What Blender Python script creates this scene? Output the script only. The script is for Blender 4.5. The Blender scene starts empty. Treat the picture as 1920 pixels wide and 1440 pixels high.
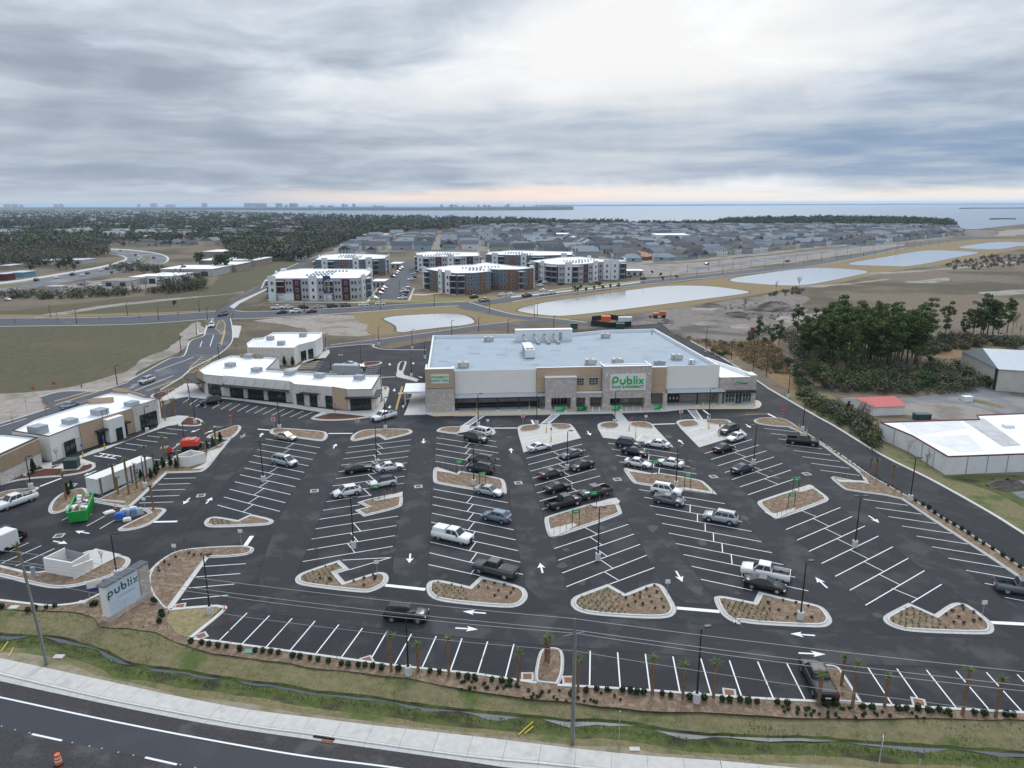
import bpy, bmesh, math, random
import numpy as np
from mathutils import Vector, Matrix, noise as mnoise
from mathutils.geometry import tessellate_polygon
random.seed(7); rng = np.random.default_rng(7)
rad = math.radians
SC = bpy.context.scene
COL = SC.collection
# ------------------------------------------------------------ camera, sky, sun, exposure
CAMH = 45.0; FPX = 1331.0; YH = 382.0
PITCH = math.atan((720 - YH) / FPX); ROLL = rad(0.2)
cam_d = bpy.data.cameras.new('camera'); cam = bpy.data.objects.new('camera', cam_d); COL.objects.link(cam)
cam_d.sensor_width = 36; cam_d.lens = 36 * FPX / 1920; cam_d.clip_start = 0.5; cam_d.clip_end = 60000
cp, sp = math.cos(PITCH), math.sin(PITCH)
_f = Vector((0, cp, -sp)); _u = Vector((0, sp, cp)); _r = Vector((1, 0, 0))
cr_, sr_ = math.cos(ROLL), math.sin(ROLL)
def ray(px, py):
 x = (px - 960) / FPX; y = -(py - 720) / FPX
 x, y = x * cr_ + y * sr_, -x * sr_ + y * cr_
 return _f + _r * x + _u * y
_rx = ray(961, 720) - ray(960, 720); _uy = ray(960, 719) - ray(960, 720)
_rx.normalize(); _uy.normalize(); _bk = -_f
cam.matrix_world = Matrix(((_rx.x, _uy.x, _bk.x, 0), (_rx.y, _uy.y, _bk.y, 0), (_rx.z, _uy.z, _bk.z, CAMH), (0, 0, 0, 1)))
SC.camera = cam
SC.view_settings.view_transform = 'Standard'; SC.view_settings.look = 'None'
SC.view_settings.exposure = 0.62; SC.view_settings.gamma = 1.0; SC.view_settings.use_curve_mapping = False
SUN_AZ, SUN_EL = rad(14), rad(44)
world = bpy.data.worlds.new('World'); SC.world = world; world.use_nodes = True
def build_world():
 nt = world.node_tree; N = nt.nodes; L = nt.links; N.clear()
 def nd(t, **k):
  n = N.new(t)
  for a, b in k.items(): setattr(n, a, b)
  return n
 def mth(op, a, b=None, c=None, clamp=False):
  n = nd('ShaderNodeMath', operation=op, use_clamp=clamp)
  for i, v in enumerate((a, b, c)):
   if v is None: continue
   if isinstance(v, (int, float)): n.inputs[i].default_value = v
   else: L.new(v, n.inputs[i])
  return n.outputs[0]
 out = nd('ShaderNodeOutputWorld'); bg = nd('ShaderNodeBackground'); bg.inputs['Strength'].default_value = 0.1
 L.new(bg.outputs[0], out.inputs[0])
 sky = nd('ShaderNodeTexSky', sky_type='NISHITA', sun_disc=False, sun_elevation=SUN_EL, sun_rotation=SUN_AZ, altitude=0)
 sky.dust_density = 1.5
 tc = nd('ShaderNodeTexCoord'); sep = nd('ShaderNodeSeparateXYZ'); L.new(tc.outputs['Generated'], sep.inputs[0])
 X, Y, Z = sep.outputs
 zc = mth('MAXIMUM', Z, 0.0)
 den = mth('ADD', zc, 0.12)
 u = mth('DIVIDE', X, den); v = mth('DIVIDE', Y, den)
 cmb = nd('ShaderNodeCombineXYZ'); L.new(u, cmb.inputs[0]); L.new(v, cmb.inputs[1])
 def noise(vec, scale, detail, rough, dist=0.0, off=(0, 0, 0)):
  mp = nd('ShaderNodeMapping'); mp.inputs['Location'].default_value = off
  L.new(vec, mp.inputs[0])
  n = nd('ShaderNodeTexNoise', noise_dimensions='3D'); n.inputs['Scale'].default_value = scale
  n.inputs['Detail'].default_value = detail; n.inputs['Roughness'].default_value = rough
  n.inputs['Distortion'].default_value = dist
  L.new(mp.outputs[0], n.inputs['Vector']); return n.outputs['Fac']
 big = noise(cmb.outputs[0], 0.62, 3, 0.5, 0.3, (3.1, 1.2, 0))
 med = noise(cmb.outputs[0], 1.7, 7, 0.55, 0.4, (7.7, 2.4, 0))
 hor = noise(tc.outputs['Generated'], 9.0, 6, 0.55, 0.0, (1, 4, 0))
 st = nd('ShaderNodeMapping'); st.inputs['Scale'].default_value = (2.6, 2.6, 26.0); L.new(tc.outputs['Generated'], st.inputs[0])
 sn = nd('ShaderNodeTexNoise'); sn.inputs['Scale'].default_value = 1.6; sn.inputs['Detail'].default_value = 6; sn.inputs['Roughness'].default_value = 0.55
 L.new(st.outputs[0], sn.inputs['Vector'])
 def lobe(az, el, power):
  d = Vector((math.sin(rad(az)) * math.cos(rad(el)), math.cos(rad(az)) * math.cos(rad(el)), math.sin(rad(el))))
  vm = nd('ShaderNodeVectorMath', operation='DOT_PRODUCT'); L.new(tc.outputs['Generated'], vm.inputs[0]); vm.inputs[1].default_value = d
  return mth('POWER', mth('MAXIMUM', vm.outputs['Value'], 0.0), power)
 glow = lobe(12, 13, 34)            # thin cloud with the low sun behind it
 dens = mth('ADD', mth('MULTIPLY', big, 1.25), mth('MULTIPLY', med, 0.95))
 dens = mth('ADD', dens, mth('MULTIPLY', sn.outputs['Fac'], 0.22))
 dens = mth('SUBTRACT', dens, 0.80)
 thin = mth('ADD', mth('MULTIPLY', glow, 0.85), dens)
 ramp = nd('ShaderNodeValToRGB'); L.new(thin, ramp.inputs[0])
 e = ramp.color_ramp.elements
 e[0].position = 0.20; e[0].color = (0.36, 0.42, 0.51, 1)
 e[1].position = 0.98; e[1].color = (1.0, 1.0, 1.0, 1)
 for p, c in ((0.38, (0.47, 0.535, 0.63, 1)), (0.54, (0.64, 0.71, 0.80, 1)), (0.74, (0.86, 0.90, 0.95, 1))):
  q = ramp.color_ramp.elements.new(p); q.color = c
 def mix(fac, a, b, bt='MIX'):
  m = nd('ShaderNodeMix', data_type='RGBA', blend_type=bt)
  if isinstance(fac, (int, float)): m.inputs[0].default_value = fac
  else: L.new(fac, m.inputs[0])
  for i, s in ((6, a), (7, b)):
   if isinstance(s, tuple): m.inputs[i].default_value = s
   else: L.new(s, m.inputs[i])
  return m.outputs[2]
 def mr(val, a, b, c=0.0, d=1.0):
  n = nd('ShaderNodeMapRange', interpolation_type='SMOOTHSTEP'); L.new(val, n.inputs[0])
  for i, q in enumerate((a, b, c, d)): n.inputs[i + 1].default_value = q
  return n.outputs[0]
 zz = mth('ADD', Z, mth('MULTIPLY', mth('SUBTRACT', hor, 0.5), 0.06))
 bank = mth('MULTIPLY', mr(zz, 0.012, 0.04), mr(zz, 0.175, 0.06))
 right = mr(X, -0.10, 0.48)
 bankc = mix(right, (0.36, 0.43, 0.53, 1), (0.225, 0.345, 0.53, 1))
 bankc = mix(mr(sn.outputs['Fac'], 0.35, 0.68), bankc, (0.56, 0.63, 0.71, 1))
 col = mix(mth('MULTIPLY', bank, mth('ADD', 0.60, mth('MULTIPLY', right, 0.28))), ramp.outputs[0], bankc)
 zs = mth('ADD', Z, mth('MULTIPLY', mth('SUBTRACT', sn.outputs['Fac'], 0.5), 0.05))
 strip = mr(zs, 0.026, 0.008)
 warm = mr(X, -0.42, -0.12)
 stripc = mix(warm, (0.60, 0.66, 0.74, 1), (1.12, 0.90, 0.76, 1))
 stripc = mix(mr(X, 0.0, 0.35), stripc, (1.12, 1.02, 0.90, 1))
 col = mix(mth('MULTIPLY', strip, 0.85), col, stripc)
 zen = mr(Z, 0.25, 0.95, 1.0, 2.6)
 cm = nd('ShaderNodeVectorMath', operation='SCALE'); L.new(col, cm.inputs[0]); L.new(mth('MULTIPLY', zen, 6.1), cm.inputs[3])
 gap = mth('MULTIPLY', mr(med, 0.50, 0.74), mth('MULTIPLY', mr(Z, 0.1, 0.24), 0.3))
 fin = mix(gap, cm.outputs[0], sky.outputs[0])
 L.new(fin, bg.inputs[0])
build_world()
sun_d = bpy.data.lights.new('sun', 'SUN'); sun_d.energy = 1.1; sun_d.angle = rad(22); sun_d.color = (1.0, 0.95, 0.88)
sun = bpy.data.objects.new('sun', sun_d); COL.objects.link(sun)
sun.rotation_euler = Vector((math.sin(SUN_AZ) * math.cos(SUN_EL), math.cos(SUN_AZ) * math.cos(SUN_EL), math.sin(SUN_EL))).to_track_quat('Z', 'Y').to_euler()
SC.cycles.max_bounces = 5; SC.cycles.volume_bounces = 1; SC.cycles.transparent_max_bounces = 8
# ------------------------------------------------------------ pixel of the survey photograph -> point on the ground
CR = {'A': (0, 720, 4), 'B': (0, 940, 4), 'C': (0, 1160, 3.4286), 'D': (380, 780, 4), 'E': (800, 770, 5.0526), 'F': (1100, 770, 5.0526),
  'G': (540, 940, 4), 'H': (1000, 900, 4), 'R': (1400, 860, 3.6923), 'S2': (340, 1120, 3.4286), 'S3': (860, 1160, 3.5556),
  'S4': (1360, 1160, 3.4286), 'S5': (500, 1240, 2.6667), 'S6': (1200, 1280, 2.6667), 'K': (0, 580, 4), 'L': (400, 600, 4.8),
  'M': (780, 600, 4.8), 'N': (1080, 600, 4.8), 'O': (1440, 540, 4), 'Q': (1440, 720, 4), 'U1': (0, 360, 4), 'U2': (480, 360, 4),
  'U3': (960, 360, 4), 'U4': (1440, 360, 4), 'V': (1000, 570, 4.174), '': (0, 0, 1)}
def pp(c, x, y): a = CR[c]; return (a[0] + x / a[2], a[1] + y / a[2])
def G(px, py, z=0.0):
 d = ray(px, py); t = (z - CAMH) / d.z
 return Vector((d.x * t, d.y * t, z))
def g(c, x, y, z=0.0): return G(*pp(c, x, y), z)
def HT(px, py, pt, z=0.0):
 b = G(px, py, z); d = ray(px, pt); return CAMH + b.y / d.y * d.z
def PL(s, z=0.0, c=''):
 """'x,y x,y A:x,y ...' -> list of ground points; a trailing ! marks a sharp corner"""
 out = []; cur = c
 for tok in s.split():
  sh = tok.endswith('!'); tok = tok.rstrip('!')
  cur = c
  if ':' in tok: cur, tok = tok.split(':')
  x, y = tok.split(','); p = g(cur, float(x), float(y), z)
  out.append((p.x, p.y, 1 if sh else 0))
 return out
# ------------------------------------------------------------ materials
MATS = {}
def mat(name, col, rough=0.7, var=0.0, scale=1.0, col2=None, metal=0.0, spec=0.5, world_co=False, bump=0.0, var2=0.0, scale2=0.1, col3=None, stretch=None, emit=None, coat=0.0, rand=0.0, detail=5):
 if name in MATS: return MATS[name]
 m = bpy.data.materials.new(name); m.use_nodes = True; MATS[name] = m
 nt = m.node_tree; N, L = nt.nodes, nt.links; b = N['Principled BSDF']
 b.inputs['Roughness'].default_value = rough; b.inputs['Metallic'].default_value = metal
 b.inputs['Specular IOR Level'].default_value = spec if rough < .8 else min(spec, .18)
 b.inputs['Coat Weight'].default_value = coat
 c4 = lambda c: (c[0], c[1], c[2], 1)
 b.inputs['Base Color'].default_value = c4(col)
 if emit: b.inputs['Emission Color'].default_value = c4(emit[0]); b.inputs['Emission Strength'].default_value = emit[1]
 if var or bump or col3 or rand:
  if world_co: src = N.new('ShaderNodeNewGeometry').outputs['Position']
  else:
   tc = N.new('ShaderNodeTexCoord'); src = tc.outputs['Object']
  if stretch:
   mp = N.new('ShaderNodeMapping'); mp.inputs['Scale'].default_value = stretch; L.new(src, mp.inputs[0]); src = mp.outputs[0]
  cur = None
  def ntex(sc, det=detail, ro=0.6):
   n = N.new('ShaderNodeTexNoise'); n.inputs['Scale'].default_value = sc; n.inputs['Detail'].default_value = det
   n.inputs['Roughness'].default_value = ro; L.new(src, n.inputs['Vector']); return n.outputs['Fac']
  def mixc(fac, a, bb, lo, hi):
   r = N.new('ShaderNodeMapRange'); r.inputs[1].default_value = lo; r.inputs[2].default_value = hi; L.new(fac, r.inputs[0])
   mx = N.new('ShaderNodeMix'); mx.data_type = 'RGBA'; L.new(r.outputs[0], mx.inputs[0])
   for i, s in ((6, a), (7, bb)):
    if isinstance(s, tuple): mx.inputs[i].default_value = c4(s)
    else: L.new(s, mx.inputs[i])
   return mx.outputs[2]
  f1 = ntex(scale)
  if var or col2:
   d = col2 if col2 else tuple(min(1, x * (1 + var)) for x in col)
   a0 = col if col2 else tuple(x * (1 - var) for x in col)
   cur = mixc(f1, tuple(a0), tuple(d), 0.32, 0.68)
  else: cur = tuple(col)
  if col3: cur = mixc(ntex(scale2, 6, 0.62), cur, tuple(col3), 0.5 - var2 * 0.0, 0.5 + 0.14) if var2 == 0 else mixc(ntex(scale2, 6, 0.62), cur, tuple(col3), var2, var2 + 0.1)
  if rand:
   oi = N.new('ShaderNodeObjectInfo'); r = N.new('ShaderNodeMapRange'); r.inputs[3].default_value = 1 - rand; r.inputs[4].default_value = 1 + rand
   L.new(oi.outputs['Random'], r.inputs[0])
   vm = N.new('ShaderNodeVectorMath'); vm.operation = 'SCALE'; L.new(r.outputs[0], vm.inputs[3])
   if isinstance(cur, tuple): vm.inputs[0].default_value = cur
   else: L.new(cur, vm.inputs[0])
   cur = vm.outputs[0]
  if not isinstance(cur, tuple): L.new(cur, b.inputs['Base Color'])
  if bump:
   bp = N.new('ShaderNodeBump'); bp.inputs['Strength'].default_value = bump; bp.inputs['Distance'].default_value = 0.1
   L.new(ntex(scale * 3), bp.inputs['Height']); L.new(bp.outputs[0], b.inputs['Normal'])
 return m
# ------------------------------------------------------------ mesh building
class MB:
 def __init__(s): s.v = []; s.f = []; s.mi = []; s.mats = []
 def m(s, mt):
  if mt not in s.mats: s.mats.append(mt)
  return s.mats.index(mt)
 def add(s, vs, fs, mt):
  b = len(s.v); s.v.extend(vs); k = s.m(mt)
  for f in fs: s.f.append(tuple(i + b for i in f)); s.mi.append(k)
 def box(s, x0, x1, y0, y1, z0, z1, mt, top=None, fr=None):
  vs = [(x0, y0, z0), (x1, y0, z0), (x1, y1, z0), (x0, y1, z0), (x0, y0, z1), (x1, y0, z1), (x1, y1, z1), (x0, y1, z1)]
  if fr: vs = [fr(*p) for p in vs]
  s.add(vs, [(0, 1, 5, 4), (1, 2, 6, 5), (2, 3, 7, 6), (3, 0, 4, 7), (3, 2, 1, 0)], mt); s.add([vs[4], vs[5], vs[6], vs[7]], [(0, 1, 2, 3)], top or mt)
 def tube(s, p, q, r0, r1, mt, n=8, caps=True):
  p = Vector(p); q = Vector(q); d = (q - p).normalized(); a = d.orthogonal().normalized(); b = d.cross(a)
  vs = []
  for c, r in ((p, r0), (q, r1)):
   for i in range(n):
    t = 2 * math.pi * i / n; vs.append(tuple(c + a * math.cos(t) * r + b * math.sin(t) * r))
  fs = [(i, (i + 1) % n, n + (i + 1) % n, n + i) for i in range(n)]
  if caps: fs += [tuple(range(n, 2 * n)), tuple(reversed(range(n)))]
  s.add(vs, fs, mt)
 def prism(s, pts, z0, z1, side, top=None, bottom=False):
  """pts: list of (x,y) any winding"""
  pts = [(p[0], p[1]) for p in pts]
  if area(pts) < 0: pts = pts[::-1]
  n = len(pts)
  vs = [(x, y, z0) for x, y in pts] + [(x, y, z1) for x, y in pts]
  s.add(vs, [(i, (i + 1) % n, n + (i + 1) % n, n + i) for i in range(n)], side)
  s.flat(pts, z1, top or side)
 def flat(s, pts, z, mt):
  tr = tessellate_polygon([[Vector((p[0], p[1], 0)) for p in pts]])
  fs = []
  for t in tr:
   a, b, c = (pts[i] for i in t)
   cr = (b[0] - a[0]) * (c[1] - a[1]) - (b[1] - a[1]) * (c[0] - a[0])
   if abs(cr) < 1e-9: continue
   fs.append(tuple(t) if cr > 0 else tuple(reversed(t)))
  s.add([(p[0], p[1], z) for p in pts], fs, mt)
 def mesh(s, name, smooth=False):
  me = bpy.data.meshes.new(name); me.from_pydata([tuple(v) for v in s.v], [], s.f)
  for mt in s.mats: me.materials.append(mt)
  me.polygons.foreach_set('material_index', s.mi)
  if smooth: me.polygons.foreach_set('use_smooth', [True] * len(s.f))
  me.update(); return me
 def build(s, name, parent=None, smooth=False, loc=None):
  return link(name, s.mesh(name, smooth), parent, loc)
def area(p): return sum(p[i][0] * p[(i + 1) % len(p)][1] - p[(i + 1) % len(p)][0] * p[i][1] for i in range(len(p))) / 2
def link(name, data, parent=None, loc=None, rz=None, sc=None):
 o = bpy.data.objects.new(name, data); COL.objects.link(o)
 if loc is not None: o.location = loc
 if rz is not None: o.rotation_euler = (0, 0, rz)
 if sc is not None: o.scale = sc if hasattr(sc, '__len__') else (sc, sc, sc)
 if parent: o.parent = parent
 return o
def tag(o, label=None, cat=None, group=None, kind=None):
 if label: o['label'] = label
 if cat: o['category'] = cat
 if group: o['group'] = group
 if kind: o['kind'] = kind
 return o
def thing(name, label, cat, loc=(0, 0, 0), rz=0.0, group=None, data=None, sc=None):
 return tag(link(name, data, None, loc, rz, sc), label, cat, group)
def struct(o, label=None):
 o['kind'] = 'structure'
 if label: o['label'] = label
 return o
def copy_tree(o, parent=None, loc=None, rz=None, sc=None, label=None):
 c = o.copy(); COL.objects.link(c); c.parent = parent
 if loc is not None: c.location = loc
 if rz is not None: c.rotation_euler = (0, 0, rz)
 if sc is not None: c.scale = sc if hasattr(sc, '__len__') else (sc, sc, sc)
 if label: c['label'] = label
 for ch in list(o.children): copy_tree(ch, c)
 return c
ORD = ['first', 'second', 'third', 'fourth', 'fifth', 'sixth', 'seventh', 'eighth', 'ninth', 'tenth', 'eleventh', 'twelfth', 'thirteenth', 'fourteenth', 'fifteenth', 'sixteenth', 'seventeenth', 'eighteenth', 'nineteenth', 'twentieth']
def ordn(i):
 if i < 20: return ORD[i]
 n = i + 1; t = {2: 'twenty', 3: 'thirty', 4: 'forty', 5: 'fifty', 6: 'sixty', 7: 'seventy', 8: 'eighty', 9: 'ninety'}
 tt = {20: 'twentieth', 30: 'thirtieth', 40: 'fortieth', 50: 'fiftieth', 60: 'sixtieth', 70: 'seventieth', 80: 'eightieth', 90: 'ninetieth'}
 if n % 10 == 0: return tt.get(n, str(n) + 'th')
 return t[n // 10] + '-' + ORD[n % 10 - 1]
def smooth_poly(pts, it=2):
 """corner cutting that leaves corners marked sharp"""
 for _ in range(it):
  out = []; n = len(pts)
  for i in range(n):
   a, b = pts[i], pts[(i + 1) % n]
   if a[2]: out.append(a)
   out.append((a[0] * .75 + b[0] * .25, a[1] * .75 + b[1] * .25, 0)) if not a[2] else None
   if a[2]: pass
   out.append((a[0] * .25 + b[0] * .75, a[1] * .25 + b[1] * .75, 0)) if not b[2] else None
  pts = out
 return pts
def inset(pts, w):
 """inward offset; pts ccw; w number"""
 n = len(pts); out = []
 for i in range(n):
  p0, p1, p2 = Vector(pts[i - 1][:2]), Vector(pts[i][:2]), Vector(pts[(i + 1) % n][:2])
  d1 = (p1 - p0); d2 = (p2 - p1)
  if d1.length < 1e-6 or d2.length < 1e-6: out.append((p1.x, p1.y)); continue
  d1.normalize(); d2.normalize(); n1 = Vector((-d1.y, d1.x)); n2 = Vector((-d2.y, d2.x)); b = n1 + n2
  if b.length < 1e-3: b = n1
  b.normalize(); k = max(0.45, b.dot(n1)); q = p1 + b * (w / k); out.append((q.x, q.y))
 return out
def fray(pts, amp, seg, smoothit=1):
 """a natural, uneven edge"""
 pts = smooth_poly(pts, smoothit); out = []
 n = len(pts)
 for i in range(n):
  a = Vector(pts[i][:2]); b = Vector(pts[(i + 1) % n][:2]); L = (b - a).length; k = max(1, min(60, int(L / seg)))
  nr = Vector((-(b - a).y, (b - a).x)); nr = nr.normalized() if nr.length > 0 else nr
  for j in range(k):
   q = a + (b - a) * j / k
   e = mnoise.fractal(Vector((q.x / (seg * 5), q.y / (seg * 5), 3.3)), 1, 2, 4) * amp * 1.4
   out.append((q.x + nr.x * e, q.y + nr.y * e, 0))
 return out
def sheet(name, pts, z, mt, parent=None):
 b = MB(); b.flat([(p[0], p[1]) for p in pts], z, mt); return b.build(name, parent)
def ribbon(a, b, z, mt, name, parent=None, za=None):
 m_ = MB(); n = len(a)
 vs = [(p[0], p[1], z) for p in a] + [(p[0], p[1], z) for p in b]
 fs = []
 for i in range(n - 1):
  q = (i, i + 1, n + i + 1, n + i)
  p0, p1, p2 = (vs[k] for k in q[:3]); c = (p1[0] - p0[0]) * (p2[1] - p0[1]) - (p1[1] - p0[1]) * (p2[0] - p0[0])
  fs.append(q if c > 0 else q[::-1])
 m_.add(vs, fs, mt); return m_.build(name, parent)
def spl(pts, n=6):
 """catmull-rom through points"""
 P = [Vector(p[:2]) for p in pts]; P = [2 * P[0] - P[1]] + P + [2 * P[-1] - P[-2]]; out = []
 for i in range(1, len(P) - 2):
  for j in range(n):
   t = j / n; a, b, c, d = P[i - 1], P[i], P[i + 1], P[i + 2]
   q = 0.5 * ((2 * b) + (c - a) * t + (2 * a - 5 * b + 4 * c - d) * t * t + (3 * b - a - 3 * c + d) * t ** 3); out.append(q)
 out.append(P[-2]); return out
def offline(pts, w):
 out = []; n = len(pts)
 for i in range(n):
  a = pts[max(0, i - 1)]; b = pts[min(n - 1, i + 1)]; d = Vector((b[0] - a[0], b[1] - a[1])).normalized(); out.append(Vector((pts[i][0] - d.y * w, pts[i][1] + d.x * w)))
 return out
def stripe(name, p, q, w, z, mt, parent=None):
 p = Vector(p[:2]); q = Vector(q[:2]); d = (q - p).normalized(); nr = Vector((-d.y, d.x)) * w / 2
 b = MB(); b.add([(*(p - nr), z), (*(q - nr), z), (*(q + nr), z), (*(p + nr), z)], [(0, 1, 2, 3)], mt); return b.build(name, parent)
def kerb_line(name, pts, w, h, mt, parent=None, z0=-0.05):
 """raised kerb along an open line"""
 a = offline(pts, w / 2); b = offline(pts, -w / 2); n = len(pts); m_ = MB(); vs = []
 for i in range(n): vs += [(a[i][0], a[i][1], z0), (a[i][0], a[i][1], h), (b[i][0], b[i][1], h), (b[i][0], b[i][1], z0)]
 fs = []
 for i in range(n - 1):
  for k in range(3): fs.append((i * 4 + k, (i + 1) * 4 + k, (i + 1) * 4 + k + 1, i * 4 + k + 1))
 fs += [(0, 1, 2, 3), ((n - 1) * 4 + 3, (n - 1) * 4 + 2, (n - 1) * 4 + 1, (n - 1) * 4)]
 m_.add(vs, fs, mt); return m_.build(name, parent)
M_asph = mat('asphalt_new', (0.030, 0.031, 0.035), 0.82, 0.16, 6.0, world_co=True, bump=0.25, col3=(0.047, 0.047, 0.050), var2=0.5, scale2=0.16)
M_asph2 = mat('asphalt_worn', (0.088, 0.093, 0.106), 0.85, 0.1, 3.0, world_co=True, bump=0.2, col3=(0.14, 0.14, 0.145), var2=0.56, scale2=0.09)
M_asph3 = mat('asphalt_old', (0.15, 0.155, 0.165), 0.88, 0.15, 1.5, world_co=True, col3=(0.23, 0.225, 0.215), var2=0.5, scale2=0.06)
M_road = mat('asphalt_highway', (0.030, 0.033, 0.042), 0.75, 0.12, 8.0, world_co=True, bump=0.25, col3=(0.042, 0.044, 0.052), var2=0.52, scale2=0.1)
M_road_old = mat('asphalt_highway_shoulder', (0.052, 0.050, 0.052), 0.85, 0.22, 4.0, world_co=True, bump=0.4, col3=(0.085, 0.082, 0.08), var2=0.52, scale2=0.3)
M_conc = mat('concrete', (0.50, 0.485, 0.455), 0.85, 0.08, 1.5, world_co=True, bump=0.1, col3=(0.42, 0.405, 0.38), var2=0.56, scale2=0.4)
M_kerb = mat('kerb_concrete', (0.56, 0.55, 0.52), 0.85, 0.08, 2.5, world_co=True)
M_gutter = mat('gutter_concrete', (0.46, 0.455, 0.44), 0.85, 0.1, 2.0, world_co=True)
M_joint = mat('concrete_joint', (0.2, 0.19, 0.18), 0.9)
M_plaza = mat('plaza_paving', (0.43, 0.35, 0.29), 0.85, 0.08, 2.0, world_co=True)
M_white = mat('road_paint_white', (0.74, 0.74, 0.74), 0.7, 0.10, 9.0, world_co=True)
M_yellow = mat('road_paint_yellow', (0.72, 0.46, 0.13), 0.7, 0.12, 7.0, world_co=True)
M_mulch = mat('mulch', (0.22, 0.155, 0.105), 0.95, 0.45, 7.0, world_co=True, bump=1.0, col3=(0.31, 0.235, 0.17), var2=0.5, scale2=1.2)
M_mulch2 = mat('mulch_red', (0.115, 0.050, 0.034), 0.95, 0.5, 8.0, world_co=True, bump=1.0)
M_ground = mat('dry_field', (0.135, 0.104, 0.072), 0.97, 0.25, 0.35, col2=(0.19, 0.155, 0.114), world_co=True, bump=0.4, col3=(0.088, 0.075, 0.050), var2=0.48, scale2=0.012, detail=8)
M_green = mat('mown_field', (0.072, 0.073, 0.040), 0.97, 0.2, 0.5, col2=(0.115, 0.105, 0.062), world_co=True, bump=0.5, col3=(0.12, 0.095, 0.062), var2=0.52, scale2=0.028, detail=8)
M_turf = mat('dormant_turf', (0.225, 0.17, 0.088), 0.97, 0.12, 0.6, world_co=True, col3=(0.22, 0.165, 0.09), var2=0.54, scale2=0.05)
M_verge = mat('verge_grass', (0.14, 0.13, 0.062), 0.97, 0.3, 1.6, col2=(0.21, 0.18, 0.10), world_co=True, bump=0.9, col3=(0.085, 0.115, 0.035), var2=0.53, scale2=0.16, detail=9)
M_swale = mat('swale_grass', (0.055, 0.08, 0.022), 0.97, 0.4, 1.4, col2=(0.115, 0.13, 0.045), world_co=True, bump=1.0, col3=(0.05, 0.045, 0.03), var2=0.5, scale2=0.35, detail=9)
M_sandy = mat('sandy_dirt', (0.30, 0.255, 0.20), 0.97, 0.2, 1.0, col2=(0.20, 0.175, 0.11), world_co=True, bump=0.6, col3=(0.155, 0.15, 0.075), var2=0.5, scale2=0.14, detail=9)
M_sand = mat('pale_sand', (0.30, 0.265, 0.235), 0.97, 0.2, 0.5, world_co=True, col3=(0.21, 0.185, 0.15), var2=0.5, scale2=0.08, detail=9)
M_mud = mat('churned_mud', (0.135, 0.115, 0.10), 0.9, 0.3, 0.4, col2=(0.24, 0.215, 0.195), world_co=True, bump=1.0, col3=(0.10, 0.086, 0.076), var2=0.5, scale2=0.05, detail=10)
M_grav = mat('gravel_lot', (0.27, 0.245, 0.22), 0.97, 0.15, 2.0, world_co=True, col3=(0.20, 0.17, 0.14), var2=0.5, scale2=0.1, detail=8)
M_broom = mat('broomsedge', (0.245, 0.15, 0.075), 0.97, 0.3, 0.8, col2=(0.19, 0.135, 0.075), world_co=True, bump=1.0, col3=(0.12, 0.105, 0.055), var2=0.5, scale2=0.1, detail=9)
def water_mat(name, base, gloss, rough, bumpscale=0.6, bumpstr=0.05):
 m = bpy.data.materials.new(name); m.use_nodes = True; nt = m.node_tree; N, L = nt.nodes, nt.links; N.clear()
 o = N.new('ShaderNodeOutputMaterial'); d = N.new('ShaderNodeBsdfDiffuse'); d.inputs[0].default_value = (*base, 1)
 gl = N.new('ShaderNodeBsdfGlossy'); gl.inputs['Roughness'].default_value = rough; gl.inputs[0].default_value = (0.95, 0.97, 1, 1)
 mx = N.new('ShaderNodeMixShader'); fr = N.new('ShaderNodeFresnel') if gloss > 1 else N.new('ShaderNodeValue')
 if gloss > 1: fr.inputs[0].default_value = gloss
 else: fr.outputs[0].default_value = gloss
 ge = N.new('ShaderNodeNewGeometry'); no = N.new('ShaderNodeTexNoise'); no.inputs['Scale'].default_value = bumpscale; no.inputs['Detail'].default_value = 5; L.new(ge.outputs['Position'], no.inputs[0])
 bp = N.new('ShaderNodeBump'); bp.inputs['Strength'].default_value = bumpstr; bp.inputs['Distance'].default_value = 0.3; L.new(no.outputs['Fac'], bp.inputs['Height'])
 L.new(bp.outputs[0], gl.inputs['Normal']); (L.new(bp.outputs[0], fr.inputs['Normal']) if gloss > 1 else None)
 L.new(fr.outputs[0], mx.inputs[0]); L.new(d.outputs[0], mx.inputs[1]); L.new(gl.outputs[0], mx.inputs[2]); L.new(mx.outputs[0], o.inputs[0]); return m
M_pond = water_mat('pond_water', (0.42, 0.44, 0.45), 2.6, 0.10)
M_bay = water_mat('bay_water', (0.105, 0.155, 0.215), 0.22, 0.35, 0.02, 0.1)
M_ditch = water_mat('ditch_water', (0.08, 0.09, 0.095), 1.33, 0.35, 3.0, 0.05)
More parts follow.
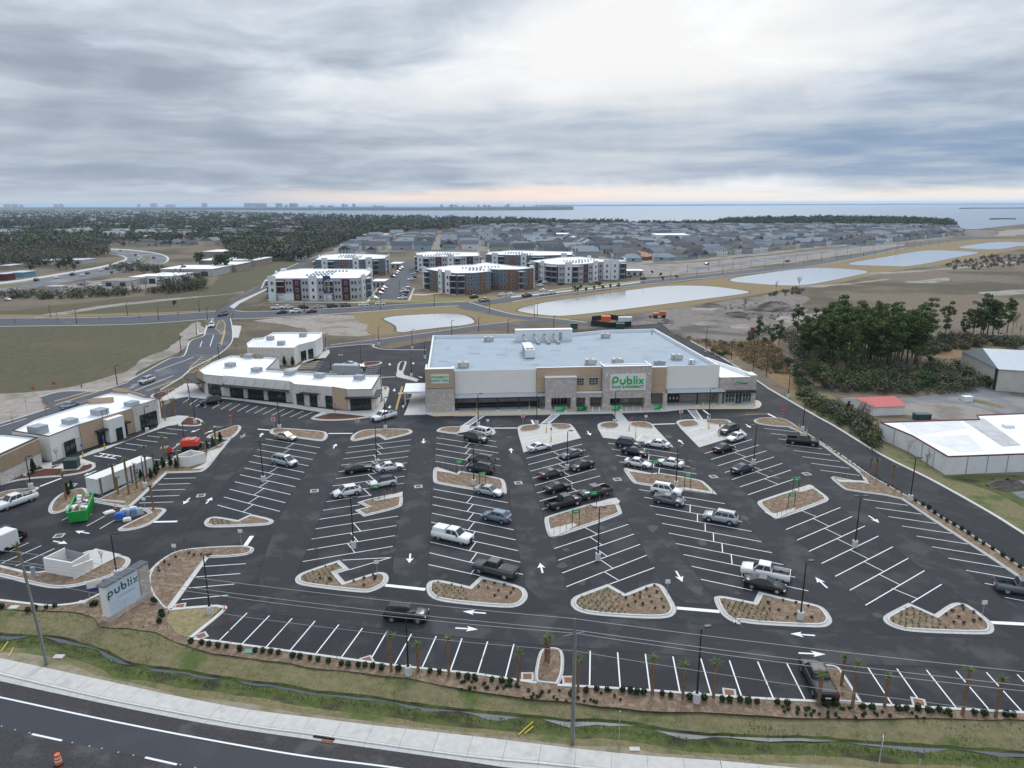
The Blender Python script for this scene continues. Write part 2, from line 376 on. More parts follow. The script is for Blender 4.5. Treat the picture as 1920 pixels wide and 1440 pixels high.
# ------------------------------------------------------------ ground: one sheet from the highway to the horizon, with the ditch in it
LN_edge = PL('-260,1215 -60,1262 C:0,400 C:480,505 C:960,605 C:1440,695 C:1920,765 S5:500,430 S5:1000,500 S5:1200,530 1200,1462 1500,1492 1800,1512 2150,1530')
LN_kb = PL('-260,1200 -60,1247 C:0,345 C:640,500 C:1020,575 C:1640,690 C:1920,725 S5:500,400 S5:1000,470 S5:1400,505 1200,1449 1500,1477 1800,1497 2150,1515')
LN_sw = PL('-260,1175 -60,1222 C:0,258 C:640,395 C:1120,500 C:1600,590 C:1920,630 S5:500,320 S5:1000,375 S5:1500,435 S6:0,367 S6:400,395 S6:740,427 1700,1459 1900,1470 2150,1484')
def xs_line(pts, xs):
 pts = [(p[0], p[1]) for p in pts]; out = []
 for x in xs:
  for a, b in zip(pts, pts[1:]):
   if a[0] <= x <= b[0] or (b is pts[-1] and x > b[0]) or (a is pts[0] and x < a[0]):
    t = (x - a[0]) / (b[0] - a[0]); out.append(a[1] + (b[1] - a[1]) * t); break
 return out
def dense(pts):
 q = spl(pts, 5); out = [q[0]]
 for p in q[1:]:
  if p.x > out[-1].x + 0.05: out.append(p)
 return out
LN_edge, LN_kb, LN_sw = dense(LN_edge), dense(LN_kb), dense(LN_sw)
LN_dn = dense(PL('-260,1150 -60,1175 C:0,100 C:350,115 C:660,200 C:840,285 C:1100,320 C:1400,370 C:1780,420 S5:0,105 S5:260,150 S5:540,180 S5:800,225 S5:1240,265 S5:1500,290 S5:1760,300 S6:0,212 S6:260,250 S6:620,268 S6:870,272 S6:1230,303 S6:1640,328 S6:1920,345 2150,1420', -0.4))
LN_lot = dense(PL('-260,1115 -60,1120 0,1126 100,1136 185,1115 240,1150 355,1199 S2:235,290 S2:860,375 S2:1370,445 S2:1900,500 S3:0,362 S3:520,435 S3:660,450 S3:1200,480 S3:1920,535 S4:0,512 S4:725,545 S4:880,555 S4:1900,610 2150,1348'))
XS = [-3000, -600, -200] + [-95 + 1.25 * i for i in range(153)] + [200, 600, 3000]
def shift(ys, d): return [y + d for y in ys]
Ye = xs_line(LN_edge, XS); Yk = xs_line(LN_kb, XS); Ys = xs_line(LN_sw, XS); Yd = xs_line(LN_dn, XS); Yl = xs_line(LN_lot, XS)
for arr in (Ye, Yk, Ys, Yd, Yl):
 for i in (0, 1, 2): arr[i] = arr[3] + 0
 for i in (-1, -2, -3): arr[i] = arr[-4] + 0
rows = []
rows.append(([-400] * len(XS), -0.05)); rows.append((shift(Ys, -14), -0.05)); rows.append((shift(Ys, -0.3), -0.03)); rows.append((shift(Ys, 0.25), 0.0))
gap = [d - s for d, s in zip(Yd, Ys)]
rows.append(([s + max(0.5, g_ - 3.6) for s, g_ in zip(Ys, gap)], -0.02)); rows.append(([s + max(0.8, g_ - 2.4) for s, g_ in zip(Ys, gap)], -0.28))
rows.append(([d - 1.15 for d in Yd], -0.55)); rows.append(([d - 0.1 for d in Yd], -0.60)); rows.append(([d + 0.15 for d in Yd], -0.36))
rows.append(([d + 1.2 for d in Yd], -0.18)); rows.append(([d + 3.0 for d in Yd], -0.02)); rows.append(([max(l, d + 3.4) for l, d in zip(Yl, Yd)], 0.0))
rows.append(([130] * len(XS), 0.0)); rows.append(([500] * len(XS), 0.0)); rows.append(([30000] * len(XS), 0.0))
gm = MB(); vs = []; nX = len(XS)
for ri, (ys, z) in enumerate(rows):
 for x, y in zip(XS, ys):
  j = 0.0
  if 3 < ri < 11: j = mnoise.fractal(Vector((x * 0.35, y * 0.35, 1.7)), 1, 2, 4) * 0.10
  jj = mnoise.noise(Vector((x * 0.5, ri * 9.1, 0))) * 0.25 if 4 < ri < 10 else 0
  vs.append((x * (10 if ri >= 13 and abs(x) > 2000 else 1), y + jj, z + j))
bandmat = {0: M_road_old, 1: M_road_old, 2: M_sandy, 3: M_sandy, 4: M_verge, 5: M_swale, 6: M_swale, 7: M_swale, 8: M_verge, 9: M_verge, 10: M_verge, 11: M_ground, 12: M_ground, 13: M_ground}
for r in range(len(rows) - 1):
 gm.add([], [], bandmat[r]); k = gm.m(bandmat[r])
 for i in range(nX - 1): gm.f.append((r * nX + i, r * nX + i + 1, (r + 1) * nX + i + 1, (r + 1) * nX + i)); gm.mi.append(k)
gm.v = vs
ground = struct(gm.build('ground'), 'dry grass, sand and verge running out to the bay')
xw = [x for x in XS if -95 < x < 96]; yw = xs_line(LN_dn, xw)
a = [(x, y - 0.02) for x, y in zip(xw, yw)]; b = [(x, y - max(.05, 0.36 - 0.10 * math.sin(x * 0.7) - 0.9 * mnoise.noise(Vector((x * .3, 0, 0))))) for x, y in zip(xw, yw)]
struct(ribbon(a, b, -0.545, M_ditch, 'ditch_water'))
def lerp_line(A, B, t):
 xs = [p[0] for p in A]; yb = xs_line(B, xs); return [Vector((x, y * t + p[1] * (1 - t))) for x, y, p in zip(xs, yb, A)]
hw_far = offline(LN_edge, -11.0)
hw = struct(ribbon(LN_edge, hw_far, -0.006, M_road, 'highway'), 'new dark highway along the foot of the photo')
hw.location.z = -0.03
pav_edge = dense(PL('-260,1305 -60,1350 C:0,705 C:560,820 C:930,890 C:1200,955 500,1466 700,1500 900,1530 1300,1570'))
xs_ = [p.x for p in pav_edge]
old = [Vector((x, y - 14)) for x, y in zip(xs_, [p.y for p in pav_edge])]
struct(ribbon(pav_edge, old, -0.024, M_road_old, 'highway_old_lane'))
el = PL('-260,1250 -60,1295 C:0,503 C:640,640 C:1280,765 C:1920,875 S5:640,530 900,1462 1200,1490'); el = spl(el, 6)
wr = ribbon(offline(el, 0.09), offline(el, -0.09), -0.028, M_white, 'edge_line', hw); wr.location.z = 0.03 + 0.0
for q in ('C:205,740 C:398,782', 'C:933,890 C:1137,936', '430,1455 500,1467'):
 s_ = PL(q); o = stripe('lane_dash', s_[0], s_[1], 0.2, 0.010, M_white, hw)
for q in ((10, 690), (97, 713), (190, 733), (465, 795), (575, 818), (655, 833), (760, 857), (857, 877), (1160, 937), (1255, 957)):
 p = g('C', *q); b_ = MB(); b_.box(p.x - .06, p.x + .06, p.y - .06, p.y + .06, 0.005, 0.03, M_gutter); b_.build('road_marker', hw)
swalk = link('sidewalk', None); struct(swalk, 'pale concrete pavement beside the highway')
def arclen(pts):
 s = [0];
 for a_, b_ in zip(pts, pts[1:]): s.append(s[-1] + (Vector(b_[:2]) - Vector(a_[:2])).length)
 return s
def at_s(pts, S, s):
 for i in range(len(pts) - 1):
  if S[i] <= s <= S[i + 1]: t = (s - S[i]) / max(1e-9, S[i + 1] - S[i]); return Vector(pts[i][:2]) * (1 - t) + Vector(pts[i + 1][:2]) * t
 return Vector(pts[-1][:2])
def nearest(pts, p):
 best = None
 for a_, b_ in zip(pts, pts[1:]):
  a_ = Vector(a_[:2]); b_ = Vector(b_[:2]); t = max(0, min(1, (p - a_).dot(b_ - a_) / max(1e-9, (b_ - a_).length_squared))); q = a_ + (b_ - a_) * t
  if best is None or (q - p).length < (best - p).length: best = q
 return best
S_ = arclen(LN_kb); s = 2.0; L_ = S_[-1]
kb_top = MB()
while s < L_ - 4:
 a0, a1 = at_s(LN_kb, S_, s + 0.012), at_s(LN_kb, S_, s + 3.0 - 0.012)
 b0, b1 = nearest(LN_sw, a0), nearest(LN_sw, a1)
 z = 0.11 + random.uniform(-.004, .004)
 if a0.x > -75 and a0.x < 45:
  m_ = MB(); m_.prism([a0, a1, b1, b0], -0.05, z, M_conc); m_.build('pavement_panel', swalk)
  c0, c1 = nearest(LN_edge, a0), nearest(LN_edge, a1)
  d0, d1 = a0 + (c0 - a0) * 0.3, a1 + (c1 - a1) * 0.3
  m_ = MB(); e0, e1 = a0 + (c0 - a0) * .03, a1 + (c1 - a1) * .03
  m_.prism([e0, e1, d1, d0], -0.05, z - 0.01, M_kerb); m_.prism([d0 + (c0 - d0) * .02, d1 + (c1 - d1) * .02, c1, c0], -0.06, 0.005, M_gutter); m_.build('kerb_panel', swalk)
 s += 3.0
jb = MB(); n_ = len(LN_kb)
bb = [nearest(LN_sw, Vector(p[:2])) for p in LN_kb]; ee = [nearest(LN_edge, Vector(p[:2])) for p in LN_kb]
o = ribbon(bb, ee, -0.005, M_joint, 'joint_bed', swalk)
ib = MB(); p = g('S5', 235, 375); q = g('S5', 340, 392)
d = (q - p).normalized(); nr = Vector((-d.y, d.x, 0))
ib.prism([p + nr * .02, q + nr * .02, q - nr * .12, p - nr * .12], 0.0, 0.122, mat('dark_opening', (0.02, 0.018, 0.016), 0.9));
ib.prism([q - d * 1.1 - nr * .2, q - nr * .2, q - nr * .5, q - d * 1.1 - nr * .5], 0.0, 0.02, mat('rust', (0.22, 0.085, 0.05), 0.8, 0.3, 6)); ib.build('storm_inlet', swalk)
# ------------------------------------------------------------ land cover beyond the lot
def cover(name, s, z, mt, amp=1.5, seg=4.0, it=1, label=None):
 o = sheet(name, fray(PL(s), amp, seg, it), z, mt); struct(o, label); return o
cover('field', '-900,606 0,609 240,607 370,598 384,604 384,616 381,630 357,640 345,667 318,672 242,714 190,733 118,735 70,745 90,765 0,800 -700,900 -1500,700', 0.006, M_green, 1.2, 4)
cover('sand_verge', '230,716 300,675 340,660 352,640 375,628 383,620 378,600 350,612 335,640 315,655 280,668 240,692 190,712 120,728 60,735 0,738 -200,755 -300,830 0,806 92,766 72,745 118,736 190,734', 0.012, M_sand, 1.5, 3)
cover('field', '-1500,592 0,590 200,587 380,580 405,572 440,556 470,545 505,520 560,492 570,470 430,505 380,545 250,557 120,572 0,585 -900,590', 0.006, M_green, 2, 6)
cover('dirt_path', '60,598 75,590 130,583 200,571 330,558 430,552 460,545 455,549 330,562 205,575 135,588', 0.018, M_sand, 0.8, 5)
cover('field_strip', '-300,588 0,591 250,588 400,581 402,583 250,592 0,595.5 -300,594', .02, M_turf, .4, 8)
cover('bare_plot', '440,597 480,590 645,585 670,600 700,615 720,630 620,640 612,648 570,628 470,632 440,640', 0.008, M_ground, 1, 3)
cover('bare_plot', '470,600 650,586 690,615 700,632 600,628 560,612 500,606', 0.014, M_sand, 2, 3)
cover('turf_bank', '640,586 800,574 880,572 960,596 1000,600 960,604 880,610 800,618 740,626 700,630 672,608', 0.012, M_turf, 0.6, 4)
cover('turf_bank', '905,576 925,568 1060,556 1200,536 1440,512 1560,494 1640,478 1700,464 1760,455 1850,447 1960,450 1960,462 1900,468 1800,492 1740,500 1680,506 1640,516 1600,524 1560,532 1480,541 1420,552 1290,573 1170,590 1075,599 1010,600 960,588', 0.010, M_turf, 1, 6)
cover('mud_flat', '1090,604 1180,590 1300,574 1430,556 1480,545 1520,560 1500,600 1460,628 1400,640 1330,640 1270,632 1240,618 1180,612', 0.016, M_mud, 2, 3, label='churned grey mud behind the store')
cover('sand_patch', '1440,588 1480,592 1560,580 1700,600 1760,590 1640,610 1540,612 1460,604', 0.02, M_sand, 4, 4)
for s_ in ('1480,538 1530,535 1600,531 1690,520 1560,538', '1690,530 1720,526 1790,518 1765,531', '1560,515 1740,507 1900,490 1960,482 1960,486 1840,500 1700,512', '1850,437 1900,430 1960,428 1960,436 1870,445', '1820,548 1880,545 1960,540 1960,548 1880,556', '1290,582 1360,572 1400,570 1340,580', '1300,606 1330,603 1345,608 1310,611', '1370,612 1400,609 1404,615 1380,616'):
 cover('sand_track', s_, 0.024, M_sand, 2.5, 4)
cover('dark_scrub', '1800,432 1860,430 1880,440 1850,444 1800,440', 0.03, M_mud, 3, 6)
cover('broomsedge', '1260,625 1330,638 1400,640 1450,632 1470,660 1480,700 1500,742 1478,735 1440,706 1425,690 1360,668 1300,640', 0.012, M_broom, 1.2, 2)
cover('broomsedge', '1690,640 1760,634 1850,640 1900,650 1880,668 1800,672 1720,668 1690,660', 0.012, M_broom, 2, 3)
cover('grass_strip', 'Q:80,50 Q:380,225 Q:520,300 Q:860,540 Q:1220,720 Q:1650,960 2100,1115 2200,1060 Q:1920,920 Q:1700,720 Q:1400,690 Q:840,410 Q:700,340 Q:640,220 Q:520,130 Q:440,60', 0.010, M_verge, 0.4, 2)
cover('gravel_yard', '1570,748 1610,744 1700,746 1790,738 1830,724 1870,735 1990,760 1990,790 1850,788 1740,786 1705,778 1640,772', 0.014, M_grav, 0.5, 3)
cover('old_drive', '1567,748 1600,748 1690,747 1770,739 1830,720 1840,700 1860,705 1866,733 2000,765 2000,800 1900,790 1850,768 1790,755 1700,757 1600,757', 0.02, M_asph3, 0.3, 3)
cover('grass_strip', 'Q:1415,115 Q:1440,105 Q:1560,110 Q:1810,175 Q:1720,182 Q:1560,138 Q:1440,128', 0.026, M_verge, 0.2, 2)
cover('pond_edge_grass', 'Q:1260,690 Q:1400,690 Q:1920,680 Q:2300,690 Q:2300,960 Q:1960,960 Q:1700,810 Q:1500,750', 0.014, M_swale, 0.6, 2)
sh = sheet('pond', smooth_poly(PL('Q:1650,735 Q:1780,722 Q:2200,720 Q:2300,900 Q:1930,885 Q:1800,790')), 0.022, M_asph3); struct(sh, 'flooded grey pavement by the white warehouse')
PONDS = {
 'small pond on the left of the rear road': '715,597 745,592 820,588 868,588 896,604 870,610 845,612 790,618 742,625 745,612 728,603',
 'long pond nearest the rear road': 'U3:30,880 U3:200,835 U3:560,780 U3:1000,720 U3:1200,700 U3:1500,705 U3:1790,745 U3:1760,762 U3:1300,820 U3:800,885 U3:450,925 U3:300,932 U3:60,900',
 'second pond from the store, pale under cloud': '1345,526 U4:0,605 U4:300,567 U4:600,575 U4:790,597 U4:640,630 U4:450,670 U4:280,700 U4:130,702 U4:0,695',
 'third pond from the store': 'U4:560,540 U4:800,500 U4:1000,465 U4:1200,432 U4:1580,450 U4:1582,460 U4:1400,492 U4:1080,560 U4:900,555 U4:700,550',
 'farthest of the ponds beside the boulevard': 'U4:1400,418 U4:1500,400 U4:1700,373 U4:1920,378 U4:2300,400 U4:2200,420 U4:1920,395 U4:1750,432 U4:1560,428'}
M_bank = mat('bank_wet', (0.13, 0.105, 0.075), 0.95, 0.2, 2.0, world_co=True)
for lb, s_ in PONDS.items():
 pts = smooth_poly(PL(s_), 2); pts = [(p[0], p[1]) for p in pts]
 if area(pts) < 0: pts = pts[::-1]
 bank = inset(pts, -1.0); m_ = MB(); n = len(pts); m_.add([(x, y, 0.05) for x, y in bank] + [(x, y, 0.03) for x, y in pts], [(i, (i + 1) % n, n + (i + 1) % n, n + i) for i in range(n)], M_bank)
 pond = sheet('pond', pts, 0.034, M_pond); struct(pond, lb); m_.build('bank', pond)
shore = PL('-700,391.5 0,391.5 180,391.6 330,393.5 470,397 540,403 640,411 740,412 850,413 960,414 1080,416 1150,417.5 1200,418 1300,414 1420,413 1560,414 1700,417 1760,420 1800,424 1783,430 1830,430.5 1870,426 1925,420 2300,412 2900,405')
far = [(p[0] * 9, 31000.0) for p in (shore[0], shore[-1])]
bay = sheet('bay_water', [(p[0], p[1]) for p in shore] + [(30000, 30000), (-30000, 30000)], 0.4, M_bay); struct(bay, 'wide grey-blue bay reaching to the horizon')
# ------------------------------------------------------------ streets and the parking lot
def road(name, s, z, mt, label=None, c=''):
 o = sheet(name, smooth_poly(PL(s, c=c), 2), z, mt); struct(o, label); return o
street = road('street', '0,795! 62,776 92,766 200,733 240,717 290,697 335,671 357,640 382,630 387,617 400,597 410,584! 430,568 470,548 506,520 560,494 600,480 606,482 566,500 520,522 505,541 470,556 448,570 441,583! 432,597 434,612 437,632 425,652 410,665 362,690 340,708 300,732 282,745 250,754 150,785 60,812 0,836! -300,930 -300,880', 0.040, M_asph2, 'curving grey street left of the shops')
road('street_bay', '75,745! 115,734 165,734! 118,745 104,758 96,762!', 0.042, M_asph2)
road('street_bay', '240,715! 280,693 320,672 345,667! 345,672 300,695 250,714!', 0.043, M_asph2)
road('cross_street', '-500,606! -100,598 0,597 200,595 300,590 375,586 405,583! 402,596! 370,599 240,608 0,612 -100,615 -500,626!', 0.036, M_asph2, 'grey street across the field on the left')
road('boulevard', '440,583! 480,585 640,578 780,570 868,566 960,557 1060,542 1210,527 1435,503 1565,486 1690,460 1765,451 1840,444! 1845,446! 1765,455 1700,464 1570,491 1440,509 1215,533 1065,550 960,566 880,573 780,577 640,587 480,596 436,597!', 0.036, M_asph2, 'long grey boulevard past the flats and the ponds')
road('boulevard_lane', '1290,503! 1500,476 1600,462 1680,450! 1684,452! 1600,466 1500,481 1300,508!', 0.038, M_asph3)
road('rear_road', '845,572! 880,568 960,590 1040,598 1100,606 1180,611! 1180,615! 1100,612 1040,605 950,596 870,580!', 0.044, M_asph2, 'short grey road from the boulevard to the store back')
road('rear_road', '585,650! 640,647 780,628 880,613 960,604 1010,600! 1010,606! 950,613 880,622 780,635 720,643 700,650 600,664!', 0.046, M_asph2, 'grey road curving behind the store')
road('side_drive', 'U2:1120,520! U2:1200,515! U2:1180,620 U2:1150,700 U2:1140,810! U2:840,830! U2:960,720 U2:1050,600!', 0.038, M_asph2, 'drive between rows of parked cars at the flats')
road('highway_far', 'U1:-400,700! U1:0,690 U1:400,625 U1:760,565 U1:920,520 U1:955,495 U1:900,470 U1:820,440 U1:830,425! U1:1000,432 U1:1180,455 U1:1250,490 U1:1235,530 U1:1100,570 U1:700,640 U1:400,695 U1:0,755 U1:-400,810!', 0.03, M_asph3, 'old curved highway full of queueing cars')
road('highway_pavement', 'U1:830,424! U1:1010,433 U1:1200,458 U1:1275,490 U1:1262,525 U1:1180,550 U1:1240,528 U1:1255,492 U1:1190,462 U1:1010,440 U1:830,432!', 0.05, M_conc)
road('highway_pavement', 'U1:-400,695! U1:0,682 U1:400,618 U1:760,558 U1:915,515 U1:948,495 U1:895,475 U1:820,465! U1:905,472 U1:968,495 U1:925,526 U1:760,572 U1:400,632 U1:0,697 U1:-400,712!', 0.05, M_conc)
road('median_grass', 'U1:1050,540 U1:1130,510 U1:1120,485 U1:1075,470 U1:1095,495 U1:1060,525 U1:990,548', 0.05, M_verge)
road('median_grass', 'U1:0,700 U1:250,672 U1:300,675 U1:150,705 U1:0,722 U1:-300,760 U1:-300,740', 0.05, M_verge)
road('service_lot', 'U1:430,760! U1:480,700 U1:650,672 U1:760,660 U1:1000,660! U1:1330,640! U1:1300,690 U1:980,740 U1:720,790 U1:250,790!', 0.034, M_grav)
def dashes(par, s, w=0.14, mt=None, z=0.052, c=''):
 q = PL(s, c=c); return stripe('lane_line', q[0], q[1], w, z, mt or M_white, par)
for s_ in ('1350,1700', ): pass
for a_ in ('K:410,690 K:668,616', 'K:415,718 K:770,606', 'K:930,608 K:1060,560', 'K:1010,612 K:1300,498', 'K:1500,283 K:1515,240', 'K:1575,278 K:1603,193', 'K:985,570 K:1040,560', 'K:1165,465 K:1400,380', 'K:1400,380 K:1450,358', 'K:0,880 K:200,820'): dashes(street, a_, 0.22)
for a_ in ('K:1090,612 K:1365,512', 'K:1100,616 K:1372,515', 'K:1650,270 K:1685,160', 'K:1660,270 K:1692,160'): dashes(street, a_, 0.16, M_yellow)
def hatch(par, s, n, mt, z, w=0.2, wl=0.16):
 """outline loop with n cross bars between its two long sides (first half against reversed second half)"""
 q = [Vector(p[:2]) for p in PL(s)]; h = len(q) // 2; A = q[:h]; B = q[h:][::-1]
 SA, SB = arclen(A), arclen(B)
 for P_ in (A, B):
  for a_, b_ in zip(P_, P_[1:]): stripe('hatch_line', a_, b_, wl, z, mt, par)
 stripe('hatch_line', A[0], B[0], wl, z, mt, par); stripe('hatch_line', A[-1], B[-1], wl, z, mt, par)
 for i in range(1, n):
  stripe('hatch_bar', at_s(A, SA, SA[-1] * i / n), at_s(B, SB, SB[-1] * max(0, (i - 0.7) / n)), w, z + 0.001, mt, par)
hatch(street, 'K:1410,480 K:1430,430 K:1520,350 K:1615,343 K:1560,400 K:1450,475', 9, M_yellow, 0.052)
hatch(street, 'K:1665,185 K:1615,145 K:1640,90 K:1665,78 K:1690,110 K:1685,160', 9, M_yellow, 0.052)
for s_ in ('0,795 62,776 92,766', '190,733 240,717', '240,715 280,693 320,672 345,667 357,640 382,630 387,617 400,597', '300,732 340,708 362,690 410,665 435,640 435,612 432,597', '75,745 115,734 165,734 190,733', '-100,598 0,597 200,595 375,586 405,583', '-100,616 0,612.5 240,608.5 370,600 402,597', '440,582.5 480,584.5 640,577.5 780,569.5 868,565.5', '436,598 480,597 640,588 780,578 860,573', '960,566 1065,550 1215,533 1440,509 1570,491 1700,464', '620,647 780,627.5 880,612.5 960,603.5', '880,567 960,589 1040,597 1100,605', '940,556 1060,541 1210,526 1435,502', '490,541 506,519 560,493'):
 q = spl(PL(s_), 5); struct(kerb_line('kerb', q, 0.35 if q[0][1] < 260 else 0.6, 0.12, M_kerb))
for s_ in ('430,575 445,565 500,541 505,541 450,569 438,579', 'K:1745,120 K:1740,215 K:1790,212 K:1812,125', 'K:1485,125 K:1475,190 K:1540,180 K:1555,120 K:1545,118 K:1530,172 K:1488,178', 'U2:840,830 U2:830,822 U2:910,720 U2:925,720', 'U2:1140,810 U2:1180,722 U2:1190,722 U2:1155,815', 'U2:1180,766 U2:1260,768 U2:1400,752 U2:1500,770 U2:1500,776 U2:1400,760 U2:1260,776 U2:1175,773', 'U2:100,822 U2:830,826 U2:830,832 U2:100,828', '958,556 1100,541 1200,528 1200,530 1100,543 958,558.5'):
 road('pavement', ' '.join(t + '!' for t in s_.split()), 0.06, M_conc)
for s_ in ('480,575 500,567 690,567 830,568 900,566 960,556 900,560 860,563 770,563 700,560 500,563', '960,553 1080,538 1210,524 1215,526 1100,541 960,557'):
 cover('lawn', s_, 0.05, mat('lawn', (0.19, 0.19, 0.075), 0.95, 0.2, 0.5, world_co=True, col3=(0.26, 0.2, 0.11), var2=0.5, scale2=0.06), 0.4, 4)
cover('lawn', 'U2:1180,765 U2:1270,730 U2:1500,770 U2:1900,780 U2:1560,830 U2:1180,830 U2:1150,815', 0.045, MATS['dormant_turf'], 0.4, 4)
# ---- the lot
lot = sheet('parking_lot', PL('-300,1118! 0,1126 100,1136 150,1130 185,1115 240,1088 275,1072 300,1052 384,1046! 313,1147! 395,1140 419,1146 355,1199! S2:235,290 S2:860,375 S2:1370,445 S2:1900,500 S3:0,362 S3:520,435 S3:660,450 S3:1200,480 S3:1920,535 S4:0,512 S4:725,545 S4:880,555 S4:1900,610 2150,1348 2600,1366 2600,1330 2100,1113! 1920,1002 1852,960 1745,900 1655,855 1565,800 1535,784 1440,729 1355,672 1295,640 1262,625 1240,606 800,640 735,654 697,651 692,646 650,648 620,654 612,658 590,690 400,700 345,742 300,765 290,790 100,850 0,890 -300,970'), 0.055, M_asph)
struct(lot, 'new black asphalt parking lot with white stall lines')
ZL = 0.062
M_tar = mat('tar_seam', (0.022, 0.022, 0.024), .8); M_oil = mat('oil_stain', (0.021, 0.021, 0.023), .7, .2, 3, world_co=True); M_dust = mat('dust_patch', (0.056, 0.055, 0.054), .95, .2, 2, world_co=True)
M_aisle = mat('asphalt_aisle', (0.037, 0.038, 0.042), 0.85, 0.14, 5.0, world_co=True, bump=0.2, col3=(0.062, 0.062, 0.064), var2=0.5, scale2=0.2)
for s_ in ('430,808 492,822 455,870 405,932 385,965 330,1010 365,965 400,890', '603,842 650,839 620,920 567,1054 545,1105 470,1120 515,985 560,910', '775,822 814,822 808,950 803,1040 798,1105 730,1100 745,990', '948,838 984,860 1020,980 1062,1100 1080,1140 990,1120 975,1050 960,960', '1095,828 1138,832 1200,915 1310,1085 1350,1135 1262,1130 1212,1041 1150,925', '1275,853 1319,851 1400,927 1500,1015 1623,1135 1665,1170 1562,1165 1515,1108 1380,960', '1412,824 1438,812 1540,884 1619,937 1750,1030 1885,1123 1980,1180 1870,1172 1733,1070 1580,955 1500,893', '450,1140 560,1115 720,1118 800,1130 1000,1150 1260,1168 1560,1188 1860,1198 2000,1200 2000,1262 1630,1248 1260,1228 960,1205 720,1180 500,1150', '440,795 600,803 800,805 960,798 1120,795 1280,788 1420,780 1440,770 1300,778 1000,783 800,785 600,790 440,780'):
 q = fray(PL(s_), .12, 2, 1); sheet('aisle_surface', q, .0588, M_aisle, lot); q = q + q[:1]; ribbon(offline(q, .05), offline(q, -.05), .0598, M_tar, 'paving_seam', lot)
for i in range(90):
 x, y = random.uniform(-38, 50), random.uniform(68, 138); r = random.uniform(.25, 1.0); q = [(x + math.cos(a * .6) * r * random.uniform(.5, 1.1), y + math.sin(a * .6) * r * random.uniform(.5, 1.3), 0) for a in range(10)]; sheet('oil_stain' if i % 3 else 'dust_patch', smooth_poly(q, 1), .0603 + i * 1e-5, M_oil if i % 3 else M_dust, lot)
def L2(c, x, y): return Vector(g(c, x, y)[:2])
def ln(a, b, w=0.13): return stripe('stall_line', a, b, w, ZL, M_white, lot)
def rows_(A0, A1, B0, B1, n, halves=None, conn=None, skip=()):
 """lines between first (A0-A1) and last (B0-B1); halves: idx -> (t0,t1)"""
 A0, A1, B0, B1 = (Vector(G(*q)[:2]) for q in (A0, A1, B0, B1)); ls = []
 for i in range(n):
  t = i / (n - 1); a_ = A0.lerp(B0, t); b_ = A1.lerp(B1, t); ls.append((a_, b_))
  if i in skip: continue
  t0, t1 = (halves or {}).get(i, (0, 1)); ln(a_.lerp(b_, t0), a_.lerp(b_, t1))
 if conn:
  ca, cb, rng_ = conn
  for i in rng_:
   if i + 1 < n: p = ls[i][0].lerp(ls[i][1], ca); q = ls[i + 1][0].lerp(ls[i + 1][1], cb)
   else: dd = ls[-1][0] - ls[-2][0]; p = ls[i][0].lerp(ls[i][1], ca); q = (ls[i][0] + dd).lerp(ls[i][1] + dd, cb)
   stripe('divider_line', p, q, 0.12, ZL + 0.001, M_white, lot)
 return ls
rows_((497.5, 823.2), (600, 840), (420, 932.5), (525, 959.5), 10, conn=(.535, .445, range(0, 10)))
ln(L2('D', 112, 670), L2('D', 360, 738))
rows_((652.5, 839.2), (771, 825), (567.5, 1053.7), (736.7, 1025), 15, halves={8: (0, .60), 9: (0, .46), 10: (0, .5)}, conn=(.45, .57, [0, 1, 2, 3, 4, 5, 6, 7, 11, 12, 13]))
ln(Vector(G(642, 1051)[:2]), Vector(G(734, 1046)[:2])); ln(L2('D', 1130, 192), L2('D', 1320, 155))
ln(Vector(G(655, 1069)[:2]), Vector(G(733, 1046)[:2]))
rows_((818.2, 821), (932.6, 838.7), (816.2, 865.4), (941, 886.8), 5, conn=(.56, .47, range(0, 4)))
ln(L2('E', 270, 228), L2('E', 660, 295)); ln(L2('E', 350, 528), L2('E', 713, 590))
rows_((812.9, 917.4), (952.4, 943.2), (805, 1037), (980.7, 1078), 8, conn=(.535, .45, range(0, 8)))
ln(L2('G', 1053, 477), L2('G', 1440, 560))
rows_((987, 860), (1092, 833), (1011.2, 940.2), (1132.9, 906.6), 7, conn=(.46, .56, range(0, 6)))
ln(L2('E', 1092, 937), L2('E', 1400, 860)); ln(L2('E', 960, 398), L2('E', 1160, 345))
rows_((1040, 1029), (1178, 983.7), (1062, 1100.7), (1212.5, 1041.7), 4, conn=(.46, .56, range(0, 3)))
ln(L2('H', 570, 785), L2('H', 907, 660)); stripe('divider_line', L2('H', 530, 690), L2('H', 635, 752), .12, ZL, M_white, lot); stripe('divider_line', L2('H', 385, 358), L2('H', 480, 408), .12, ZL, M_white, lot)
rows_((1140.2, 831.3), (1272.2, 851.1), (1161.7, 866.4), (1305.8, 889.1), 4, conn=(.53, .45, range(0, 4)))
rows_((1197.5, 918.3), (1359.3, 945), (1296.8, 1062.5), (1515.6, 1108.6), 9, conn=(.53, .45, range(0, 8)))
ln(L2('H', 1255, 747), L2('H', 1640, 830))
rows_((1321.3, 850.7), (1409.7, 824.4), (1402.2, 928.3), (1500, 895), 7, conn=(.47, .57, range(0, 6)))
rows_((1473.7, 993.5), (1575.5, 952), (1622.9, 1135.5), (1733.2, 1070.7), 7, conn=(.48, .565, range(0, 6)))
ln(L2('R', 1140, 1000), L2('R', 1350, 872)); stripe('divider_line', L2('R', 1005, 900), L2('R', 1180, 972), .12, ZL, M_white, lot); stripe('divider_line', L2('R', 378, 362), L2('R', 480, 402), .12, ZL, M_white, lot)
rows_((1432.5, 803.6), (1496, 810.5), (1538, 882), (1612, 892), 8)
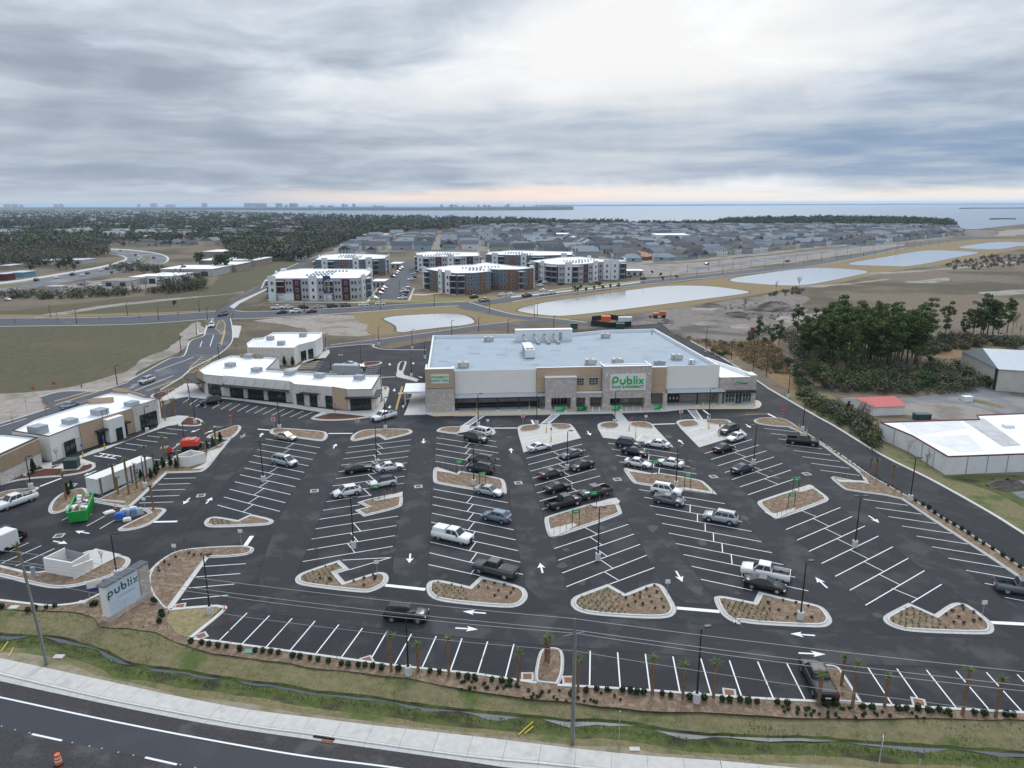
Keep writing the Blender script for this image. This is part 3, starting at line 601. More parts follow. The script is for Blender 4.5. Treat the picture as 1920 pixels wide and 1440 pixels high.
A0, A1, B0, B1 = (Vector(G(*q)[:2]) for q in ((1618.9, 936.7), (1702.5, 948), (1810.9, 1070), (1920, 1089)))
for i in range(12): ln(A0 + (B0 - A0) * i / 7, A1 + (B1 - A1) * i / 7)
rows_((307, 898), (367.5, 896.5), (261, 943.7), (325, 941.7), 5)
rows_((380, 1063), (461, 1057.5), (341, 1125), (428, 1116.7), 4)
rows_((313, 804), (350, 807.5), (215.5, 839.5), (255.5, 845), 6)
rows_((372, 829), (402, 832.5), (287, 862), (322, 864), 5, skip=(1, 3))
rows_((355, 747.5), (337.5, 759.5), (586.5, 773), (560, 784.8), 15)
for s_ in ('B:465,145 B:560,97', 'B:560,165 B:690,98', 'B:650,188 B:800,105', 'B:750,208 B:900,120', 'B:75,375 B:215,313', 'B:15,465 B:310,335', 'B:115,490 B:410,357', 'L:745,455 L:935,465', 'L:765,437 L:950,445', 'L:785,415 L:965,425', 'L:800,392 L:980,402', 'L:820,372 L:995,380', 'L:1375,435 L:1500,420', 'L:1370,455 L:1490,440', 'L:1365,472 L:1475,458', 'L:1310,490 L:1465,476', 'K:1350,718 K:1420,672'):
 q = PL(s_); ln(q[0], q[1])
TOP = '463.3,1150 505.3,1155 547.9,1160.2 590.7,1165.2 635.3,1172 679.7,1178.3 725.4,1184.7 771.5,1189.4 818,1193.5 866.2,1197.8 914.3,1203.6 963.5,1208.6 1106.6,1221.3 1158,1224 1210,1227 1261.6,1231.7 1314.2,1236 1367.6,1239.3 1420.6,1241.6 1474.6,1243.4 1626.8,1252 1681.6,1254.8 1737,1257 1792.4,1259 1849.2,1261.5 1907.2,1265.5 1966,1269'
BOT = '408.5,1204.5 453,1209 498.3,1214.8 544,1220.6 590.7,1228.7 638.3,1236 691.3,1244 738.8,1249.2 791,1253.5 844.4,1258.5 895,1264.6 947.7,1271 1105.5,1286 1162.9,1289.4 1218.5,1294 1274.8,1299.2 1333.8,1304 1390.7,1307.6 1449.8,1310 1509.3,1313 1672.5,1321.8 1730,1324 1792,1327 1853.3,1330.5 1915.4,1334.3 1975,1338 2036,1341'
for a_, b_ in zip(PL(TOP), PL(BOT)): ln(a_, b_)
for s_, w in (('G:730,632 G:1030,664', .6), ('H:1075,963 H:1395,990', .6), ('R:1695,1137 R:1990,1152', .6), ('B:1155,157 B:1330,153', .5), ('B:1840,335 B:1890,262', .6), ('D:90,82 D:175,88', .5), ('D:412,100 D:505,108', .45), ('D:943,133 D:1125,132', .45), ('E:630,168 E:858,166', .45), ('F:618,132 F:838,126', .45), ('F:1103,-5 F:1165,42', .5), ('F:1715,30 F:1795,70', .5), ('E:995,90 E:1015,130', .5), ('K:1605,880 K:1695,888', .5), ('L:1495,518 L:1640,513', .4), ('A:300,770 A:470,705', .4)):
 q = PL(s_); stripe('stop_bar', q[0], q[1], w, ZL, M_white, lot)
stripe('fire_lane_line', L2('F', 1500, 38), L2('F', 1715, 32), .15, ZL, M_yellow, lot)
for s_ in ('L:1640,808 L:1695,598', 'L:1648,812 L:1706,600'): q = PL(s_); stripe('lane_line', q[0], q[1], .14, ZL, M_yellow, lot)
ARW = 'G:918,395 G:910,465;H:70,700 H:50,625;H:1070,685 H:1118,767;R:845,397 R:918,447;R:558,898 R:475,822;R:473,1227 R:300,1215;G:1485,843 G:1310,828;G:1255,953 G:1425,964;S4:470,224 S4:645,232;D:430,160 D:450,128;D:318,133 D:285,162;D:980,245 D:1002,210;D:1658,172 D:1655,208;E:803,403 E:797,357;F:5,195 F:38,237;F:915,318 F:868,275;F:1508,130 F:1555,165;A:1425,855 A:1375,905;A:1545,900 A:1590,852;B:670,243 B:565,225;B:400,300 B:505,320;A:722,652 A:625,692;A:1498,340 A:1430,365;A:1535,375 A:1600,348;A:1840,372 A:1807,405;L:1585,390 L:1590,410;L:1800,382 L:1798,400;L:1630,618 L:1628,645;L:1590,770 L:1583,798;L:1708,795 L:1710,765;L:1785,625 L:1720,617;L:1850,508 L:1880,522'
for a_ in ARW.split(';'):
 q = PL(a_); p = Vector(q[0][:2]); t = Vector(q[1][:2]); d = t - p; Ln = d.length
 if Ln < 0.5: continue
 d.normalize(); nr = Vector((-d.y, d.x)); h = min(1.5, Ln * .42); hw_ = 0.52 if Ln > 1.6 else .4; b_ = MB()
 b_.flat([p - nr * .12, t - d * h - nr * .12, t - d * h * 1.2 - nr * hw_, t, t - d * h * 1.2 + nr * hw_, t - d * h + nr * .12, p + nr * .12], ZL, M_white); b_.build('pavement_arrow', lot)
def ladder(s, n, name='crossing_bar'):
 q = [Vector(p[:2]) for p in PL(s)]
 stripe(name, q[0], q[1], .25, ZL, M_white, lot); stripe(name, q[2], q[3], .25, ZL, M_white, lot)
 for i in range(1, n): t = i / n; stripe(name, q[0].lerp(q[1], t), q[2].lerp(q[3], t), .3, ZL + .001, M_white, lot)
ladder('E:330,150 E:495,40 E:395,150 E:565,40', 11); ladder('E:1085,125 E:1195,35 E:1155,125 E:1265,35', 11)
ladder('N:1000,805 N:1080,900 N:1075,805 N:1140,900', 9); ladder('A:705,540 A:870,563 A:745,520 A:910,545', 4)
def drain(c, x, y, w=1.3, rect=False, label=None):
 p = g(c, x, y); b_ = MB(); b_.box(-w / 2, w / 2, -w / 2, w / 2, 0.03, ZL + .002, M_gutter); b_.box(-w * .33, w * .33, -w * .33, w * .33, 0.03, ZL + .012, MATS['rust'] if rect else mat('cast_iron', (0.07, 0.065, 0.06), .7))
 if rect:
  for k in range(5): b_.box(-w * .3, w * .3, -w * .27 + k * w * .13, -w * .27 + k * w * .13 + .05, ZL + .012, ZL + .03, mat('rust_bar', (0.33, 0.17, 0.12), .8))
 o = b_.build('drain', lot); o.location = (p.x, p.y, 0); return o
for q in (('D', 838, 563), ('D', 1618, 530), ('E', 868, 686), ('F', 290, 653), ('F', 1200, 627), ('R', 415, 107), ('A', 1508, 838), ('B', 443, 260), ('A', 540, 760), ('A', 1235, 475), ('L', 1145, 315), ('L', 1745, 710)): drain(*q).rotation_euler.z = .2
for q, r in ((('S2', 128, 250), .7), (('S2', 1193, 405), .5), (('S3', 458, 388), 0), (('S3', 733, 412), 0), (('S3', 1805, 497), -.2), (('S4', 1243, 540), -.35), (('B', 1350, 790), .3)): drain(*q, w=1.25, rect=True).rotation_euler.z = r
# ------------------------------------------------------------ planting islands
def island(s, c='', mt=None, w=0.42, top=0.17, label=None, name='planting_island', it=2, pan=True):
 pts = smooth_poly(PL(s, c=c), it); pts = [(p[0], p[1]) for p in pts]
 if area(pts) < 0: pts = pts[::-1]
 root = link(name, None); struct(root, label)
 n = len(pts); a_ = pts; k0 = inset(pts, w); k1 = inset(pts, w + 0.22)
 b_ = MB(); b_.add([(x, y, ZL - .001) for x, y in a_] + [(x, y, ZL + .012) for x, y in k0], [(i, (i + 1) % n, n + (i + 1) % n, n + i) for i in range(n)], M_gutter)
 if pan: b_.build('gutter', root)
 b_ = MB(); b_.add([(x, y, 0.02) for x, y in k0] + [(x, y, top) for x, y in inset(pts, w + .04)] + [(x, y, top) for x, y in k1] + [(x, y, 0.05) for x, y in k1],
      [(r * n + i, r * n + (i + 1) % n, (r + 1) * n + (i + 1) % n, (r + 1) * n + i) for r in range(3) for i in range(n)], M_kerb); b_.build('kerb', root)
 inner = inset(pts, w + 0.2)
 bed = sheet('mulch_bed' if mt in (None, M_mulch, M_mulch2) else 'bed', inner, top - 0.05, mt or M_mulch, root)
 root['_in'] = 0
 ISL.append((inner, top - 0.05)); return root, inner
ISL = []
I = {}
I['r1b'] = island('8,795 40,765 100,753 265,783! 362,738! 515,772 540,792 515,815 440,827 60,842 15,825', 'D', label='island at the foot of the first stall row from the left')
I['r1t'] = island('500,115 520,95 600,90 900,112 940,130 938,165 905,192 855,188 690,165 540,145 505,132', 'D')
I['r2t'] = island('1105,180 1115,150 1160,118 1240,98 1530,95 1572,108 1575,125 1545,142 1370,183! 1312,150! 1130,192', 'D')
I['r3t'] = island('88,195 115,168 190,150 570,150 630,168 652,195 650,225 600,235 420,212 330,205 275,228 110,205', 'E')
I['r3m'] = island('60,560 78,543 100,540 280,598! 310,572! 420,590 700,640 745,665 765,790 735,800 560,775 200,715 75,690 58,665', 'E')
I['r2m'] = island('1158,650! 1250,622 1500,570 1503,660 1480,692 1210,758! 1140,708! 1230,685!', 'D', w=.3)
I['r2b'] = island('50,595 60,565 110,532 385,442! 465,515! 370,543! 428,607! 640,540 700,530 750,548 758,590 735,630 640,680 560,692 130,640 65,620', 'G')
I['r3b'] = island('1035,650 1045,610 1090,592 1150,592 1362,640! 1445,562! 1760,638 1800,690 1795,740 1740,790 1640,805 1300,775 1120,750 1050,710', 'G')
I['r4b'] = island('278,920 290,890 330,865 560,782! 688,855! 860,785 920,775 975,795 1005,840 1075,960 1070,1000 1030,1035 900,1047 460,1020 330,990 285,950', 'H')
I['r4m'] = island('82,290 95,275 395,185 600,140 625,150 668,240 660,265 180,432 130,435 105,410 85,330', 'H')
I['r5b'] = island('H:1350,890 H:1365,875 H:1420,870 H:1650,918! H:1690,838! R:300,975 R:480,1010 R:545,1040 R:592,1110 R:590,1142 R:555,1167 R:480,1173 R:60,1152 R:-60,1130 H:1570,1095 H:1450,1050 H:1385,980')
I['r6b'] = island('940,1105 960,1080 1120,1000! 1300,1080! 1400,1010 1450,997 1510,1005 1560,1030 1700,1135 1717,1180 1705,1210 1650,1223 1140,1205 1020,1175 955,1140', 'R')
I['r6m'] = island('72,305 85,290 430,180 455,190 568,270 568,290 545,305 215,425 185,420 80,325', 'R')
I['r5m'] = island('347,555 365,547 620,600 650,590 700,592 1070,655 1120,680 1240,795 1225,803 860,750 470,700 430,680 360,580', 'F')
def plaza(s, beds, c):
 pts = smooth_poly(PL(s, c=c), 1); root = link('paved_bay', None); struct(root, 'pale concrete bay for reserved stalls')
 b_ = MB(); b_.prism([(p[0], p[1]) for p in pts], 0.0, ZL + .012, M_conc); b_.build('slab', root)
 for bd in beds: island(bd, c, w=0.05, pan=False)
plaza('92,145 130,112 240,102 380,104 560,103 620,125 650,165 825,350! 600,300 440,290 155,258!', ['108,150 130,125 220,108 290,115 318,140 300,165 250,177 160,172', '412,150 398,120 470,105 570,110 625,135 648,168 610,177 480,162'], 'F')
plaza('855,175 875,145 960,130 1080,128 1150,126 1350,123 1390,150 1462,262! 1165,335 918,398!', ['868,180 900,150 980,133 1080,140 1090,165 1050,190 910,208 885,200', '1158,145 1175,125 1330,125 1385,150 1370,170 1320,185 1240,185'], 'E')
plaza('840,120 860,96 920,86 1040,84 1330,82 1380,112 1505,215! 1300,280 1065,350!', ['852,130 880,105 960,92 1030,95 1080,135 1050,152 920,165 890,150', '1118,110 1135,85 1300,85 1375,112 1330,145 1180,135'], 'F')
for s_ in ('E:890,275 E:1150,225', 'E:895,300 E:1160,250', 'E:1170,235 E:1420,205', 'F:120,190 F:440,215', 'F:440,225 F:700,240', 'F:450,240 F:560,275', 'F:990,270 F:1250,190', 'F:1010,285 F:1260,200', 'F:960,200 F:1120,155', 'F:470,285 F:520,235'):
 q = PL(s_); stripe('stall_line', q[0], q[1], .14, ZL + .018, M_white, lot)
M_walk = MATS['concrete']
for s_ in ('F:240,20 F:325,20 F:400,110 F:330,150', 'E:325,150 E:408,150 E:408,205 E:300,225', 'E:1085,128 E:1160,128 E:1240,180 E:1100,190', 'N:1080,898 N:1145,898 F:1180,150 F:1080,160'):
 sheet('walkway', PL(s_), ZL + .2 if s_.startswith('E:325') else ZL + .016, M_walk, lot)
I['east'] = island('F:1575,100 F:1600,80 F:1680,68 F:1800,68 Q:100,258 Q:160,278 Q:240,335 Q:350,405 Q:600,562 Q:760,682 Q:860,737 R:1020,208 R:1160,285 R:1300,372 R:1500,490 R:1700,612 R:1920,765 2100,1153 2100,1172 R:1920,855 R:1790,762 R:1540,595 R:1300,440 R:1140,330 R:1045,268 R:700,225 R:660,205 R:575,133 R:600,125! R:825,170! R:785,100 R:640,0 Q:400,460 Q:170,325 F:1800,155 F:1620,130', w=.15, it=1, label='long planted strip beside the side road')
I['west'] = island('690,885 980,745 1160,640 1290,560 1430,500 1540,505 1650,450 1712,418! 1745,400 1680,480 1580,610 1530,655 1490,665 1255,672! 975,935 960,938 700,890', 'A', w=.3, it=1, label='long bed with tall palms beside the white container')
I['west_top'] = island('1545,402 1570,380 1740,318 1790,308 1818,328 1765,398 1700,418! 1560,408', 'A', w=.3, it=1)
I['w2'] = island('358,80 368,30 410,-25 480,-70 640,-110 670,-60 700,-20 980,-2 960,30 680,-5 525,35 525,60 440,92 390,98', 'B', w=.3)
I['w3'] = island('875,218 900,195 1112,93! 1090,72 990,66! 1030,50 1215,50 1250,62 1245,80 1160,160 1060,205 920,230', 'B', w=.3)
I['w4'] = island('-200,430 0,478 330,557 620,380 720,362 915,408 960,420 985,440 970,485 880,555 640,632 440,662 280,640 0,565 -200,540', 'B', w=.35)
I['w5'] = island('-80,745 0,700 120,680 330,640 430,600 600,590 700,595 725,612 700,645 560,690 200,715 60,745 -80,785', 'A', mt=M_mulch2, w=.3)
I['w6'] = island('-50,850 0,812 120,790 200,785 290,770 298,785 240,815 60,850 -50,880', 'A', mt=M_mulch, w=.2)
I['w7'] = island('1330,310 1355,265 1420,247 1490,258 1530,280 1525,305 1480,320 1350,318', 'A', mt=M_mulch2, w=.35)
I['w8'] = island('K:1125,665 K:1135,640 K:1180,625 K:1400,575 K:1460,550 K:1470,560 K:1300,640 K:1190,690', mt=M_mulch2, w=.3)
I['bf'] = island('870,895 890,880 1040,838 1100,835 1440,870 1370,885 1200,905 1000,910', 'L', mt=M_mulch2, w=.35)
I['n1'] = island('1335,405 1350,378 1500,372 1525,385 1500,402 1360,425', 'L', mt=M_mulch2, w=.3)
I['n2'] = island('1505,600 1560,598 1585,610 1575,640 1520,640', 'L', mt=M_mulch, w=.3)
island('1650,450 1668,375 1735,370 1742,385 1700,500 1660,500', 'L', mt=M_asph, w=.3)
o = sheet('mulch_belt', fray(PL('-60,1125 0,1128 100,1138 150,1133 190,1117 245,1090 278,1074 300,1054 318,1040 372,1031 450,1027 470,1029 474,1031 468,1038 438,1043 388,1046 340,1115 318,1143 330,1185 355,1201 S2:235,293 S2:860,378 S2:1370,448 S2:1900,503 S3:0,365 S3:520,438 S3:660,453 S3:1200,483 S3:1920,538 S4:0,515 S4:725,548 S4:880,558 S4:1900,613 2150,1350 2150,1375 1920,1352 1700,1350 1560,1346 1400,1343 1200,1332 1100,1322 960,1308 860,1290 740,1272 600,1255 500,1240 400,1226 330,1205 290,1188 240,1180 190,1175 178,1158 150,1150 60,1145 -60,1140', 0, ''), 0.25, 1.2, 0), 0.10, M_mulch); struct(o, 'mulch belt between the lot and the verge')
island('275,1075 300,1050 330,1033 370,1027 450,1023 472,1025 478,1031 470,1040 440,1045 390,1047! 318,1145! 308,1150 275,1110', w=.25, top=.17, it=1)
o = sheet('turf_corner', fray(PL('318,1146 395,1139 416,1142 357,1198 330,1190 310,1168'), .15, 1, 0), 0.13, mat('turf_corner', (0.24, 0.20, 0.11), .95, .25, 2.0, world_co=True, bump=.5)); struct(o)
for s_, w in (('318,1144.5 395,1138.5 413,1139.5 419.5,1146 355,1199.5', .45), ('388,1047 318,1144.5', .45), ('S2:45,270 S2:235,290 S2:860,375 S2:1370,445 S2:1900,500 S3:520,435', .3), ('S3:660,450 S3:1200,480 S3:1920,535 S4:725,545', .3), ('S4:880,555 S4:1900,610 2150,1348', .3), ('-300,1119 -60,1121 0,1127 60,1134 100,1137 150,1131 186,1116 240,1088 275,1072', .35), ('Q:0,35 Q:380,255 Q:500,320 Q:860,540 Q:1220,720 Q:1650,960 1920,1002 2100,1113', .5), ('Q:0,35 1410,708 1355,672 1295,640', .4), ('L:1010,250 L:1415,220 L:1440,245 L:1560,268 L:1920,272', .4), ('Q:690,668 Q:715,688 Q:720,720', .3)):
 q = spl(PL(s_), 4) if len(s_.split()) > 3 and 'S3' not in s_ else [Vector(p[:2]) for p in PL(s_)]
 struct(kerb_line('kerb', q, w, .17, M_kerb))
for s_ in ('S3:520,435! S3:500,400 S3:520,280 S3:540,215 S3:580,195 S3:640,193 S3:680,205 S3:702,240 S3:703,330 S3:690,400 S3:662,450!', 'S4:725,545! S4:610,350 S4:602,320 S4:625,300 S4:660,296 S4:710,305 S4:745,325 S4:890,555!'):
 island(s_, w=.12, label='finger island with a palm in the front stall row')
# ------------------------------------------------------------ the store
M_brick = mat('washed_brick', (0.45, 0.395, 0.36), 0.9, 0.14, 5.0, bump=0.2, col3=(0.56, 0.505, 0.47), var2=0.5, scale2=1.4)
M_panel = mat('store_render', (0.76, 0.74, 0.69), 0.85, 0.03, 0.5)
M_tan = mat('tan_siding', (0.46, 0.34, 0.235), 0.8, 0.10, 1.0, stretch=(0.4, 0.4, 9.0))
M_tanv = mat('tan_batten', (0.33, 0.245, 0.17), 0.8, 0.15, 1.0, stretch=(6, 6, 0.3))
M_roofb = mat('roof_membrane_grey', (0.34, 0.395, 0.445), 0.8, 0.05, 0.3, col3=(0.295, 0.35, 0.40), var2=0.54, scale2=0.12)
M_roofw = mat('roof_membrane_white', (0.80, 0.80, 0.79), 0.75, 0.03, 0.6, col3=(0.70, 0.70, 0.69), var2=0.57, scale2=0.15)
M_cap = mat('parapet_cap', (0.74, 0.75, 0.76), 0.5)
M_metal = mat('standing_seam', (0.47, 0.49, 0.52), 0.35, 0.03, 2, metal=0.3)
M_black = mat('black_metal', (0.018, 0.018, 0.019), 0.45)
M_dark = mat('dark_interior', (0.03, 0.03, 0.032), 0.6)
M_glass = mat('shop_glass', (0.02, 0.035, 0.035), 0.08, spec=0.6)
M_glassg = mat('shop_glass_green', (0.035, 0.07, 0.05), 0.1, spec=0.6)
M_frame = mat('alu_frame', (0.55, 0.56, 0.55), 0.4, metal=0.4)
M_gsign = mat('green_sign', (0.015, 0.33, 0.09), 0.45)
M_green_letter = mat('green_letter', (0.01, 0.42, 0.10), 0.4)
M_signw = mat('sign_white', (0.72, 0.71, 0.68), 0.6)
M_unit = mat('roof_unit', (0.50, 0.48, 0.43), 0.6, 0.05, 2.0)
M_unitg = mat('roof_unit_grey', (0.30, 0.33, 0.36), 0.6, 0.2, 6.0)
M_unitw = mat('roof_unit_white', (0.70, 0.72, 0.73), 0.6)
M_soffit = mat('soffit', (0.26, 0.25, 0.24), 0.8)
M_stucco = mat('white_stucco', (0.74, 0.73, 0.69), 0.9, 0.03, 1.0)
M_stone = mat('pale_stone', (0.60, 0.565, 0.52), 0.9, 0.14, 3.5, bump=0.3, col3=(0.40, 0.375, 0.35), var2=0.55, scale2=1.8)
M_bollard = mat('yellow_bollard', (0.68, 0.46, 0.05), 0.5)
FONT = bpy.data.fonts[0] if bpy.data.fonts else None
def text_mesh(body, size, depth=0.05, bold=0.0, align='CENTER', spacing=1.0, sx=1.0):
 c = bpy.data.curves.new('lettering', 'FONT'); c.body = body; c.size = size; c.extrude = depth; c.offset = bold; c.align_x = align; c.align_y = 'CENTER'
 c.space_character = spacing; c.resolution_u = 3
 o = bpy.data.objects.new('lettering', c); COL.objects.link(o); dg = bpy.context.evaluated_depsgraph_get(); dg.update()
 me = bpy.data.meshes.new_from_object(o.evaluated_get(dg)); bpy.data.objects.remove(o); bpy.data.curves.remove(c)
 if sx != 1: me.transform(Matrix.Diagonal((sx, 1, 1, 1)))
 return me
def text_on(body, size, loc, mt, parent, rot=(math.pi / 2, 0, 0), depth=0.05, bold=0.0, name='lettering', spacing=1.0, sx=1.0):
 me = text_mesh(body, size, depth, bold, spacing=spacing, sx=sx); me.materials.clear(); me.materials.append(mt)
 o = link(name, me, parent, loc); o.rotation_euler = rot; return o
SO = g('M', 95, 838); SA_ = rad(4.5)
def rnd_font(word, h, loc, mt, parent, rz=math.pi / 2, t=0.17, gap=0.36, depth=0.12, zrot=0.0):
 """rounded single-stroke letters of the store's wordmark, built from tubes"""
 r = h * 0.30; x = 0.0; strokes = []
 def arc(cx, cz, rr, a0, a1, n=14): return [(cx + rr * math.cos(a0 + (a1 - a0) * i / n), cz + rr * math.sin(a0 + (a1 - a0) * i / n)) for i in range(n + 1)]
 cells = []
 for ch in word:
  if ch == 'p' or ch == 'P':
   base = 0.0 if ch == 'P' else -h * .36
   cy = h * .62 if ch == 'P' else r
   if ch == 'P': rr = h * .36; strokes.append([(x, base), (x, cy)] + [(x, cy)] + arc(x + rr, cy, rr, math.pi, math.pi - 2 * math.pi, 22)); x += 2 * rr + gap * h
   else: strokes.append([(x, base), (x, cy)] + arc(x + r, cy, r, math.pi, -math.pi, 22)); x += 2 * r + gap * h
  elif ch == 'u': strokes.append([(x, 2 * r)] + arc(x + r, r, r, math.pi, 2 * math.pi) + [(x + 2 * r, 2 * r)]); x += 2 * r + gap * h
  elif ch == 'b': strokes.append([(x, h * 1.02), (x, r)] + arc(x + r, r, r, math.pi, -math.pi, 22)); x += 2 * r + gap * h
  elif ch == 'l': strokes.append([(x, 0), (x, h * 1.02)]); x += gap * h
  elif ch == 'i': strokes.append([(x, 0), (x, 2 * r)]); strokes.append([(x, h * .88), (x, h * .95)]); x += gap * h
  elif ch == 'x': strokes.append([(x, 0), (x + 1.7 * r, 2 * r)]); strokes.append([(x, 2 * r), (x + 1.7 * r, 0)]); x += 2 * r + gap * h
 W_ = x - gap * h; out = []
 for ch_st in strokes:
  m_ = MB()
  for (x0, z0), (x1, z1) in zip(ch_st, ch_st[1:]):
   if abs(x0 - x1) + abs(z0 - z1) < 1e-6: continue
   d = Vector((x1 - x0, z1 - z0)).normalized(); nx, nz = -d.y * t * h / 2, d.x * t * h / 2
   vs = [(x0 + nx, 0, z0 + nz), (x1 + nx, 0, z1 + nz), (x1 - nx, 0, z1 - nz), (x0 - nx, 0, z0 - nz)]
   vs = [(a - W_ / 2, b, c) for a, b, c in vs]; vs += [(a, -depth, c) for a, b, c in vs]
   m_.add(vs, [(4, 5, 6, 7)[::-1], (0, 1, 5, 4), (2, 3, 7, 6)], mt)
  for (x0, z0) in ch_st:
   k = 8; c_ = [(x0 - W_ / 2 + math.cos(2 * math.pi * i / k) * t * h / 2, -depth - .003, z0 + math.sin(2 * math.pi * i / k) * t * h / 2) for i in range(k)]
   m_.add(c_ + [(a, 0, c) for a, b, c in c_], [tuple(range(k)), *[(i, i + k, (i + 1) % k + k, (i + 1) % k) for i in range(k)]], mt)
  o = m_.build('letter', parent, loc=loc); o.rotation_euler = (0, 0, zrot); out.append(o)
 return out
store = thing('grocery_store', 'large supermarket with brick towers, white panels and a pale grey flat roof', 'supermarket', (SO.x, SO.y, 0), SA_)
def sbox(name, u0, u1, v0, v1, z0, z1, mt, top=None, parent=store):
 b_ = MB(); b_.box(u0, u1, v0, v1, z0, z1, mt, top); return b_.build(name, parent)
RP = [(0.35, 1.6), (66.8, 1.6), (65.4, 51.0), (50.5, 50.3), (40.8, 46.4), (0.35, 46.5)]
b_ = MB(); b_.prism(RP, 4.0, 8.2, M_panel, M_roofb); b_.prism([(0.4, 4.2), (66.6, 4.2), (65.2, 50.9), (50.5, 50.2), (40.8, 46.3), (0.4, 46.4)], 0, 4.0, M_brick); shell = b_.build('wall', store)
def parapet(name, pts, z0, z1, w, mt, cap, parent, side_in=None):
 pts = [(p[0], p[1]) for p in pts]
 if area(pts) < 0: pts = pts[::-1]
 i_ = inset(pts, w); n = len(pts); b_ = MB()
 o2 = inset(pts, -0.04); i2 = inset(pts, w + .04)
 b_.add([(x, y, z0) for x, y in pts] + [(x, y, z1) for x, y in pts], [(k, (k + 1) % n, n + (k + 1) % n, n + k) for k in range(n)], mt)
 b_.add([(x, y, z0) for x, y in i_] + [(x, y, z1) for x, y in i_], [(k, n + k, n + (k + 1) % n, (k + 1) % n) for k in range(n)], side_in or cap)
 b_.add([(x, y, z1) for x, y in o2] + [(x, y, z1) for x, y in i2] + [(x, y, z1 + .07) for x, y in o2] + [(x, y, z1 + .07) for x, y in i2],
   [f for k in range(n) for f in ((k, (k + 1) % n, 2 * n + (k + 1) % n, 2 * n + k), (2 * n + k, 2 * n + (k + 1) % n, 3 * n + (k + 1) % n, 3 * n + k), (n + k, 3 * n + k, 3 * n + (k + 1) % n, n + (k + 1) % n))], cap)
 return b_.build(name, parent)
parapet('parapet', RP, 8.2, 9.0, 0.3, M_panel, M_cap, store)
M_seam = mat('roof_seam', (.30, .35, .40), .8)
for k in range(19): v = 3.5 + k * 2.4; sbox('roof_seam', .8, 65.2, v, v + .05, 8.2, 8.212, M_seam)
for k in range(9): u = 4 + k * 7.1; v = random.uniform(4, 42); q = [(u + math.cos(a * .7) * random.uniform(.6, 2.2), v + math.sin(a * .7) * random.uniform(.5, 1.6), 0) for a in range(9)]; sheet('roof_stain', smooth_poly(q, 2), 8.216, mat('roof_stain', (.27, .32, .365), .8, .15, .6), store)
sbox('pavilion', -0.05, 6.3, 0.0, 1.58, 5.62, 10.0, M_tan, M_cap); sbox('pavilion_side', -0.04, 0.33, 1.6, 5.5, 5.62, 9.9, M_tan, M_cap)
sbox('brick_pier', -0.1, 6.28, -0.02, 4.18, 0, 5.56, M_brick); sbox('trim', -0.12, 6.32, -0.06, 1.5, 5.56, 5.62, M_black)
sbox('pavilion_return', 5.9, 6.3, 1.6, 3.2, 8.2, 9.9, M_tan, M_cap)
pl = sbox('sign_panel', 1.2, 5.16, -0.08, 0.0, 6.75, 8.8, M_signw)
text_on('PHARMACY', 0.72, (3.2, -0.09, 8.15), M_green_letter, store, depth=0.04, bold=0.02); text_on('DRIVE THRU', 0.72, (3.2, -0.09, 7.35), M_green_letter, store, depth=0.04, bold=0.02)
sbox('service_door', 1.0, 2.0, -0.04, -0.02, 0.1, 2.2, M_brick)
sbox('white_panel', 6.45, 24.6, 1.45, 1.6, 3.9, 9.15, M_panel, M_cap)
def canopy(u0, u1):
 b_ = MB(); b_.add([(u0, 0.0, 3.25), (u1, 0.0, 3.25), (u1, 1.45, 3.85), (u0, 1.45, 3.85), (u0, 0.0, 3.02), (u1, 0.0, 3.02), (u1, 1.45, 3.6), (u0, 1.45, 3.6)], [(0, 1, 2, 3), (4, 5, 1, 0), (5, 6, 2, 1), (7, 4, 0, 3), (7, 6, 5, 4)], M_metal)
 b_.box(u0, u1, -0.06, 0.02, 2.98, 3.2, M_black); k = u0 + .4
 while k < u1: b_.add([(k, 0, 3.27), (k + .05, 0, 3.27), (k + .05, 1.45, 3.87), (k, 1.45, 3.87), (k + .025, 0, 3.31), (k + .025, 1.45, 3.91)], [(0, 4, 5, 3), (4, 1, 2, 5)], M_metal); k += .8
 o = b_.build('canopy', store); sbox('soffit', u0, u1, 1.46, 4.19, 3.8, 3.99, M_soffit); return o
canopy(6.4, 26.6); canopy(54.5, 68.0)
for u in (6.7, 11.3, 15.87, 20.56, 25.07, 61.5, 67.6): sbox('column', u - .13, u + .13, 0.1, 0.36, 0.1, 3.0, M_black); sbox('column_foot', u - .3, u + .3, -.05, .5, 0.12, .3, M_panel)
sbox('tan_wall', 24.65, 39.2, 1.0, 1.58, 4.0, 9.55, M_tan, M_cap)
b_ = MB(); b_.box(26.5, 27.8, -0.4, 1.0, 0, 2.85, M_brick); b_.box(32.3, 33.45, -0.4, 1.0, 0, 2.85, M_brick); b_.box(26.5, 33.45, -0.4, 1.0, 2.85, 7.5, M_brick, M_cap); b_.box(26.4, 33.55, -.5, 1.0, 7.5, 7.62, M_cap); b_.build('small_tower', store)
sbox('foot', 26.4, 27.9, -.5, -.4, 0, 1.0, M_brick); sbox('foot', 32.2, 33.5, -.5, -.4, 0, 1.0, M_brick)
b_ = MB(); b_.box(33.5, 39.45, -0.2, 1.0, 2.75, 3.8, M_brick, M_cap); b_.box(33.4, 39.5, -.3, 1.0, 3.8, 3.9, M_cap); b_.box(35.6, 36.6, -0.2, 0.8, 0, 2.75, M_brick); b_.box(35.45, 36.75, -0.3, 0.9, 0, .9, M_brick); b_.build('colonnade', store)
b_ = MB(); b_.box(39.4, 41.05, -0.9, 1.6, 0, 2.6, M_brick); b_.box(48.95, 50.45, -0.9, 1.6, 0, 2.6, M_brick); b_.box(39.5, 50.35, -0.88, 1.6, 2.6, 9.75, M_brick, M_cap); b_.build('main_tower', store)
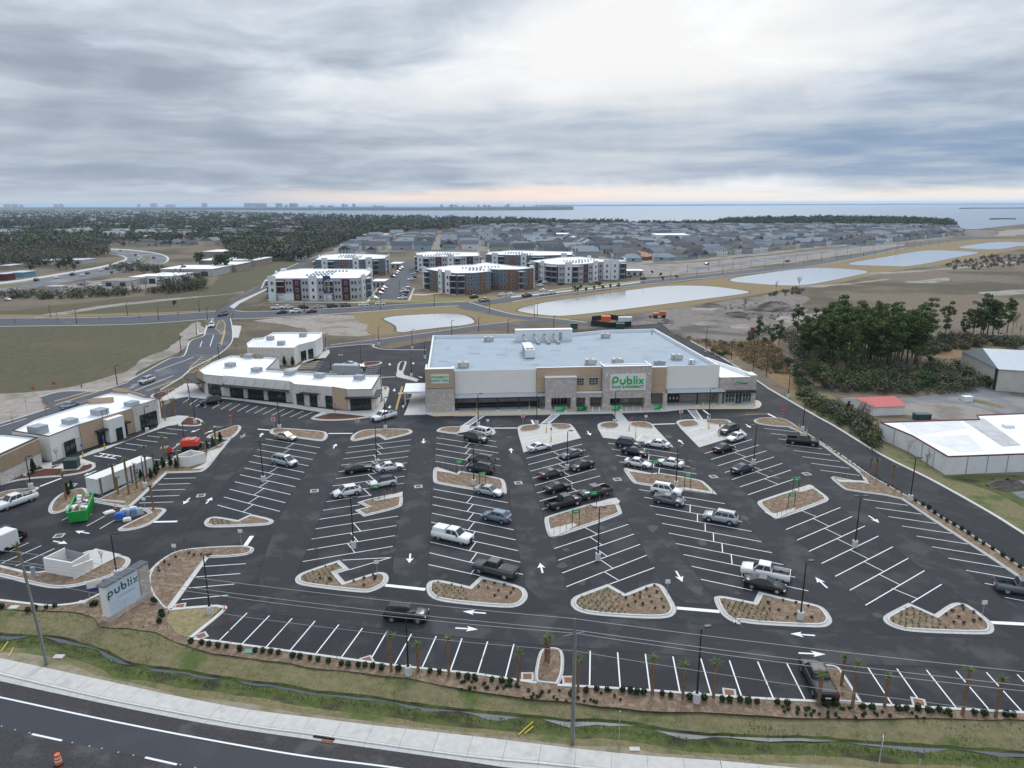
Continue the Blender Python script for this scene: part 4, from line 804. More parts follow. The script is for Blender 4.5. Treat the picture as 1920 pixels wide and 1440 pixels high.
sbox('foot', 39.25, 41.2, -1.0, -.9, 0, 1.0, M_brick); sbox('foot', 48.8, 50.6, -1.0, -.9, 0, 1.0, M_brick)
for u in (39.5, 50.05): b_ = MB(); b_.add([(u, 1.6, 8.2), (u + .3, 1.6, 8.2), (u + .3, 5.2, 8.2), (u, 5.2, 8.2), (u, 1.6, 9.85), (u + .3, 1.6, 9.85), (u + .3, 4.9, 9.85), (u, 4.9, 9.85)], [(0, 1, 5, 4), (1, 2, 6, 5), (2, 3, 7, 6), (3, 0, 4, 7), (4, 5, 6, 7)], M_panel); b_.build('tower_return', store)
parapet('tower_cap', [(39.5, -.88), (50.35, -.88), (50.35, 1.62), (39.5, 1.62)], 9.75, 9.9, .35, M_brick, M_cap, store)
sbox('sign_panel', 40.95, 49.0, -1.0, -0.88, 4.4, 8.2, M_signw)
rnd_font('Publix', 1.62, (45.0, -1.0, 5.95), M_green_letter, store, t=0.19, gap=0.36, depth=.16)
text_on('FOOD & PHARMACY', 0.84, (44.95, -1.02, 5.2), M_green_letter, store, depth=0.06, bold=0.03, sx=0.93)
for u in (40.2, 49.7): sbox('wall_lamp', u - .2, u + .2, -1.2, -.9, 7.9, 8.15, M_signw)
for u, z in ((27.2, 2.2), (32.9, 2.2), (54.0, 2.6), (3.2, 3.1)): sbox('wall_lamp', u - .15, u + .15, -.6 if u > 20 and u < 50 else -.12, -.4 if u > 20 and u < 50 else -0.02, z, z + .25, M_signw)
sbox('tan_wall', 50.5, 54.3, 0.9, 1.58, 3.1, 9.15, M_tan, M_cap); b_ = MB(); b_.box(53.5, 54.45, .1, 1.0, 0, 3.1, M_brick); b_.build('brick_pier', store)
sbox('white_panel', 54.4, 66.75, 1.45, 1.6, 3.9, 9.25, M_panel, M_cap)
def grid_win(name, u0, u1, z0, z1, v, cols, rws, gl=None, fm=None, parent=store, t=.07):
 f = MB(); f.box(u0 - t, u1 + t, v - .06, v - .002, z0 - t, z0, fm or M_frame); f.box(u0 - t, u1 + t, v - .06, v - .002, z1, z1 + t, fm or M_frame)
 for i in range(cols + 1): x = u0 + (u1 - u0) * i / cols; f.box(x - t / 2, x + t / 2, v - .058, v - .001, z0, z1, fm or M_frame)
 for i in range(1, rws): z = z0 + (z1 - z0) * i / rws; f.box(u0, u1, v - .055, v - .001, z - t / 2, z + t / 2, fm or M_frame)
 fo = f.build(name, parent)
 for i in range(cols):
  for j in range(rws):
   p_ = MB(); xa, xb = u0 + (u1 - u0) * (i + .0) / cols + t / 2, u0 + (u1 - u0) * (i + 1) / cols - t / 2; za, zb = z0 + (z1 - z0) * j / rws + t / 2, z0 + (z1 - z0) * (j + 1) / rws - t / 2
   p_.box(xa, xb, v - .02, v + .01, za, zb, gl or M_glass); p_.build('pane', fo)
 return fo
grid_win('window', 33.75, 35.35, 5.35, 6.95, 0.98, 3, 3); grid_win('window', 36.5, 38.6, 5.35, 6.95, 0.98, 3, 3)
grid_win('window', 33.8, 35.4, 1.2, 2.7, 4.16, 3, 3); grid_win('window', 37.0, 38.7, 1.2, 2.7, 4.16, 3, 3)
grid_win('entrance_doors', 28.2, 32.1, 0.15, 2.5, 4.16, 5, 1); grid_win('entrance_doors', 41.4, 44.5, 0.15, 2.5, 4.16, 4, 1); grid_win('side_window', 51.0, 52.2, .3, 2.5, 4.16, 1, 1)
sbox('white_door', 45.3, 46.5, 4.08, 4.18, 0.15, 2.4, M_signw)
sbox('ceiling', 24.7, 54.3, 1.0, 4.19, 3.0, 3.2, M_soffit)
tr = thing('trolley_row', 'long row of black shopping trolleys under the left canopy', 'trolleys', (SO.x, SO.y, 0), SA_)
b_ = MB(); b_.box(5.5, 25, 2.6, 3.5, .55, .62, M_black); k = 5.5
while k < 25: b_.box(k, k + .05, 2.6, 3.5, .25, 1.05, M_black); k += .22
b_.box(5.5, 25, 2.58, 2.62, .3, 1.02, M_black); b_.box(5.5, 25, 3.5, 3.53, .3, 1.1, M_black); b_.build('basket', tr)
b_ = MB()
for k in range(90): b_.tube((5.6 + k * .215, 2.75, .12), (5.6 + k * .215, 2.79, .26), .06, .06, M_black, 5)
b_.build('castors', tr)['kind'] = 'stuff'
vm = thing('gas_cage', 'black cage of white gas bottles against the brick wall', 'bottle rack', (SO.x, SO.y, 0), SA_)
b_ = MB(); b_.box(54.6, 58.3, 3.2, 4.1, .15, 1.9, M_black); b_.build('cage', vm)
for k in range(4): b_ = MB(); b_.tube((55.2 + k * .85, 3.16, .9), (55.2 + k * .85, 3.16, 1.5), .2, .17, M_signw, 10); b_.build('bottle', vm)
wing = thing('liquor_shop', 'low brick shop with a green round sign on the right end of the supermarket', 'shop', (SO.x, SO.y, 0), SA_)
WP = [(66.9, 0.9), (75.5, 1.0), (75.5, 4.5), (71.4, 22.5), (66.5, 22.5)]
b_ = MB(); b_.prism(WP, 0, 5.5, M_brick, M_roofw); b_.build('wall', wing); parapet('parapet', WP, 5.5, 6.35, .35, M_brick, M_roofw, wing)
b_ = MB(); b_.box(74.0, 75.52, .95, 4.3, 6.42, 6.75, M_brick, M_cap); b_.build('corner_tower', wing)
grid_win('shop_window', 68.3, 70.5, .5, 2.6, .88, 3, 2, M_glassg, parent=wing); grid_win('entrance_doors', 70.7, 72.2, .15, 2.6, .88, 2, 1, M_glass, parent=wing); grid_win('shop_window', 72.4, 74.4, .5, 2.6, .88, 3, 2, M_glassg, parent=wing)
b_ = MB(); b_.box(68.2, 75.1, -.5, .88, 3.0, 3.35, M_black); b_.build('awning', wing)
b_ = MB(); k = 20; b_.add([(70.9 + .42 * math.cos(2 * math.pi * i / k), .80, 5.0 + .42 * math.sin(2 * math.pi * i / k)) for i in range(k)] + [(70.9 + .42 * math.cos(2 * math.pi * i / k), .9, 5.0 + .42 * math.sin(2 * math.pi * i / k)) for i in range(k)], [tuple(range(k))] + [(i, i + k, (i + 1) % k + k, (i + 1) % k) for i in range(k)], M_gsign); sg = b_.build('round_sign', wing)
text_on('p', .75, (70.92, .79, 5.02), M_signw, sg, depth=.01, bold=.02); text_on('Liquors', .62, (72.4, .88, 5.0), M_gsign, wing, depth=.06, bold=.03)
b_ = MB(); b_.box(69.0, 69.8, 11, 12.0, 5.5, 6.6, M_unitw); b_.build('roof_unit', wing)
def unit(name, u, v, su, sv, h, mt, par=store, z=8.22):
 b_ = MB(); b_.box(u - su / 2, u + su / 2, v - sv / 2, v + sv / 2, z, z + .25, M_unitg); b_.box(u - su / 2 + .03, u + su / 2 - .03, v - sv / 2 + .03, v + sv / 2 - .03, z + .25, z + h, mt)
 o = b_.build(name, par); b_ = MB(); b_.box(u - su / 2 - .0, u - su / 2 + .6, v - sv / 2 - .02, v - sv / 2 + .03, z + .35, z + h - .15, M_unitg); b_.box(u + su / 2 - .03, u + su / 2 + .35, v - sv / 4, v + sv / 4, z + .3, z + h * .8, M_unitg); b_.build('grille', o)
 if su > 1.5: b_ = MB(); b_.tube((u, v, z + h), (u, v, z + h + .12), .42, .42, M_unitg, 12); b_.build('fan', o)
 return o
for u, v in ((15.7, 40.5), (8.3, 8.8), (38.2, 9.0), (44.6, 9.0), (48.8, 42.5), (60.0, 12.5)): unit('roof_unit', u, v, 2.3, 1.6, 1.35, M_unit)
unit('roof_unit', 61.9, 7.0, 1.1, 1.1, 1.2, M_unitw); unit('roof_unit', 54.4, 7.6, 2.4, 1.2, .9, M_unitg); unit('vent', 10.5, 3.2, 1.2, .6, .35, M_unitw); unit('vent', 13.0, 3.0, .9, .5, .3, M_black)
pv = sbox('penthouse', 23.2, 38.9, 39.3, 41.5, 8.22, 11.3, M_unitw, M_roofw)
b_ = MB(); b_.box(23.1, 39.0, 39.15, 41.6, 11.3, 11.42, M_cap); b_.build('roof_edge', pv); b_ = MB(); b_.box(35.2, 36.0, 39.22, 39.3, 8.5, 10.6, M_unitg); b_.build('door', pv)
for u in (25.4, 28.3, 31.1, 33.7):
 b_ = MB(); b_.box(u - .25, u + .25, 39.0, 39.3, 9.6, 10.3, M_unitg); b_.tube((u, 39.1, 9.6), (u + .6, 36.2, 8.9), .28, .28, M_unit, 8); b_.box(u + .3, u + 1.1, 34.5, 36.3, 8.25, 8.85, M_unitg); b_.build('duct', pv)
hv = sbox('cooling_plant', 23.7, 26.05, 16.9, 26.5, 8.4, 10.45, M_unitw)
b_ = MB(); b_.box(23.8, 25.95, 17, 26.4, 8.22, 8.4, M_black); b_.tube((24.4, 18.0, 10.45), (24.4, 18.0, 10.62), .42, .42, M_black, 14); b_.tube((25.4, 18.0, 10.45), (25.4, 18.0, 10.62), .42, .42, M_black, 14); b_.box(23.68, 23.7, 17.5, 24, 8.7, 10.2, M_unitg); b_.build('fan', hv)
for u, v, h in ((4.5, 30, .9), (5.0, 31, .7), (2.5, 9.5, .5), (10.5, 9.5, .5), (20.0, 30, .5), (36.0, 32, .4), (63.2, 46, 1.2), (12, 44, .7), (64.0, 9.0, .6), (22, 12, .4)):
 b_ = MB(); b_.tube((u, v, 8.2), (u, v, 8.2 + h), .11, .11, M_unitw if h < 1 else M_black, 8); b_.build('vent_pipe', store)
def sfr(u, v): c, s_ = math.cos(SA_), math.sin(SA_); return (SO.x + u * c - v * s_, SO.y + u * s_ + v * c)
PZ = PL('M:70,775 M:85,850 M:175,872 M:1220,856 N:330,845 N:810,827 N:1000,806 N:1600,806 N:1655,790 N:1670,768 N:1664,745 N:1640,728')
b_ = MB(); b_.prism([(p[0], p[1]) for p in PZ] + [sfr(75.5, 3), sfr(75, 6), sfr(0, 6), sfr(-1.5, 2)], 0.0, 0.15, M_kerb, M_conc); struct(b_.build('store_pavement'), 'raised concrete pavement before the supermarket')
o = sheet('brown_paving', PL('M:1225,835 N:330,828 N:800,815 N:800,785 M:1190,805'), 0.156, M_plaza); struct(o)
for s_, w in (('M:170,870 M:640,858', .75), ('M:640,858 M:1220,850', .45), ('N:1000,806 N:1610,804', .8)):
 q = PL(s_); a_, c_ = Vector(q[0][:2]), Vector(q[1][:2]); d = (c_ - a_); Ln = d.length; d.normalize(); nr = Vector((-d.y, d.x))
 root = struct(link('kerb_striping', None)); k = 0
 while k < Ln - .7:
  b_ = MB(); b_.flat([a_ + d * k - nr * .25, a_ + d * (k + .5) - nr * .25, a_ + d * (k + .95) + nr * w, a_ + d * (k + .45) + nr * w], 0.162, M_yellow); b_.build('yellow_bar', root); k += .9
 stripe('yellow_line', a_ + nr * (w + .3), c_ + nr * (w + .3), .35, .161, M_yellow, root)
 b_ = MB(); dd = [a_ - nr * .27, c_ - nr * .27]
 b_.prism([a_ - nr * .32, c_ - nr * .32, c_ - nr * .26, a_ - nr * .26], 0.0, .158, M_black); b_.build('kerb_face', root)
BAN = [('M', 1303, 830), ('M', 1490, 828), ('M', 1802, 820), ('N', 50, 828), ('N', 360, 820), ('N', 730, 812)]
for i, q in enumerate([BAN[0], BAN[1], BAN[3], BAN[4], BAN[5]]):
 p = g(*q, .15); t = thing('banner_frame', f'green banner on a frame at the store front, {ORD[i]} from the left', 'banner', (p.x, p.y, .15), SA_, 'green banners before the store')
 b_ = MB(); b_.box(-1.15, 1.15, -.02, .02, .25, 1.35, M_gsign); pn = b_.build('banner', t)
 text_on('WELCOME', .3, (-.1, -.03, 1.0), M_signw, pn, depth=.004)
 if True: bpy.data.objects.remove(pn.children[0])
 b_ = MB(); b_.box(-1.2, -1.15, -.25, .25, 0, 1.4, M_signw); b_.box(1.15, 1.2, -.25, .25, 0, 1.4, M_signw); b_.box(-1.0, .3, -.03, -.02, .95, 1.1, mat('banner_print', (.35, .62, .42), .6)); b_.box(-1.0, .1, -.03, -.02, .62, .78, MATS['banner_print']); b_.build('frame', t)
 b_ = MB(); b_.tube((1.05, -.1, .15), (1.05, -.04, .15), .3, .3, M_signw, 14); b_.build('round_badge', t)
BOL = [('M', 1590, 828), ('M', 1648, 828), ('M', 1893, 828), ('N', 147, 830), ('N', 212, 828), ('N', 455, 828), ('N', 517, 828), ('N', 578, 826), ('N', 700, 822)]
b_ = MB(); b_.tube((0, 0, 0), (0, 0, 1.05), .09, .09, M_unitw, 10); b_.tube((0, 0, 1.05), (0, 0, 1.1), .09, .04, M_unitw, 10); bme = b_.mesh('bollard')
for i, q in enumerate(BOL): p = g(*q, .15); thing('bollard', f'thin pale bollard at the kerb before the store, {ORD[i]} from the left', 'bollard', (p.x, p.y, .15), 0, 'pale bollards before the store', bme)
b_ = MB(); b_.tube((0, 0, 0), (0, 0, 1.0), .11, .11, M_bollard, 10); b_.tube((0, 0, 1.0), (0, 0, 1.06), .11, .05, M_bollard, 10); yme = b_.mesh('bollard')
M_post = mat('galvanised_post', (0.42, 0.43, 0.44), .4, metal=.5); M_red = mat('stop_red', (0.50, 0.03, 0.035), .5); M_blue = mat('sign_blue', (0.03, 0.13, 0.42), .5); M_orange = mat('safety_orange', (0.75, 0.13, 0.04), .5)
def sign_post(q, top, kind, label, face=0.0):
 p = g(*q, ZL); t = thing('sign_post', label, 'sign', (p.x, p.y, ZL), face)
 h = top; b_ = MB(); b_.tube((0, 0, 0), (0, 0, h), .035, .035, M_post, 6); b_.build('post', t)
 if kind in ('blue', 'guard'): b_ = MB(); b_.tube((0, 0, 0), (0, 0, 1.1), .12, .12, M_bollard, 8); b_.build('guard', t)
 if kind in ('stop', 'red'):
  b_ = MB(); r = .42; k = 8; b_.add([(r * math.cos(math.pi / 8 + 2 * math.pi * i / k), -.05, h - .3 + r * math.sin(math.pi / 8 + 2 * math.pi * i / k)) for i in range(k)] + [(r * math.cos(math.pi / 8 + 2 * math.pi * i / k), -.03, h - .3 + r * math.sin(math.pi / 8 + 2 * math.pi * i / k)) for i in range(k)], [tuple(range(k)), tuple(reversed(range(k, 2 * k)))] + [(i, i + k, (i + 1) % k + k, (i + 1) % k) for i in range(k)], M_red); f_ = b_.build('plate', t)
  if kind == 'stop': text_on('STOP', .26, (0, -.055, h - .3), M_signw, f_, depth=.003, bold=.006)
 if kind == 'entry':
  b_ = MB(); b_.box(-.4, .4, -.055, -.035, h - .75, h, M_signw); f_ = b_.build('plate', t); b_ = MB(); k = 16; b_.add([(.34 * math.cos(2 * math.pi * i / k), -.06, h - .375 + .34 * math.sin(2 * math.pi * i / k)) for i in range(k)], [tuple(range(k))], M_red); b_.build('disc', f_); b_ = MB(); b_.box(-.25, .25, -.068, -.061, h - .42, h - .33, M_signw); b_.build('bar', f_)
 if kind == 'blue': b_ = MB(); b_.box(-.16, .16, -.05, -.03, h - .5, h, M_blue); b_.build('plate', t)
 if kind == 'white': b_ = MB(); b_.box(-.3, .3, -.05, -.03, h - .5, h, M_signw); b_.build('plate', t)
 return t
SG = [(('D', 212, 68), 2.3, 'stop', 'red stop sign at the tip of the bed beside the west shop'), (('D', 535, 90), 2.3, 'entry', 'red disc sign on the first top island from the left'), (('D', 1163, 100), 2.3, 'entry', 'red disc sign on the second top island from the left'),
  (('E', 912, 130), 2.3, 'entry', 'red disc sign left of the first paved bay'), (('E', 580, 145), 1.5, 'white', 'small white sign on the island below the left crossing'), (('F', 890, 88), 2.3, 'entry', 'red disc sign left of the rightmost paved bay'),
  (('F', 560, 105), 1.5, 'white', 'small white sign on the middle paved bay'), (('F', 402, 190), 2.6, 'guard', 'sign post with a yellow guard left in the middle paved bay'), (('F', 462, 262), 3.0, 'guard', 'tall sign post with a yellow guard low in the middle paved bay'),
  (('E', 1135, 205), 2.4, 'guard', 'sign post with a yellow guard beside the crossing'), (('E', 1178, 295), 2.9, 'blue', 'blue plate sign with a yellow guard in the first paved bay'), (('F', 1155, 165), 2.8, 'blue', 'blue plate sign with a yellow guard by the right light pole'),
  (('F', 1255, 245), 2.6, 'blue', 'blue plate sign with a yellow guard beside the black parked van'), (('Q', 105, 255), 2.2, 'stop', 'red stop sign at the top right island'), (('F', 1855, 70), 2.2, 'stop', 'red stop sign left of the top right island'),
  (('K', 258, 650), 2.2, 'red', 'red sign on the sand left of the street stub'), (('K', 407, 575), 1.0, 'red', 'low red sign in the green field'), (('K', 1262, 670), 2.2, 'entry', 'red disc sign on the corner bed by the street'), (('A', 1735, 310), 2.4, 'stop', 'red stop sign at the top of the west bed'), (('K', 1750, 60), 1.5, 'stop', 'small red stop sign at the street crossing'),
  (('L', 1442, 215), 2.2, 'entry', 'red disc sign beside the rear road'), (('A', 788, 490), 2.7, 'blue', 'blue plate sign before the black door of the west shop'), (('A', 625, 555), 2.7, 'blue', 'blue plate sign at the hatched stall of the west shop'),
  (('M', 548, 838), 2.6, 'guard', 'sign post with a yellow guard under the left canopy'), (('M', 1020, 815), 2.6, 'guard', 'sign post with a yellow guard near the trolley row end'), (('N', 1143, 785), 2.2, 'guard', 'sign post with a yellow guard under the right canopy'), (('N', 1237, 790), 2.6, 'guard', 'sign post with a yellow guard before the right brick wall'), (('N', 1605, 780), 1.3, 'guard', 'yellow guard post before the liquor shop'), (('M', 172, 840), 1.9, 'guard', 'sign post with a yellow guard at the left brick pier'),
  (('Q', 228, 345), 2.4, 'guard', 'sign post with a yellow guard at the bend of the side drive'), (('Q', 288, 382), 2.4, 'guard', 'sign post with a yellow guard behind the black pickup'),
  (('G', 668, 548), 2.0, 'white', 'small white sign on the bottom island left of the black vehicle'), (('H', 1003, 860), 2.0, 'white', 'small white sign on the large middle bottom island'), (('R', 1630, 1090), 2.0, 'white', 'small white sign on the rightmost bottom island'), (('B', 1812, 330), 2.4, 'white', 'small sign on the tip of the brown bed left'), (('B', 1310, 380), 1.2, 'white', 'short marker post on the brown bed left'),
  (('A', 205, 770), 2.4, 'white', 'small sign at the drive-through exit left'), (('B', 1088, 60), 2.0, 'white', 'small sign on the little island by the crates'), (('C', 1, 10), .8, 'white', 'low marker at the left edge')]
for q, h, k, lb in SG[:-1]: sign_post(q, h, k, lb)
# ------------------------------------------------------------ the west shops (A, B, C) and the building at the edge (D)
def shopwin(par, p0, p1, z0, z1, n=3, gl=None, off=.04, name='shop_window'):
 """window between ground points p0 -> p1 on a wall facing right of the direction"""
 p0 = Vector(p0[:2]); p1 = Vector(p1[:2]); d = p1 - p0; L_ = d.length; a = math.atan2(d.y, d.x)
 base = link(name, None, par, (p0.x, p0.y, 0), a)
 f = MB(); t = .06
 for i in range(n + 1): x = L_ * i / n; f.box(x - t, x + t, -off - .05, -off + .04, z0, z1, M_black)
 for z in (z0, z0 + (z1 - z0) * .72, z1): f.box(-t, L_ + t, -off - .045, -off + .04, z - t / 2, z + t / 2, M_black)
 f.build('frame', base)
 for i in range(n): b_ = MB(); b_.box(L_ * i / n + t, L_ * (i + 1) / n - t, -off, -off + .03, z0, z1, gl or M_shop); b_.build('pane', base)
 return base
M_shop = mat('dark_shop_glass', (0.015, 0.03, 0.03), 0.06, spec=0.7)
def wseg(par, p0, p1, z0, z1, mt, th=.18, name='wall_panel', top=None):
 p0 = Vector(p0[:2]); p1 = Vector(p1[:2]); d = (p1 - p0).normalized(); n = Vector((d.y, -d.x)) * th
 b_ = MB(); b_.prism([p0, p1, p1 + n, p0 + n], z0, z1, mt, top or M_black); return b_.build(name, par)
A_F = [(-83.4, 121.1), (-81.5, 127.4), (-77.3, 138.0), (-74.6, 143.6)]
A_ = thing('west_shop', 'white and tan flat-roofed shop between the street and its stalls', 'shop')
AP = [(-82.9, 120.8), (-81.6, 127.6), (-77.2, 138.3), (-74.9, 143.9), (-75.4, 146.2), (-79.0, 147.4), (-84.0, 151.2), (-88.7, 152.6), (-90.4, 147.0), (-88.9, 143.0), (-92.4, 131.6), (-91.8, 124.2)]
b_ = MB(); b_.prism(AP, 0, 4.55, M_stucco, M_roofw); b_.build('wall', A_); parapet('parapet', AP, 4.55, 4.9, .25, M_stucco, M_black, A_, M_roofw)
def lp(a, b, t): return (a[0] + (b[0] - a[0]) * t, a[1] + (b[1] - a[1]) * t)
a0, a1, a2, a3 = AP[0], AP[1], AP[2], AP[3]
wseg(A_, lp(a0, a1, .35), a1, 0, 2.6, M_stone, .1); wseg(A_, a1, a2, 0, 5.0, M_tan, .3); wseg(A_, a2, a3, 0, 5.4, M_stone, .45)
wseg(A_, lp(a1, a2, .42), lp(a1, a2, .72), 0, 4.7, M_stucco, 1.6, 'porch', M_roofw)
shopwin(A_, lp(a0, a1, .42), lp(a0, a1, .78), .1, 2.8, 2, off=.14); shopwin(A_, lp(a2, a3, .22), lp(a2, a3, .88), .1, 3.2, 4, off=.5); shopwin(A_, lp(a1, a2, .28), lp(a1, a2, .41), .1, 2.6, 2, off=.35); shopwin(A_, lp(a1, a2, .76), lp(a1, a2, .84), .1, 2.5, 1, off=.35)
pp_ = lp(a1, a2, .54); shopwin(A_, (pp_[0] + 1.55, pp_[1] - .6), (pp_[0] + 2.0, pp_[1] + .65), .1, 2.5, 1, off=.03)
for t0, t1 in ((.24, .42), (.73, .86)): q0, q1 = lp(a1, a2, t0), lp(a1, a2, t1); wseg(A_, q0, q1, 2.7, 2.95, M_black, 1.5, 'awning')
for x, y, w, d_, h in ((-86.4, 123.4, 2.2, 2.6, 1.5), (-84.3, 129.5, 1.9, 2.2, .9), (-82.0, 135.5, 2.3, 2.4, 1.1), (-78.8, 141.6, 2.2, 2.0, .9)):
 b_ = MB(); b_.box(-w / 2, w / 2, -d_ / 2, d_ / 2, 4.7, 4.7 + h, M_unitg); b_.box(-w / 2 - .2, w / 2 + .2, -d_ / 2 - .2, d_ / 2 + .2, 4.56, 4.7, M_roofw); o = b_.build('roof_unit', A_, loc=(x, y, 0)); o.rotation_euler.z = rad(68)
b_ = MB(); b_.tube((-79.5, 132.0, 4.5), (-79.5, 132.0, 6.4), .05, .05, M_black, 6); b_.tube((-79.1, 133.0, 4.5), (-79.1, 133.0, 6.4), .05, .05, M_black, 6)
for k in range(5): b_.tube((-79.5, 132.0, 4.7 + k * .38), (-79.1, 133.0, 4.7 + k * .38), .03, .03, M_black, 5)
b_.build('roof_ladder', A_)
wseg(A_, (-84.0, 150.9), (-79.0, 147.3), 4.55, 5.6, M_tan, -.3, 'raised_parapet'); wseg(A_, (-88.6, 152.3), (-84.2, 151.0), 4.55, 5.9, M_tan, -.3, 'raised_parapet'); wseg(A_, (-88.9, 143.2), (-84.2, 144.6), 4.55, 5.7, M_tan, -.3, 'raised_parapet')
D_ = thing('edge_building', 'stone and timber building cut by the left edge of the photo', 'building')
DP = [(-84.6, 110.0), (-84.0, 119.6), (-92.0, 121.8), (-98, 104)]
b_ = MB(); b_.prism(DP, 0, 2.3, M_stone); b_.prism(inset(DP[::-1] if area(DP) < 0 else DP, -.12), 2.3, 4.9, M_tanv, M_roofw); b_.build('wall', D_); parapet('parapet', DP, 4.9, 5.15, .3, M_tanv, M_black, D_, M_roofw)
B_ = thing('shop_row', 'long white-roofed shop row with black awnings left of the supermarket', 'shop row')
BF = [(-78.8, 173.2), (-75.2, 168.3), (-69.4, 166.2), (-51.7, 160.4), (-50.4, 158.4), (-40.6, 155.4), (-36.9, 153.3), (-31.2, 153.6)]
BP = BF + [(-31.8, 168.0), (-42.8, 167.8), (-61.6, 174.0), (-63.1, 188.0), (-70.1, 190.8), (-77.6, 191.4), (-79.2, 183.0)]
b_ = MB(); b_.prism(BP, 0, 4.35, M_stucco, M_roofw); b_.build('wall', B_); parapet('parapet', BP, 4.35, 4.85, .25, M_stucco, M_black, B_, M_roofw)
wseg(B_, BF[0], BF[1], 0, 5.2, M_tan, .12); wseg(B_, BF[1], BF[2], 0, 4.9, M_stone, .12); wseg(B_, BF[2], BF[3], 2.7, 5.15, M_stucco, .25)
for t0, t1 in ((0, .08), (.29, .35), (.60, .655), (.93, 1)): wseg(B_, lp(BF[2], BF[3], t0), lp(BF[2], BF[3], t1), 0, 2.7, M_stone, .22)
for t0, t1 in ((.085, .28), (.36, .59), (.665, .92)): shopwin(B_, lp(BF[2], BF[3], t0), lp(BF[2], BF[3], t1), .1, 2.65, 5, off=.06)
wseg(B_, lp(BF[2], BF[3], -.02), lp(BF[2], BF[3], .99), 2.85, 3.05, M_black, 2.0, 'awning')
for k in range(7): q = Vector(lp(BF[2], BF[3], .05 + k * .15)); b_ = MB(); nrm = Vector((-.31, -.95)); b_.tube((q.x + nrm.x * .3, q.y + nrm.y * .3, 4.6), (q.x + nrm.x * 1.9, q.y + nrm.y * 1.9, 3.0), .03, .03, M_black, 5); b_.build('awning_rod', B_)
wseg(B_, BF[3], BF[4], 0, 5.0, M_stone, .1); wseg(B_, BF[4], BF[5], 0, 5.0, M_stone, .15); wseg(B_, BF[5], BF[6], 0, 5.1, M_tan, .25); wseg(B_, BF[6], BF[7], 3.2, 4.7, M_stone, .1); wseg(B_, lp(BF[6], BF[7], 0), lp(BF[6], BF[7], .1), 0, 3.2, M_stone, .12); wseg(B_, lp(BF[6], BF[7], .93), BF[7], 0, 3.2, M_stone, .12)
shopwin(B_, lp(BF[4], BF[5], .08), lp(BF[4], BF[5], .26), .1, 2.8, 2, off=.2); shopwin(B_, lp(BF[4], BF[5], .42), lp(BF[4], BF[5], .6), .1, 3.1, 2, off=.2); shopwin(B_, lp(BF[4], BF[5], .82), lp(BF[4], BF[5], 1), .1, 2.9, 2, off=.2); shopwin(B_, lp(BF[6], BF[7], .12), lp(BF[6], BF[7], .92), .1, 3.0, 5, off=.08); shopwin(B_, BF[0], lp(BF[0], BF[1], .8), .1, 2.8, 3, off=.16); shopwin(B_, lp(BF[1], BF[2], .2), lp(BF[1], BF[2], .8), .1, 2.8, 3, off=.16)
wseg(B_, lp(BF[4], BF[5], .22), lp(BF[4], BF[5], .66), 3.1, 3.3, M_black, 1.4, 'awning'); wseg(B_, lp(BF[6], BF[7], -.05), lp(BF[6], BF[7], 1.2), 3.1, 3.3, M_black, 1.6, 'awning'); wseg(B_, (BF[0][0] - 1.5, BF[0][1] + .8), (BF[1][0] + .5, BF[1][1] - .6), 3.0, 3.2, M_black, 2.2, 'awning')
wseg(B_, (-31.1, 153.7), (-31.6, 160.0), 3.0, 3.2, M_black, 1.4, 'awning')
for q in ((-77.6, 165.0), (-79.8, 169.2)): b_ = MB(); b_.tube((*q, 0), (*q, 3.0), .08, .08, M_black, 6); b_.build('awning_post', B_)
for c, x, y in (('L', 155, 425), ('L', 325, 345), ('L', 392, 470), ('L', 688, 498), ('L', 958, 522), ('L', 1315, 540)):
 p = g(c, x, y, 4.4); b_ = MB(); b_.box(-1.1, 1.1, -.9, .9, 4.55, 5.6, M_unitg); b_.box(-1.3, 1.3, -1.1, 1.1, 4.36, 4.55, M_roofw); o = b_.build('roof_unit', B_, loc=(p.x, p.y, 0)); o.rotation_euler.z = rad(-15)
wseg(B_, (-74.5, 190.6), (-68, 189.0), 4.35, 5.4, M_tanv, -.3, 'raised_parapet'); wseg(B_, (-61.6, 174.2), (-42.8, 168.0), 4.85, 5.1, M_stucco, -.3, 'rear_parapet')
C_ = thing('rear_shop', 'small stone and white shop with a railed roof behind the shop row', 'shop')
CP = [(-76.0, 201.0), (-62.6, 200.2), (-62.6, 204.2), (-59.4, 211.0), (-59.2, 217.0), (-61.0, 225.2), (-76.6, 225.4), (-76.8, 216.4), (-79.3, 214.6), (-78.6, 207.0)]
b_ = MB(); b_.prism(CP, 0, 4.7, M_stucco, M_roofw); b_.build('wall', C_); parapet('parapet', CP, 4.7, 5.1, .25, M_stucco, M_cap, C_, M_roofw)
wseg(C_, CP[0], CP[1], 0, 5.1, M_stone, .15); shopwin(C_, lp(CP[2], CP[3], .12), lp(CP[2], CP[3], .4), .2, 3.0, 1, off=.08); shopwin(C_, lp(CP[2], CP[3], .55), lp(CP[2], CP[3], .82), .2, 3.0, 1, off=.08)
b_ = MB()
for k in range(8): x = -76 + k * .9; b_.tube((x, 205.0, 4.7), (x, 205.0, 5.9), .04, .04, M_post, 5)
b_.box(-76, -69.7, 204.96, 205.04, 5.85, 5.92, M_post); b_.box(-76, -69.7, 204.96, 205.04, 5.3, 5.36, M_post); b_.build('roof_railing', C_)
for c, x, y in (('L', 515, 180), ('L', 612, 225), ('L', 808, 150)): p = g(c, x, y, 4.7); b_ = MB(); b_.box(-1.0, 1.0, -.9, .9, 4.72, 5.9, M_unitg); b_.build('roof_unit', C_, loc=(p.x, p.y, 0))
